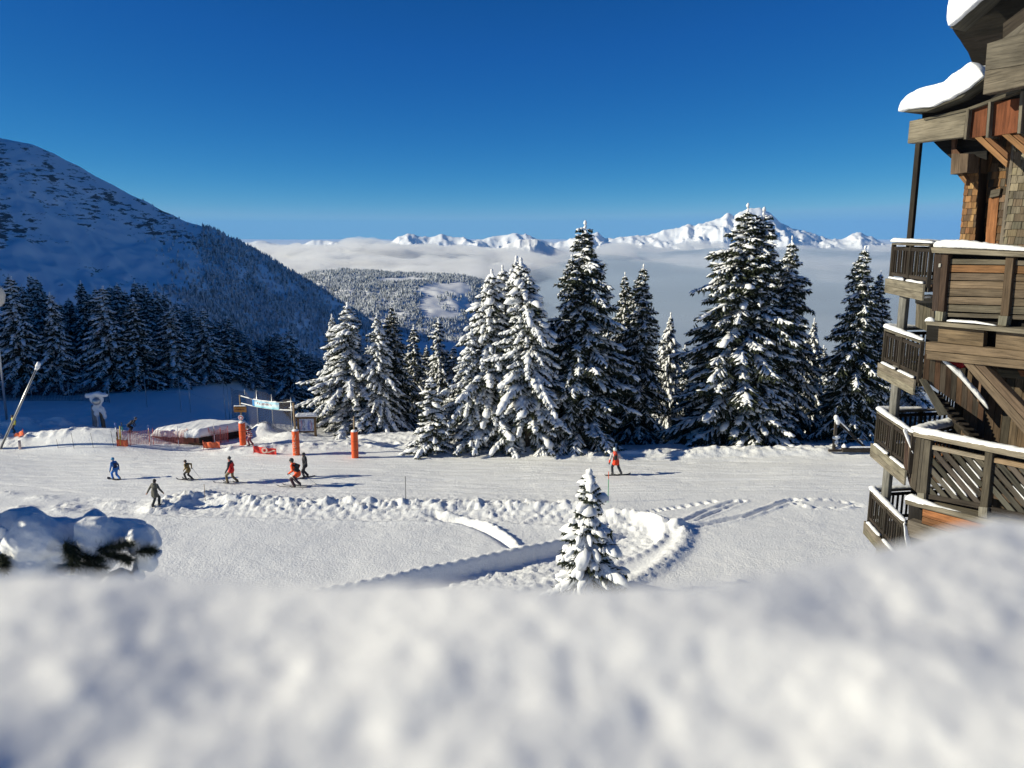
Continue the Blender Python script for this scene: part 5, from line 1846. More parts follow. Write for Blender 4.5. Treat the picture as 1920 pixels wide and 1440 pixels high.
solid('orange_pad', (0.75, 0.10, 0.015), 0.5, var=0.10, scale=3)
solid('white_print', (0.75, 0.55, 0.45), 0.6)
solid('stake', (0.28, 0.20, 0.12), 0.85, var=0.3)
solid('metal', (0.45, 0.46, 0.47), 0.35, 0.8)
solid('black_pole', (0.03, 0.03, 0.035), 0.5)
solid('yellow_pole', (0.65, 0.48, 0.05), 0.5)
solid('green_pole', (0.05, 0.35, 0.15), 0.5)
solid('blue_pole', (0.05, 0.12, 0.40), 0.5)
solid('white_paint', (0.8, 0.8, 0.8), 0.5)
solid('red_paint', (0.60, 0.04, 0.02), 0.5)

def tube(name, pts, r, mat, parent=None, k=6, r2=None):
    V, F = [], []
    pts = [Vector(p) for p in pts]
    for i, p in enumerate(pts):
        d = (pts[min(i + 1, len(pts) - 1)] - pts[max(i - 1, 0)]).normalized()
        s = d.orthogonal().normalized()
        u = d.cross(s)
        rr = r if r2 is None else r + (r2 - r) * i / (len(pts) - 1)
        for j in range(k):
            a = 2 * math.pi * j / k
            V.append((p + (s * math.cos(a) + u * math.sin(a)) * rr)[:])
    n = len(pts)
    for i in range(n - 1):
        for j in range(k):
            F.append((i * k + j, i * k + (j + 1) % k, (i + 1) * k + (j + 1) % k, (i + 1) * k + j))
    me = bpy.data.meshes.new(name)
    me.from_pydata(V, [], F + [tuple(range(k))[::-1], tuple((n - 1) * k + j for j in range(k))])
    me.polygons.foreach_set("use_smooth", [True] * len(F) + [False, False])
    me.materials.append(mat)
    return link(name, me, parent)

def lathe(name, prof, mat, parent=None, k=24, loc=None, smooth=True):
    V, F = [], []
    for r, z in prof:
        for j in range(k):
            a = 2 * math.pi * j / k
            V.append((r * math.cos(a), r * math.sin(a), z))
    for i in range(len(prof) - 1):
        for j in range(k):
            F.append((i * k + j, i * k + (j + 1) % k, (i + 1) * k + (j + 1) % k, (i + 1) * k + j))
    me = bpy.data.meshes.new(name)
    me.from_pydata(V, [], F)
    me.polygons.foreach_set("use_smooth", [smooth] * len(F))
    me.materials.append(mat)
    return link(name, me, parent, loc)

def sheet(name, fn, nu, nv, mat, parent=None, thick=0.006, uvs=True):
    """a cloth: fn(u, v) -> point"""
    V = [Vector(fn(i / nu, j / nv))[:] for j in range(nv + 1) for i in range(nu + 1)]
    F = grid_faces(nu + 1, nv + 1)
    UV = np.array([[(V_ % (nu + 1)) / nu, (V_ // (nu + 1)) / nv] for f in F for V_ in f])
    me = mesh_np(name, V, F, mat, uv=UV)
    o = link(name, me, parent)
    md = o.modifiers.new("thick", 'SOLIDIFY')
    md.thickness = thick
    return o

def px_m(D):
    return D / FPX

# ------------------------------------------------------------------ orange padded posts
def padded_post(px, ytop, ybot, w, label, D=None):
    g = on_ground(px, ybot)
    s = px_m(g.y) * 1.03
    h = (ybot - ytop) * s * 1.02
    e = empty("padded_post", g, 0, label, "padded post", "orange padded posts")
    r = w * s / 2
    lathe("padding", [(0, -0.3), (r * 0.98, -0.3), (r, 0.1), (r * 1.02, h * 0.5), (r, h - 0.1), (r * 0.93, h - 0.02), (0, h)], M['orange_pad'], e)
    V, F = lumps(np.array([[0, 0, h - 0.03]]), np.array([[1., 0, 0]]), np.array([[0, 1., 0]]), np.array([[0, 0, 1.]]), np.array([[r * 1.0, r * 1.0, 0.13]]), 4, 0.05, True)
    link("snow_cap", mesh_np("snow_cap", V, F, M['snow_lump']), e)
    for f in (0.3, 0.62):
        lathe("strap", [(r * 1.03, h * f - 0.02), (r * 1.045, h * f), (r * 1.03, h * f + 0.02)], solid('strap', (0.45, 0.06, 0.01)), e)
    return e, g, h, r, s

pA, gA, hA, rA, sA = padded_post(456, 791, 835, 12, "orange padded post carrying the wooden direction sign beside the hut")
pB, gB, hB, rB, sB = padded_post(556, 806, 853, 13, "orange padded post with upright lettering in front of the piste map")
pC, gC, hC, rC, sC = padded_post(666, 807, 858, 13, "orange padded post with a bare wooden stake, standing alone under the spruces")
tube("stake", [(0, 0, hC - 0.05), (0.02, 0, hC + 1.02)], 0.06, M['stake'], pC, 8)
tube("stake", [(0, 0, hA - 0.05), (-0.02, 0, hA + 2.05)], 0.055, M['stake'], pA, 8)
tube("stake", [(0, 0, hB - 0.05), (-0.03, 0, hB + 1.95)], 0.075, M['stake'], pB, 8)

def text_mesh(name, body, size, mat, parent, loc, rot, depth=0.004, align='CENTER'):
    cu = bpy.data.curves.new(name, 'FONT')
    cu.body = body
    cu.size = size
    cu.align_x = align
    cu.align_y = 'CENTER'
    cu.extrude = depth
    o = bpy.data.objects.new(name, cu)
    COL.objects.link(o)
    o.rotation_euler = rot
    o.location = loc
    bpy.context.view_layer.update()
    dg = bpy.context.evaluated_depsgraph_get()
    me = bpy.data.meshes.new_from_object(o.evaluated_get(dg))
    bpy.data.objects.remove(o)
    me.name = name
    me.materials.clear()
    me.materials.append(mat)
    ob = link(name, me, parent)
    ob.location = loc
    ob.rotation_euler = rot
    return ob

# upright lettering on the second pad, bent round it
def bent_text():
    cu = bpy.data.curves.new("lettering", 'FONT')
    cu.body = "AVORIAZ"
    cu.size = 0.42
    cu.align_x = 'CENTER'
    cu.align_y = 'CENTER'
    o = bpy.data.objects.new("lettering", cu)
    COL.objects.link(o)
    bpy.context.view_layer.update()
    me = bpy.data.meshes.new_from_object(o.evaluated_get(bpy.context.evaluated_depsgraph_get()))
    bpy.data.objects.remove(o)
    for v in me.vertices:
        x, y = v.co.x, v.co.y
        a = -math.pi / 2 - 0.15 + (-y) / rB * 0.9      # letters read upward
        rr = rB * 1.03 + 0.004
        v.co = (rr * math.cos(a), rr * math.sin(a), hB * 0.46 + x * 0.78)
    me.materials.append(M['white_print'])
    link("lettering", me, pB)
bent_text()

# wooden direction sign and round notice on the first stake
def sign():
    e = empty("direction_sign", gA + Vector((-0.02, -0.10, hA + 0.98)), 0.0, "small wooden direction sign with a snow-dusted top, fixed above the first orange post", "sign")
    pk = Planks()
    w, h = 24 * sA, 11 * sA
    for z0, z1 in ((-h / 2, -0.01), (0.005, h / 2)):
        pk.prism([(-w / 2, 0, z0), (w / 2, 0, z0), (w / 2, 0, z1), (-w / 2, 0, z1)], (0, 0.05, 0), (0.42, 0.22, 0.08), vary=0.08)
    pk.build("board", e, bevel=0.01)
    ink = Planks()
    for q in range(6):
        x = (-0.5 + q / 5) * w * 0.5
        ink.prism([(x - 0.018, -0.005, -0.055), (x + 0.022, -0.005, -0.05), (x + 0.02, -0.005, 0.045), (x - 0.02, -0.005, 0.05)], (0, 0.004, 0), (0.20, 0.07, 0.03))
    ink.build("lettering", e)
    snow_strip("snow", [(-w / 2, 0.03, h / 2 + 0.02), (w / 2, 0.03, h / 2 + 0.02)], 0.12, 0.09, e, 7)
    n = empty("notice", gA + Vector((-0.01, -0.10, hA + 0.36)), 0, "round red and white notice below the wooden direction sign", "notice")
    for r0, mt, y in ((0.20, 'white_paint', 0), (0.15, 'red_paint', -0.012)):
        o = lathe("disc", [(0, 0.01), (r0, 0.01), (r0, -0.01), (0, -0.01)], M[mt], n, 20, (0, y, 0), smooth=False)
        o.rotation_euler = (math.pi / 2, 0, 0)
    o = lathe("disc", [(0, 0.01), (0.085, 0.01), (0.085, -0.01), (0, -0.01)], M['white_paint'], n, 16, (0, -0.024, 0), smooth=False)
    o.rotation_euler = (math.pi / 2, 0, 0)
sign()

# banner strung between the first two posts
def banner():
    tA, tB = gA + Vector((-0.02, 0, hA + 1.95)), gB + Vector((-0.03, 0, hB + 1.85))
    lA, lB = gA + Vector((-0.02, 0, hA + 1.55)), gB + Vector((-0.03, 0, hB + 1.22))
    # heights read off the picture
    tA.z = at(452, 742, gA.y).z; lA.z = at(452, 756, gA.y).z
    tB.z = at(552, 753, gB.y).z; lB.z = at(552, 770, gB.y).z
    def rope(a, b, sag, t):
        p = a.lerp(b, t)
        p.z -= sag * 4 * t * (1 - t)
        return p
    e = empty("banner", tA.lerp(tB, 0.45), 0, "light blue printed banner strung on snowy ropes between two post stakes", "banner")
    o0 = e.location
    f0, f1 = 0.24, 0.735
    m, t, b = new_mat("banner_print")
    uv = N(t, "ShaderNodeUVMap")
    sx = N(t, "ShaderNodeSeparateXYZ")
    t.links.new(uv.outputs[0], sx.inputs[0])
    nz = N(t, "ShaderNodeTexNoise", i_Scale=5.0, i_Detail=4.0)
    t.links.new(uv.outputs[0], nz.inputs["Vector"])
    ad = N(t, "ShaderNodeMath", operation='MULTIPLY_ADD')
    t.links.new(nz.outputs[0], ad.inputs[0])
    ad.inputs[1].default_value = 0.5
    t.links.new(sx.outputs[1], ad.inputs[2])
    r = ramp(t, ad.outputs[0], [(0.30, (0.22, 0.62, 0.75)), (0.62, (0.60, 0.80, 0.85)), (0.85, (0.75, 0.82, 0.85)), (1.2, (0.35, 0.6, 0.75))])
    t.links.new(r.outputs[0], b.inputs["Base Color"])
    b.inputs["Roughness"].default_value = 0.5
    def fn(u, v):
        t_ = f0 + (f1 - f0) * u
        p = rope(lA, lB, 0.13, t_).lerp(rope(tA, tB, 0.22, t_), v)
        p.y += 0.05 * math.sin(u * 14) * (0.3 + 0.7 * math.sin(v * 3.14)) + 0.02 * math.sin(u * 31 + v * 3)
        return p - o0
    sheet("cloth", fn, 48, 8, m, e)
    # lettering across it, following the droop
    cu = bpy.data.curves.new("lettering", 'FONT')
    cu.body = "ELINES"
    cu.size = 0.40
    ob = bpy.data.objects.new("lettering", cu)
    COL.objects.link(ob)
    bpy.context.view_layer.update()
    me = bpy.data.meshes.new_from_object(ob.evaluated_get(bpy.context.evaluated_depsgraph_get()))
    bpy.data.objects.remove(ob)
    xs = [v.co.x for v in me.vertices]
    x0, x1 = min(xs), max(xs)
    for v in me.vertices:
        u = 0.18 + 0.55 * (v.co.x - x0) / (x1 - x0)
        vv = 0.45 + v.co.y * 1.1
        p = fn(u, min(vv, 0.97))
        v.co = (p.x, p.y - 0.02, p.z)
    me.materials.append(solid('banner_ink', (0.33, 0.16, 0.15)))
    link("lettering", me, e)
    sheet("edge_panel", lambda u, v: fn(u * 0.07, v) + Vector((0, -0.012, 0)), 6, 6, solid('banner_blue', (0.05, 0.25, 0.6)), e, 0.003)
    for (a, b2, sg) in ((tA, tB, 0.22), (lA, lB, 0.13)):
        tube("rope", [rope(a, b2, sg, i / 24) - o0 for i in range(25)], 0.018, solid('rope', (0.5, 0.5, 0.48)), e)
    for a, b2, sg, ta, tb, sd in ((tA, tB, 0.22, 0.02, 0.2, 3), (lA, lB, 0.13, 0.02, 0.25, 4), (lA, lB, 0.13, 0.74, 0.98, 5), (tA, tB, 0.22, 0.88, 0.98, 6), (tA, tB, 0.22, 0.26, 0.7, 8)):
        snow_strip("snow", [rope(a, b2, sg, ta + (tb - ta) * i / 6) - o0 + Vector((0, 0, 0.02)) for i in range(7)], 0.08, 0.08, e, sd)
banner()

# ------------------------------------------------------------------ piste map board
def map_board():
    g = on_ground(592, 818)
    s = px_m(g.y) * 1.03
    e = empty("piste_map", g, 0.06, "wooden framed piste map board under a roof of snow behind an orange post", "map board")
    pk = Planks()
    for x, zt in ((-31 * s, 42 * s), (0 * s, 40 * s)):
        pk.box((x, 0, -0.4), (x, 0, zt), 0.16, 0.16, (0.26, 0.17, 0.09), up=(0, 1, 0))
    pk.build("post", e, bevel=0.01)
    pk = Planks()
    pk.box((-34 * s, 0, 36 * s), (3 * s, 0, 36 * s), 0.14, 0.20, (0.24, 0.16, 0.09))
    pk.box((-31 * s, -0.02, 9 * s), (1 * s, -0.02, 9 * s), 0.12, 0.10, (0.24, 0.16, 0.09))
    pk.build("frame", e, bevel=0.01)
    m, t, b = new_mat("piste_map")
    tc = N(t, "ShaderNodeTexCoord")
    n = N(t, "ShaderNodeTexNoise", i_Scale=2.6, i_Detail=6.0, i_Roughness=0.6)
    t.links.new(tc.outputs["Object"], n.inputs["Vector"])
    r = ramp(t, n.outputs[0], [(0.35, (0.16, 0.20, 0.36)), (0.47, (0.40, 0.45, 0.58)), (0.55, (0.70, 0.72, 0.78)), (0.66, (0.28, 0.36, 0.50))])
    t.links.new(r.outputs[0], b.inputs["Base Color"])
    bm_ = Planks()
    bm_.prism([(-29.5 * s, -0.05, 10.5 * s), (-1.5 * s, -0.05, 10.5 * s), (-1.5 * s, -0.05, 34 * s), (-29.5 * s, -0.05, 34 * s)], (0, 0.05, 0), (0.5, 0.5, 0.5))
    bm_.build("panel", e, m)
    # pistes drawn on the panel
    rr = np.random.default_rng(3)
    cols_ = [solid('map_red', (0.5, 0.08, 0.08)), solid('map_blue', (0.06, 0.12, 0.5)), solid('map_black', (0.04, 0.04, 0.06))]
    for k in range(6):
        x, z = rr.uniform(-26, -5) * s, 31 * s
        p = []
        for q in range(7):
            p.append((x, -0.062, z))
            x = min(-3 * s, max(-28 * s, x + rr.uniform(-2.5, 2.5) * s))
            z -= 3 * s
        tube("piste_line", p, 0.014, cols_[k % 3], e, 4)
    snow_strip("snow", [(-36 * s, 0, 38.5 * s), (-16 * s, 0, 38.8 * s), (4.5 * s, 0, 38.5 * s)], 0.5, 0.42, e, 17, tip=0.5)
map_board()

# ------------------------------------------------------------------ orange crash nets / banners lying along the edge
def net_cloth(px, py, w, h, label, mat, rot=0.0, tilt=0.0, mark=False, seed=1, name="safety_banner", cat="banner"):
    g = on_ground(px, py)
    s = px_m(g.y) * 1.03
    W_, H_ = w * s, h * s
    e = empty(name, g, rot, label, cat)
    r = np.random.default_rng(seed)
    ph = r.uniform(0, 6)
    def fn(u, v):
        x = (u - 0.5) * W_
        z = v * H_ + tilt * x
        return Vector((x, 0.035 * math.sin(u * 9 + ph) * (0.4 + v) + 0.02 * math.sin(u * 21 + v * 5), z + 0.02 * math.sin(u * 17 + ph)))
    sheet("cloth", fn, 36, 8, mat, e, 0.008)
    for u in (0.0, 1.0):
        p = fn(u, 0.5)
        tube("pole", [(p.x, p.y, -0.3), (p.x, p.y, p.z + H_ * 0.75)], 0.018, M['red_paint'], e)
    if mark:
        o = lathe("emblem", [(0.05 * 2.2, 0.004), (0.085 * 2.6, 0.004), (0.085 * 2.6, -0.004), (0.05 * 2.2, -0.004), (0.05 * 2.2, 0.004)], M['white_print'], e, 20, fn(0.5, 0.55) + Vector((0, -0.05, 0)), smooth=False)
        o.rotation_euler = (math.pi / 2, 0, 0)
        def fold(u, v):
            return fn(0.55 + 0.42 * u, 0.18 + 0.45 * u + 0.16 * v) + Vector((0, -0.02, 0))
        sheet("stripe", fold, 10, 2, M['white_print'], e, 0.003)
    return e
solid('orange_cloth', (0.80, 0.16, 0.06), 0.7, var=0.2, scale=4)
solid('red_banner', (0.78, 0.05, 0.035), 0.65, var=0.15, scale=4)
net_cloth(397, 841, 31, 12, "slack orange net piece on two short poles in front of the hut", M['orange_cloth'], 0.05, 0.0, seed=3, name="safety_net", cat="safety net")
net_cloth(497, 852, 44, 13, "red banner with a round white emblem, low on the snow between two orange posts", M['red_banner'], -0.10, -0.10, True, seed=4)
net_cloth(230, 838, 19, 13, "crumpled orange net heaped at the foot of the slalom poles", M['orange_cloth'], 0.1, -0.1, seed=5, name="safety_net", cat="safety net")
net_cloth(36, 820, 24, 9, "bright orange net piece lying over the shaded snow heap behind the snow lance", M['orange_cloth'], -0.3, 0.45, seed=6, name="safety_net", cat="safety net")

# ------------------------------------------------------------------ pale red mesh fence left of the hut
def mesh_mat(name, col, cells):
    m, t, b = new_mat(name)
    uv = N(t, "ShaderNodeUVMap")
    mp = N(t, "ShaderNodeMapping")
    mp.inputs["Scale"].default_value = (cells[0], cells[1], 1)
    t.links.new(uv.outputs[0], mp.inputs[0])
    sx = N(t, "ShaderNodeSeparateXYZ")
    t.links.new(mp.outputs[0], sx.inputs[0])
    mx_ = []
    for ch in (0, 1):
        f = N(t, "ShaderNodeMath", operation='FRACT')
        t.links.new(sx.outputs[ch], f.inputs[0])
        l = N(t, "ShaderNodeMath", operation='LESS_THAN')
        t.links.new(f.outputs[0], l.inputs[0])
        l.inputs[1].default_value = 0.22
        mx_.append(l)
    mxx = N(t, "ShaderNodeMath", operation='MAXIMUM')
    t.links.new(mx_[0].outputs[0], mxx.inputs[0])
    t.links.new(mx_[1].outputs[0], mxx.inputs[1])
    b.inputs["Base Color"].default_value = (*col, 1)
    b.inputs["Roughness"].default_value = 0.7
    t.links.new(mxx.outputs[0], b.inputs["Alpha"])
    return m

def mesh_fence(pix, top, label, col, mat, posts=None, pole_mat=None, name="mesh_fence", rad=0.016):
    """posts stand at the ground pixels PIX; the mesh hangs between them to the height TOP in metres"""
    P = [on_ground(*q) for q in pix]
    e = empty(name, P[0], 0, label, "fence")
    o0 = P[0]
    V, F, UV = [], [], []
    run = 0
    for a, b in zip(P[:-1], P[1:]):
        L = (b - a).length
        n = 8
        for i in range(n):
            o = len(V)
            for t in (i / n, (i + 1) / n):
                q = a.lerp(b, t) - o0
                q.z = gz(a.lerp(b, t).x, a.lerp(b, t).y) - o0.z
                sg = 0.12 * math.sin(math.pi * t)
                V += [(q.x, q.y, q.z + 0.06), (q.x, q.y, q.z + top - sg)]
            F.append((o, o + 2, o + 3, o + 1))
            UV += [(run + L * i / n, 0), (run + L * (i + 1) / n, 0), (run + L * (i + 1) / n, top), (run + L * i / n, top)]
        run += L
    link("mesh", mesh_np("mesh", V, np.array(F), mat, smooth=False, uv=np.array(UV)), e)
    for p in P:
        q = p - o0
        tube("fence_post", [(q.x, q.y, q.z - 0.3), (q.x + 0.03, q.y, q.z + top + 0.12)], rad, pole_mat or M['red_paint'], e)
    return e
mf = mesh_mat("red_mesh", (0.62, 0.22, 0.20), (9, 9))
mesh_fence([(222, 836), (245, 836), (281, 835), (288, 834), (352, 833), (392, 833), (414, 832), (428, 830)], 1.15, "thin faded red mesh fence on red poles running left of and past the snow-roofed hut", None, mf)
mdark = mesh_mat("dark_mesh", (0.030, 0.026, 0.036), (7, 7))
mesh_fence([(0, 752), (60, 752), (130, 752), (205, 755)], 1.7, "dark brown shaded mesh fence along the foot of the forest at the far left", None, mdark, pole_mat=M['metal'], rad=0.04)
mesh_fence([(436, 784), (462, 790), (484, 796), (512, 804), (548, 811)], 2.6, "tall dark netting on pale poles behind the light blue banner", None, mdark, pole_mat=M['metal'], rad=0.035)
def rope_line(pix, h, label):
    P = [on_ground(*q) for q in pix]
    e = empty("rope_fence", P[0], 0, label, "rope fence")
    for p in P:
        q = p - P[0]
        tube("pole", [(q.x, q.y, q.z - 0.3), (q.x - 0.05, q.y, q.z + h)], 0.03, M['metal'], e)
    for hh in (h * 0.95, h * 0.6):
        pts = []
        for a, b in zip(P[:-1], P[1:]):
            for i in range(8):
                t = i / 8
                q = a.lerp(b, t) - P[0]
                pts.append((q.x, q.y, q.z + hh - 0.25 * 4 * t * (1 - t)))
        tube("rope", pts, 0.012, M['metal'], e, 4)
rope_line([(276, 764), (340, 772), (358, 774), (424, 786), (431, 787)], 3.0, "slack wire fence on thin metal poles along the foot of the shaded forest")

# ------------------------------------------------------------------ hut sunk in the snow under a thick white roof
def hut():
    g = on_ground(376, 834)
    s = px_m(g.y) * 1.03
    e = empty("hut", g, 0, "low brown hut sunk in the snow under a thick smooth white roof", "hut")
    zf = 15 * s
    x0, xc, x1 = (287 - 376) * s, 2.0 * s, (450 - 376) * s
    A0, B0, C0 = Vector((x0, 0.35, 0)), Vector((xc, -0.2, 0)), Vector((x1, 2.5, 0))
    pk = Planks()
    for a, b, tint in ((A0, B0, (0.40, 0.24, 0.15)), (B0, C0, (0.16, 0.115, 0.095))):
        n = 7
        for j in range(n):
            z0, z1 = -0.9 + j * (zf + 0.6) / n, -0.9 + (j + 1) * (zf + 0.6) / n - 0.012
            d = (b - a).normalized()
            nn = Vector((d.y, -d.x, 0))
            nn = nn if nn.y < 0 else -nn
            pk.prism([a + up * z0, b + up * z0, b + up * z1, a + up * z1], -nn * 0.1, tint, grain=d, vary=0.06)
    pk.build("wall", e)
    pk = Planks()
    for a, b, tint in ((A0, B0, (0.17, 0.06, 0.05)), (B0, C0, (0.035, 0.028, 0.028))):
        d = (b - a).normalized()
        nn = Vector((d.y, -d.x, 0))
        nn = nn if nn.y < 0 else -nn
        pk.prism([a + nn * 0.18 - d * 0.15 + up * (zf - 0.36), b + nn * 0.18 + d * 0.05 + up * (zf - 0.36), b + nn * 0.18 + d * 0.05 + up * (zf + 0.02), a + nn * 0.18 - d * 0.15 + up * (zf + 0.02)], -nn * 0.3, tint, vary=0.03)
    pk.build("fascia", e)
    # roof snow: a pillow over the quadrilateral plan
    D0 = A0 + (C0 - B0)
    nu, nv = 70, 50
    V = []
    for j in range(nv + 1):
        for i in range(nu + 1):
            u, v = i / nu, j / nv
            uu, vv = u * 1.06 - 0.03, v * 1.06 - 0.05
            p = A0.lerp(B0, uu).lerp(D0.lerp(C0, uu), vv)
            ed = min(u, 1 - u) * 6.0, min(v, 1 - v) * 4.6
            f = min(1.0, ed[0] / 0.55), min(1.0, ed[1] / 0.55)
            h = math.sqrt(max(0, 1 - (1 - f[0]) ** 2)) * math.sqrt(max(0, 1 - (1 - f[1]) ** 2))
            z = zf + h * (0.62 + 0.12 * v)
            V.append((p.x, p.y - (1 - f[1]) * 0.0, z))
    V = np.array(V)
    V[:, 2] += 0.05 * fbm(V[:, 0] / 0.9, V[:, 1] / 0.9, 3, 401) + 0.04 * np.abs(fbm(V[:, 0] / 0.22, V[:, 2] / 0.2, 2, 403)) * (V[:, 1] < 1.2)
    V[:, 1] -= 0.10 * np.abs(fbm(V[:, 0] / 0.25, V[:, 2] / 0.22, 2, 405)) * (V[:, 2] < zf + 0.8)
    me = mesh_np("roof_snow", V, grid_faces(nu + 1, nv + 1), M['snow_lump'])
    o = link("roof_snow", me, e)
    md = o.modifiers.new("t", 'SOLIDIFY')
    md.thickness = 0.12
    md.offset = -1
hut()

# ------------------------------------------------------------------ snow gun frozen over, snow lances
def snow_gun():
    g = on_ground(187, 800)
    s = px_m(g.y) * 1.03
    e = empty("snow_gun", g, 0, "frozen snow gun on a post, plastered with snow into a T shape", "snow gun")
    pk = Planks()
    pk.pole((-0.35, 0, -0.3), (-0.3, 0, 40 * s), 0.22, 0.2, (0.3, 0.3, 0.3))
    pk.pole((0.30, 0.05, -0.3), (0.20, 0, 36 * s), 0.16, 0.16, (0.20, 0.15, 0.10))
    pk.build("post", e)
    lathe("barrel", [(0.20, -0.4), (0.30, -0.4), (0.30, 0.4), (0.26, 0.5), (0.0, 0.5)], M['metal'], e, 20, (0, 0, 48 * s)).rotation_euler = (math.radians(80), 0, 0.3)
    B = lambda x, y, rx_, ry_: ball((x * s, 0, y * s), 1.0, (rx_ * s, rx_ * s * 0.8, ry_ * s))
    sh = [B(-16, 59, 5, 4.5), B(-8, 60, 8, 5.5), B(2, 61, 9, 5), B(12, 60, 7, 4.5), B(17, 60, 4, 3.6), B(-5, 52, 7, 9), B(5, 52, 7, 8), B(0, 44, 7, 7), B(-4, 34, 7, 8), B(4, 33, 8, 7), B(8, 27, 6, 7), B(-3, 25, 6, 8), B(10, 18, 4, 6), B(-5, 13, 4, 9), B(-4, 4, 4, 8)]
    remeshed("snow", sh, 0.06, M['snow_lump'], e, smooth=3, noise=(0.10, 2.0, 71))
snow_gun()

def lance(p0, p1, label, r=0.09, cap=True):
    e = empty("snow_lance", p0, 0, label, "snow lance")
    d = p1 - p0
    tube("pole", [-d.normalized() * 0.8, d], r, M['metal'], e, 12, r * 0.8)
    sd_ = Vector((0, -1, 0)).cross(d).normalized()
    tube("hose", [sd_ * 0.06 + Vector((0.12, -0.1, 0)), d * 0.97 + sd_ * 0.03 + Vector((0.08, -0.08, 0))], 0.028, M['black_pole'], e, 6)
    L_ = d.normalized()
    sh = [ball(d[:], 0.17, (0.9, 0.9, 1.25)), ball((d + L_ * 0.10 + Vector((0.04, 0, 0.1)))[:], 0.15, (1, 1, 1.2)), ball((d - L_ * 0.2)[:], 0.11)]
    remeshed("snow_cap", sh, 0.03, M['snow_lump'], e, smooth=2, noise=(0.03, 5.0, 81))
gl = on_ground(1, 842)
lance(gl, at(70, 688, gl.y - 1.0), "leaning snow lance with a snow-capped tip at the left border")
g2 = on_ground(-12, 800)
lamp = empty("marker_disc", at(-13, 553, 60.0), 0, "pale round snow-caked disc cut by the left border in front of the forest", "marker disc")
sh = [ball((0, 0, 0), 1.0, (0.98, 0.45, 1.02)), ball((0.2, 0, 0.3), 0.6, (1, 0.6, 1)), ball((-0.2, 0, -0.3), 0.7, (1, 0.6, 1))]
remeshed("disc", sh, 0.06, solid('pale_disc', (0.62, 0.56, 0.48), 0.7), lamp, smooth=3, noise=(0.05, 2.0, 9))
zz = gz(lamp.location.x, 60.0) - lamp.location.z
tube("pole", [(-0.2, 0.1, zz - 0.3), (-0.1, 0.1, 0.2)], 0.09, M['metal'], lamp, 10)

# ------------------------------------------------------------------ slalom poles and markers
def banded_pole(px, py, ytop, bands, label, r=0.03, lean=0.0, group=None, name="slalom_pole", cat="pole"):
    g = on_ground(px, py)
    h = at(px, ytop, g.y).z - g.z
    e = empty(name, g, 0, label, cat, group)
    n = len(bands)
    for i, c in enumerate(bands):
        z0, z1 = -0.3 * (i == 0) + h * i / n, h * (i + 1) / n
        tube("band" if n > 1 else "shaft", [(lean * z0, 0, z0), (lean * z1, 0, z1)], r, M[c], e, 8)
    return e
banded_pole(222, 836, 793, ['stake', 'yellow_pole', 'black_pole', 'white_paint', 'blue_pole'], "slalom pole with yellow and white bands at the left of the red mesh fence", 0.045, -0.05)
banded_pole(233, 832, 792, ['black_pole', 'white_paint', 'blue_pole', 'green_pole', 'black_pole'], "slim slalom pole with a green band, second from the left of the mesh fence", 0.03, -0.04)
banded_pole(281, 834, 797, ['white_paint', 'black_pole', 'white_paint', 'black_pole', 'green_pole', 'white_paint', 'blue_pole'], "slalom pole banded green, white and black just left of the hut", 0.032)
banded_pole(335, 834, 799, ['white_paint', 'black_pole', 'white_paint', 'white_paint'], "thin white and black pole in front of the hut's long wall", 0.028)
banded_pole(403, 834, 794, ['white_paint', 'white_paint', 'black_pole', 'white_paint'], "thin white pole in front of the hut's dark gable side", 0.03)
banded_pole(226, 836, 799, ['yellow_pole', 'yellow_pole'], "bright yellow crossed pole leaning in the slalom pole bundle", 0.045, 0.06)
for px, py, yt, lab in ((139, 842, 812, "thin cane stuck in the white mound left of the slalom poles"), (175, 840, 812, "thin cane in the middle of the white mound"), (109, 841, 824, "short thin cane at the left foot of the white mound"), (213, 838, 808, "slanting thin cane at the right shoulder of the white mound")):
    banded_pole(px, py, yt, ['black_pole'], lab, 0.014, -0.08, name="marker_cane", cat="cane")
banded_pole(385, 940, 908, ['stake'], "short marker cane on top of the ploughed snow bank behind the walker", 0.018, 0, name="marker_cane", cat="cane")
banded_pole(761, 938, 893, ['black_pole'], "thin dark marker cane standing in the ploughed snow bank, mid piste", 0.018, 0, name="marker_cane", cat="cane")
banded_pole(1140, 942, 884, ['green_pole', 'green_pole', 'green_pole', 'orange_pad'], "green marker cane with an orange tip in front of the snowboarder", 0.022, 0, name="marker_cane", cat="cane")
banded_pole(38, 842, 826, ['white_print'], "stubby pale red post in the churned snow right of the snow lance", 0.09, 0, name="marker_cane", cat="post")

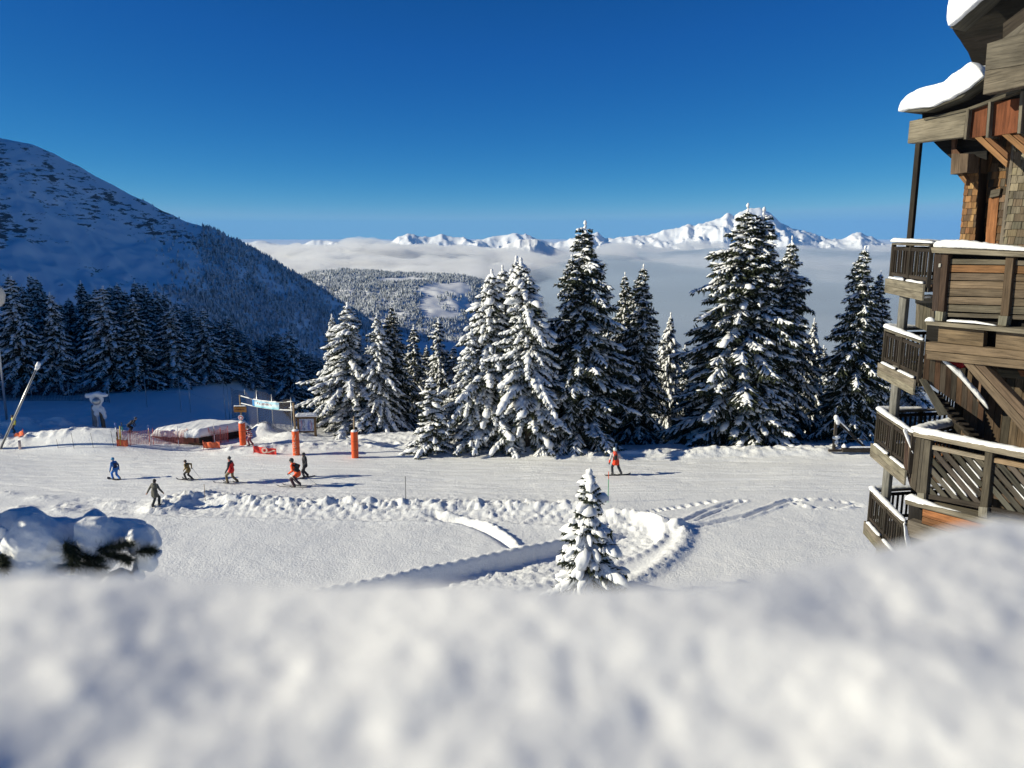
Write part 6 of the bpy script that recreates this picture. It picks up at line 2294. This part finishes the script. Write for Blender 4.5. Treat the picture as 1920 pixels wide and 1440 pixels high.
# ------------------------------------------------------------------ timber posts and log at the right edge
def timber():
    g = on_ground(1563, 842)
    s = px_m(g.y) * 1.03
    e = empty("timber_frame", g, 0, "snow-covered timber frame of post and slanting beams under the spruce by the chalet", "timber frame")
    pk = Planks()
    pk.box((0, 0, -0.5), (0.03, 0, 60 * s), 0.18, 0.18, (0.10, 0.09, 0.085), up=(0, 1, 0))
    pk.box((2 * s, 0.1, 56 * s), (62 * s, 0.4, 2 * s), 0.16, 0.16, (0.10, 0.09, 0.085))
    pk.box((0, 0.12, 19 * s), (60 * s, 0.12, 18 * s), 0.05, 0.08, (0.12, 0.11, 0.10))
    pk.build("beam", e)
    snow_strip("snow", [(1 * s, -0.02, 58 * s), (28 * s, 0.1, 34 * s)], 0.30, 0.2, e, 3)
    snow_strip("snow", [(45 * s, 0.2, 19 * s), (58 * s, 0.3, 7 * s)], 0.28, 0.2, e, 4)
    remeshed("snow", [ball((0.02, 0, 60 * s), 0.2, (0.9, 0.9, 1.2)), ball((0.12, -0.02, 53 * s), 0.2, (1, 0.8, 1.5)), ball((0.1, 0, 22 * s), 0.2, (1.4, 1, 0.8)), ball((0.15, 0, 13 * s), 0.18)], 0.05, M['snow_lump'], e, 2, noise=(0.05, 3, 5))
    g = on_ground(1600, 852)
    l = empty("log_barrier", g, 0, "squared log lying at the piste edge between the spruces and the chalet", "log")
    pk = Planks()
    pk.box((-22 * s, 0, 8 * s), (45 * s, 0, 8 * s), 0.28, 0.3, (0.08, 0.07, 0.065))
    pk.box((-46 * s, 0.1, 6 * s), (-20 * s, 0.1, 6 * s), 0.15, 0.2, (0.08, 0.07, 0.065))
    pk.build("beam", l, bevel=0.02)
    snow_strip("snow", [(-23 * s, 0, 13 * s), (-14 * s, 0, 13 * s)], 0.5, 0.5, l, 6, tip=0.8)
    snow_strip("snow", [(-12 * s, 0, 12.5 * s), (40 * s, 0, 12.5 * s)], 0.3, 0.12, l, 7)
timber()
# ------------------------------------------------------------------ people
SKIN = solid('skin', (0.45, 0.26, 0.18), 0.5)
solid('boot', (0.05, 0.05, 0.055), 0.5)
solid('glove', (0.02, 0.02, 0.025), 0.7)
solid('lens', (0.02, 0.03, 0.05), 0.1)

def limb2(a, b, l1, l2, pole):
    """middle joint of a two-bone chain from a to b, bent toward pole"""
    a, b = Vector(a), Vector(b)
    d = b - a
    L = min(d.length, (l1 + l2) * 0.999)
    ax = d.normalized()
    x = (l1 * l1 - l2 * l2 + L * L) / (2 * L)
    h = math.sqrt(max(0, l1 * l1 - x * x))
    p = Vector(pole)
    p = (p - ax * p.dot(ax)).normalized()
    return a + ax * x + p * h

def person(px, py, hpx, label, yaw, cols, feet=((-0.10, 0.10), (0.10, -0.10)), lean=0.08, side=0.0, hands=((-0.32, 0.10, 0.86), (0.32, 0.05, 0.86)), crouch=0.0, head_turn=0.0, hat='helmet', hat_mat=None, hood=None, coat=0.0, panel=None, H=None, gloves='glove', boots='boot', goggle=True, nod=0.0):
    """A figure that faces +Y before it is turned by yaw. feet: (x, y) of left and right foot; hands: (x, y, z) for a height of 1.75.
    cols: jacket, trousers. hpx: its standing height in pixels of the photograph."""
    g = on_ground(px, py)
    Ht = H or hpx * px_m(g.y) * 1.12
    k = Ht / 1.75
    e = empty("person", g, yaw, label, "person")
    V3 = Vector
    shells, bones = [], []
    def bone(a, b, ra, rb, part):
        a, b = V3(a) * k, V3(b) * k
        shells.append(capsule(a, b, ra * k, rb * k))
        bones.append((np.array(a), np.array(b), (ra + rb) / 2 * k, part))
    hz = 0.90 - crouch
    hip = V3((0, 0.0 - crouch * 0.35, hz))
    tilt = V3((side, lean, 0))
    chest = hip + (V3((0, 0, 0.36)) + tilt * 0.36)
    neck = hip + (V3((0, 0, 0.53)) + tilt * 0.58)
    headc = neck + V3((0.0, 0.03 + lean * 0.10 + nod, 0.155 - nod * 0.4))
    # torso
    bone(hip + V3((-0.07, 0, 0)), hip + V3((0.07, 0, 0)), 0.135, 0.135, 1)
    bone(hip + V3((0, 0, 0.02)), chest, 0.155, 0.17, 0)
    bone(chest + V3((-0.06, 0, 0.02)), chest + V3((0.06, 0, 0.02)), 0.16, 0.16, 0)
    bone(chest, neck + V3((0, 0, -0.05)), 0.165, 0.10, 0)
    bone(hip + V3((-0.05, 0, 0.06)), hip + V3((-0.06, 0, -0.06 - coat)), 0.15, 0.155, 0)
    bone(hip + V3((0.05, 0, 0.06)), hip + V3((0.06, 0, -0.06 - coat)), 0.15, 0.155, 0)
    bone(neck + V3((0, 0, -0.06)), headc, 0.065, 0.06, 2)
    # legs
    for s, (fx, fy) in zip((-1, 1), feet):
        h = hip + V3((0.095 * s, 0, -0.03))
        ank = V3((fx, fy, 0.11))
        kn = limb2(h, ank, 0.43, 0.41, (0.05 * s, 1, 0))
        bone(h, kn, 0.105, 0.080, 1)
        bone(kn, ank + V3((0, 0, 0.03)), 0.082, 0.075, 1)
        bone(ank + V3((0, -0.02, 0.05)), ank + V3((0, 0.0, -0.05)), 0.07, 0.062, 3)
        bone(ank + V3((0, -0.03, -0.06)), ank + V3((0.01 * s, 0.16, -0.065)), 0.052, 0.045, 3)
    # arms and five-fingered hands
    for s, hd in zip((-1, 1), hands):
        sh = neck + V3((0.185 * s, 0.0, -0.07))
        hd = V3(hd)
        el = limb2(sh, hd, 0.29, 0.27, (0.5 * s, -0.8, -0.2))
        bone(neck + V3((0.08 * s, 0, -0.06)), sh, 0.09, 0.082, 0)
        bone(sh, el, 0.078, 0.064, 0)
        bone(el, hd, 0.063, 0.050, 0)
        d = (hd - el).normalized()
        acr = d.cross(V3((0, 1, 0.2))).normalized()
        pal = d.cross(acr).normalized()
        bone(hd + d * 0.01, hd + d * 0.075, 0.042, 0.040, 4)
        for q, (off, ln) in enumerate(((-0.028, 0.062), (-0.010, 0.072), (0.010, 0.068), (0.027, 0.055))):
            b0 = hd + d * 0.085 + acr * off
            b1 = b0 + d * ln * 0.6 + pal * 0.012
            bone(b0, b1, 0.0135, 0.0125, 4)
            bone(b1, b1 + d * ln * 0.45 + pal * 0.028, 0.0125, 0.011, 4)
        t0 = hd + d * 0.035 - acr * 0.035 * s
        bone(t0, t0 - acr * 0.03 * s + d * 0.045 + pal * 0.02, 0.015, 0.012, 4)
    # head with face
    rot = Matrix.Rotation(head_turn, 3, 'Z')
    def hp(v):
        return headc + rot @ V3(v)
    for c, r_, part in (((0, 0, 0.01), 0.098, 2), ((0, 0.02, -0.055), 0.075, 2), ((0, 0.045, -0.085), 0.045, 2)):
        shells.append(ball((hp(c) * k)[:], r_ * k, (0.86, 1.0, 1.08)))
        bones.append((np.array(hp(c) * k), np.array(hp(c) * k) + 1e-4, r_ * k, part))
    bone(hp((0, 0.095, 0.005)), hp((0, 0.118, -0.022)), 0.011, 0.016, 2)            # nose
    bone(hp((-0.026, 0.085, -0.062)), hp((0.026, 0.085, -0.062)), 0.010, 0.010, 5)   # mouth
    for s in (-1, 1):
        bone(hp((0.085 * s, 0, 0.01)), hp((0.087 * s, -0.005, -0.02)), 0.016, 0.013, 2)   # ear
        bone(hp((0.034 * s, 0.085, 0.02)), hp((0.036 * s, 0.086, 0.02)), 0.014, 0.014, 6)   # eye
    mats = [cols[0], cols[1], SKIN, M[boots], M[gloves] if gloves else SKIN, solid('lips', (0.33, 0.12, 0.10)), solid('eye', (0.03, 0.02, 0.02))]
    if panel:
        mats.append(panel[0])
    def fm(c):
        best = np.full(len(c), 1e9)
        idx = np.zeros(len(c))
        for a, b, r_, part in bones:
            ab = b - a
            t_ = np.clip(((c - a) @ ab) / max(ab @ ab, 1e-12), 0, 1)
            d = np.linalg.norm(c - a - t_[:, None] * ab, axis=1) - r_ * 1.0
            m_ = d < best
            best = np.where(m_, d, best)
            idx = np.where(m_, part, idx)
        # trousers never show above the jacket hem
        idx = np.where((idx == 1) & (c[:, 2] > (hz - 0.10 - coat) * k), 0, idx)
        if panel:
            idx = np.where((idx == 0) & panel[1](c / k, hip, neck), len(mats) - 1, idx)
        return idx
    ob = remeshed("body", shells, 0.0095 * k, mats, e, smooth=3, face_mat=fm)
    # head gear
    hk = hat_mat or M['black_pole']
    if hat == 'helmet':
        sh = [ball((hp((0, -0.012, 0.045)) * k)[:], 0.125 * k, (0.92, 1.06, 0.92)), ball((hp((0, -0.05, 0.0)) * k)[:], 0.095 * k, (1.05, 0.9, 1.0))]
        remeshed("helmet", sh, 0.012 * k, hk, e, smooth=2)
        if goggle:
            sh = [capsule(hp((-0.055, 0.075, 0.02)) * k, hp((0.055, 0.075, 0.02)) * k, 0.040 * k, 0.040 * k)]
            remeshed("goggles", sh, 0.01 * k, M['lens'], e, smooth=2)
    elif hat == 'beanie':
        sh = [ball((hp((0, -0.005, 0.055)) * k)[:], 0.112 * k, (0.93, 1.02, 0.95)), ball((hp((0, -0.01, 0.165)) * k)[:], 0.03 * k)]
        remeshed("hat", sh, 0.012 * k, hk, e, smooth=2)
    elif hat == 'hair':
        sh = [ball((hp((0, -0.02, 0.03)) * k)[:], 0.108 * k, (0.93, 1.0, 1.0)), ball((hp((0, -0.06, -0.03)) * k)[:], 0.075 * k)]
        remeshed("hair", sh, 0.012 * k, hk, e, smooth=2)
    if hood:
        sh = [capsule((neck + V3((-0.07, -0.05, -0.01))) * k, (neck + V3((0.07, -0.05, -0.01))) * k, 0.07 * k, 0.07 * k), ball(((neck + V3((0, -0.10, -0.04))) * k)[:], 0.085 * k, (1.1, 0.8, 1.1))]
        remeshed("hood", sh, 0.014 * k, hood, e, smooth=2)
    return e, g, k

def ski_mesh(L, w, tipup):
    V, F = [], []
    n = 22
    for i in range(n + 1):
        t = i / n
        y = (t - 0.45) * L
        z = 0.012
        if t > 0.86:
            z += tipup * ((t - 0.86) / 0.14) ** 2
        if t < 0.06:
            z += tipup * 0.35 * ((0.06 - t) / 0.06) ** 2
        ww = w * (0.78 + 0.22 * abs(2 * t - 1) ** 1.5)
        if t > 0.93:
            ww *= math.sqrt(max(0.02, 1 - ((t - 0.93) / 0.07) ** 2))
        if t < 0.04:
            ww *= 0.8
        for x, dz in ((-ww, 0), (ww, 0), (ww, 0.016), (-ww, 0.016)):
            V.append((x, y, z + dz))
    for i in range(n):
        for j in range(4):
            F.append((i * 4 + j, i * 4 + (j + 1) % 4, (i + 1) * 4 + (j + 1) % 4, (i + 1) * 4 + j))
    F += [(0, 3, 2, 1), tuple(n * 4 + j for j in range(4))]
    return V, F

def ski(pos, yaw, label, mat, L=1.68, w=0.05, tip=0.11, group=None, name="ski", cat="ski"):
    V, F = ski_mesh(L, w, tip)
    me = bpy.data.meshes.new(name)
    me.from_pydata(V, [], F)
    me.materials.append(mat)
    e = empty(name, pos, yaw, label, cat, group)
    link("deck", me, e)
    pk = Planks()
    pk.box((0, -0.16, 0.05), (0, -0.06, 0.05), 0.05, 0.07, (0.04, 0.04, 0.045))
    pk.box((0, 0.14, 0.045), (0, 0.22, 0.045), 0.04, 0.07, (0.04, 0.04, 0.045))
    pk.build("binding", e)
    return e

def ski_pole(a, b, label, group=None):
    e = empty("ski_pole", b, 0, label, "ski pole", group)
    d = a - b
    tube("shaft", [(0, 0, 0), d], 0.009, M['metal'], e, 6, 0.012)
    tube("grip", [d * 0.9, d * 1.02], 0.018, M['black_pole'], e, 8)
    o = lathe("basket", [(0.0, 0.0), (0.05, 0.005), (0.05, 0.012), (0, 0.015)], M['black_pole'], e, 12, d.normalized() * 0.06)
    o.rotation_euler = Vector((0, 0, 1)).rotation_difference(d).to_euler()

def place(e, v):
    """a point given in a figure's own frame, in the world"""
    return e.location + Matrix.Rotation(e.rotation_euler.z, 3, 'Z') @ Vector(v)

def on_skis(e, k, feet, who, mat, L=1.68, poles=None, hands=None):
    for (fx, fy), sd in zip(feet, ("left", "right")):
        p = place(e, (fx * k, (fy + 0.06) * k, 0))
        p.z = gz(p.x, p.y) + 0.012
        ski(p, e.rotation_euler.z, f"{sd} ski of the {who}", mat, L * k)
    for (h, tip, sd) in poles or []:
        a = place(e, Vector(h) * k)
        b = place(e, Vector(tip) * k)
        b.z = gz(b.x, b.y)
        ski_pole(a, b, f"{sd} ski pole of the {who}")

C = lambda n, c, r=0.75: solid(n, c, r, var=0.10, scale=30)
LEFT = math.pi / 2              # facing the left of the picture
solid('ski_dark', (0.05, 0.05, 0.06), 0.4)
solid('ski_grey', (0.25, 0.25, 0.25), 0.4)

# blue snowboarder, far left
f = ((-0.06, 0.24), (0.08, -0.26))
e, g, k = person(218, 900, 42, "person in an all blue snow suit and blue helmet, riding a snowboard", LEFT - 0.35, (C('blue_suit', (0.02, 0.13, 0.42)), C('blue_suit_leg', (0.02, 0.16, 0.55))), feet=f, lean=0.22, hands=((-0.26, 0.22, 0.78), (0.30, -0.02, 0.80)), crouch=0.05, hat_mat=C('blue_helmet', (0.03, 0.22, 0.42), 0.4),
                  panel=(C('navy', (0.012, 0.02, 0.06)), lambda c, h, n: (c[:, 1] < -0.03) & (c[:, 2] > 0.95) & (c[:, 2] < 1.30)))
p = place(e, (0, 0.0, 0)); p.z = gz(p.x, p.y) + 0.01
ski(p, e.rotation_euler.z, "dark snowboard under the person in the blue suit", M['ski_dark'], 1.45 * k, 0.13, 0.10, name="snowboard", cat="snowboard")

# child-sized tan skier
f = ((-0.12, 0.17), (0.12, -0.20))
hl = ((-0.28, 0.16, 0.88), (0.34, -0.10, 0.95))
e, g, k = person(354, 900, 38, "small skier in a tan jacket and black trousers, black hood", LEFT - 0.2, (C('tan_jacket', (0.20, 0.135, 0.045)), C('black_trouser', (0.015, 0.015, 0.018))), feet=f, lean=0.30, hands=hl, crouch=0.09, hat_mat=C('dark_helmet', (0.03, 0.012, 0.012), 0.4), hood=M['black_pole'])
on_skis(e, k, f, "small skier in the tan jacket", M['ski_dark'], 1.5, [((0.34, -0.10, 0.95), (0.50, -0.75, 0.0), "right")])

# red jacket skier with a black sleeve
f = ((-0.12, 0.22), (0.13, -0.28))
e, g, k = person(435, 907, 50, "skier in a red jacket with black sleeves and khaki trousers", LEFT - 0.15, (C('red_jacket', (0.60, 0.012, 0.012)), C('khaki', (0.17, 0.125, 0.065))), feet=f, lean=0.08, hands=((-0.30, 0.18, 0.82), (0.26, 0.16, 0.86)), crouch=0.04, hat='beanie', hat_mat=M['black_pole'], hood=M['black_pole'],
                  panel=(M['black_pole'], lambda c, h, n: (np.abs(c[:, 0]) > 0.205) | ((c[:, 2] > 1.30) & (np.abs(c[:, 0]) > 0.12)) | (c[:, 1] > 0.155)), boots='boot')
on_skis(e, k, f, "skier in the red jacket", M['ski_grey'], 1.65)

# orange jacket skier with a black back
f = ((-0.15, 0.12), (0.15, -0.06))
e, g, k = person(558, 914, 57, "skier leaning forward in an orange jacket with a black back panel, dark helmet", LEFT - 0.12, (C('orange_jacket', (0.85, 0.09, 0.012)), C('plum_trouser', (0.055, 0.022, 0.028))), feet=f, lean=0.42, hands=((-0.30, 0.30, 0.86), (0.32, 0.10, 0.86)), crouch=0.13, hat_mat=C('grey_helmet', (0.025, 0.035, 0.03), 0.3),
                  panel=(C('black_back', (0.016, 0.018, 0.018)), lambda c, h, n: (c[:, 1] < (c[:, 2] - 0.77) * 0.42 + 0.015) & (c[:, 2] > 0.90) & (c[:, 2] < 1.30) & (c[:, 0] < 0.30) & (c[:, 0] > -0.20)))
on_skis(e, k, f, "skier in the orange jacket", M['ski_grey'], 1.72, [((0.32, 0.10, 0.86), (0.55, -0.85, 0.0), "right"), ((-0.30, 0.30, 0.86), (-0.45, -0.5, 0.0), "left")])

# dark standing figure just behind
f = ((-0.10, 0.12), (0.10, -0.16))
e, g, k = person(573, 896, 46, "person standing in black clothes with a grey collar, partly behind the orange skier", LEFT + 0.5, (C('black_jacket', (0.013, 0.014, 0.022)), C('black_trouser2', (0.012, 0.012, 0.020))), feet=f, lean=0.05, hands=((-0.28, 0.16, 0.9), (0.30, 0.0, 0.84)), hat_mat=M['black_pole'], hood=C('grey_collar', (0.10, 0.13, 0.13)))
p = place(e, (0, 0.0, 0)); p.z = gz(p.x, p.y) + 0.01
ski(p, e.rotation_euler.z, "black snowboard under the person in black clothes", M['ski_dark'], 1.4 * k, 0.12, 0.08, name="snowboard", cat="snowboard")

# grey coat walker seen from behind
f = ((-0.06, -0.16), (0.09, 0.20))
person(292, 951, 51, "person walking away in a grey-green hooded coat and dark trousers", -0.35, (C('grey_coat', (0.085, 0.082, 0.065)), C('dark_jean', (0.012, 0.022, 0.028))), feet=f, lean=0.10, hands=((-0.44, -0.10, 0.88), (0.42, 0.20, 0.90)), coat=0.14, hat='hair', hat_mat=C('dark_hair', (0.03, 0.028, 0.026)), hood=C('grey_coat_hood', (0.10, 0.10, 0.085)), gloves=None, goggle=False)

# snowboarder on the right, back to us
f = ((-0.18, 0.03), (0.34, -0.06))
e, g, k = person(1154, 892, 51, "snowboarder in an orange, white and black jacket with a white helmet", 0.25, (C('orange_hem', (0.85, 0.055, 0.012)), C('black_navy', (0.012, 0.016, 0.028))), feet=f, lean=0.10, side=-0.10, hands=((-0.36, 0.10, 0.84), (0.24, 0.20, 1.02)), crouch=0.02, coat=0.04, head_turn=0.7, hat_mat=C('white_helmet', (0.62, 0.68, 0.66), 0.35), hood=C('red_collar', (0.8, 0.10, 0.06)),
                  panel=(C('white_sleeve', (0.55, 0.50, 0.50)), lambda c, h, n: (c[:, 2] > 1.02) & (np.abs(c[:, 0] + 0.06) > 0.125)))
# black back panel as its own cloth part of the jacket
sh = [ball((Vector((-0.055, -0.085, 1.17)) * k)[:], 1.0, (0.125 * k, 0.10 * k, 0.16 * k)), ball((Vector((-0.045, -0.08, 1.05)) * k)[:], 1.0, (0.12 * k, 0.09 * k, 0.10 * k))]
remeshed("jacket_back", sh, 0.014 * k, M['black_back'], e, smooth=2)
p = place(e, (0.06 * k, 0.0, 0)); p.z = gz(p.x, p.y) + 0.012
ski(p, e.rotation_euler.z - math.pi / 2 - 0.12, "black snowboard under the rider with the white helmet", M['ski_dark'], 1.62 * k, 0.13, 0.12, name="snowboard", cat="snowboard")

# two figures in the shade
f = ((-0.10, 0.05), (0.12, -0.05))
e, g, k = person(28, 812, 22, "distant person in a yellow jacket and dark trousers beside the leaning snow lance", 2.6, (C('yellow_jacket', (0.45, 0.42, 0.05)), C('black_trouser3', (0.01, 0.012, 0.03))), feet=f, H=1.35, lean=0.03)
f = ((-0.10, 0.10), (0.10, -0.05))
e, g, k = person(243, 811, 20, "distant dark skier bent over in the blue shade behind the slalom poles", -LEFT + 0.2, (C('navy_jacket', (0.012, 0.015, 0.03)), C('black_trouser4', (0.01, 0.012, 0.02))), feet=f, lean=1.1, crouch=0.14, hands=((-0.24, 0.55, 0.75), (0.24, 0.55, 0.75)), H=1.25)
on_skis(e, k, f, "bent skier in the blue shade", M['ski_dark'], 1.6)
# red clad person behind the first post
f = ((-0.08, 0.12), (0.10, -0.10))
person(471, 836, 32, "person in a red and white suit half hidden behind the first orange post", LEFT, (C('red_suit', (0.30, 0.03, 0.05)), C('red_suit_leg', (0.22, 0.05, 0.07))), feet=f, lean=0.25, hands=((-0.28, 0.2, 0.9), (0.28, 0.1, 0.85)), side=-0.15, H=1.55,
       panel=(M['white_paint'], lambda c, h, n: (np.sin(c[:, 2] * 40) > 0.6)))

# ------------------------------------------------------------------ air
hb = bmesh.new()
bmesh.ops.create_cube(hb, size=1.0)
me = bpy.data.meshes.new("haze")
hb.to_mesh(me)
hb.free()
M['haze'] = volume_mat("haze", (0.15, 0.42, 0.85), 0.000017, 0.0)
me.materials.append(M['haze'])
hz_o = link("haze", me)
hz_o.scale = (92000, 64000, 1780)
hz_o.location = (0, 28500, 1780 / 2 - 1000)
tag(hz_o, kind="stuff")
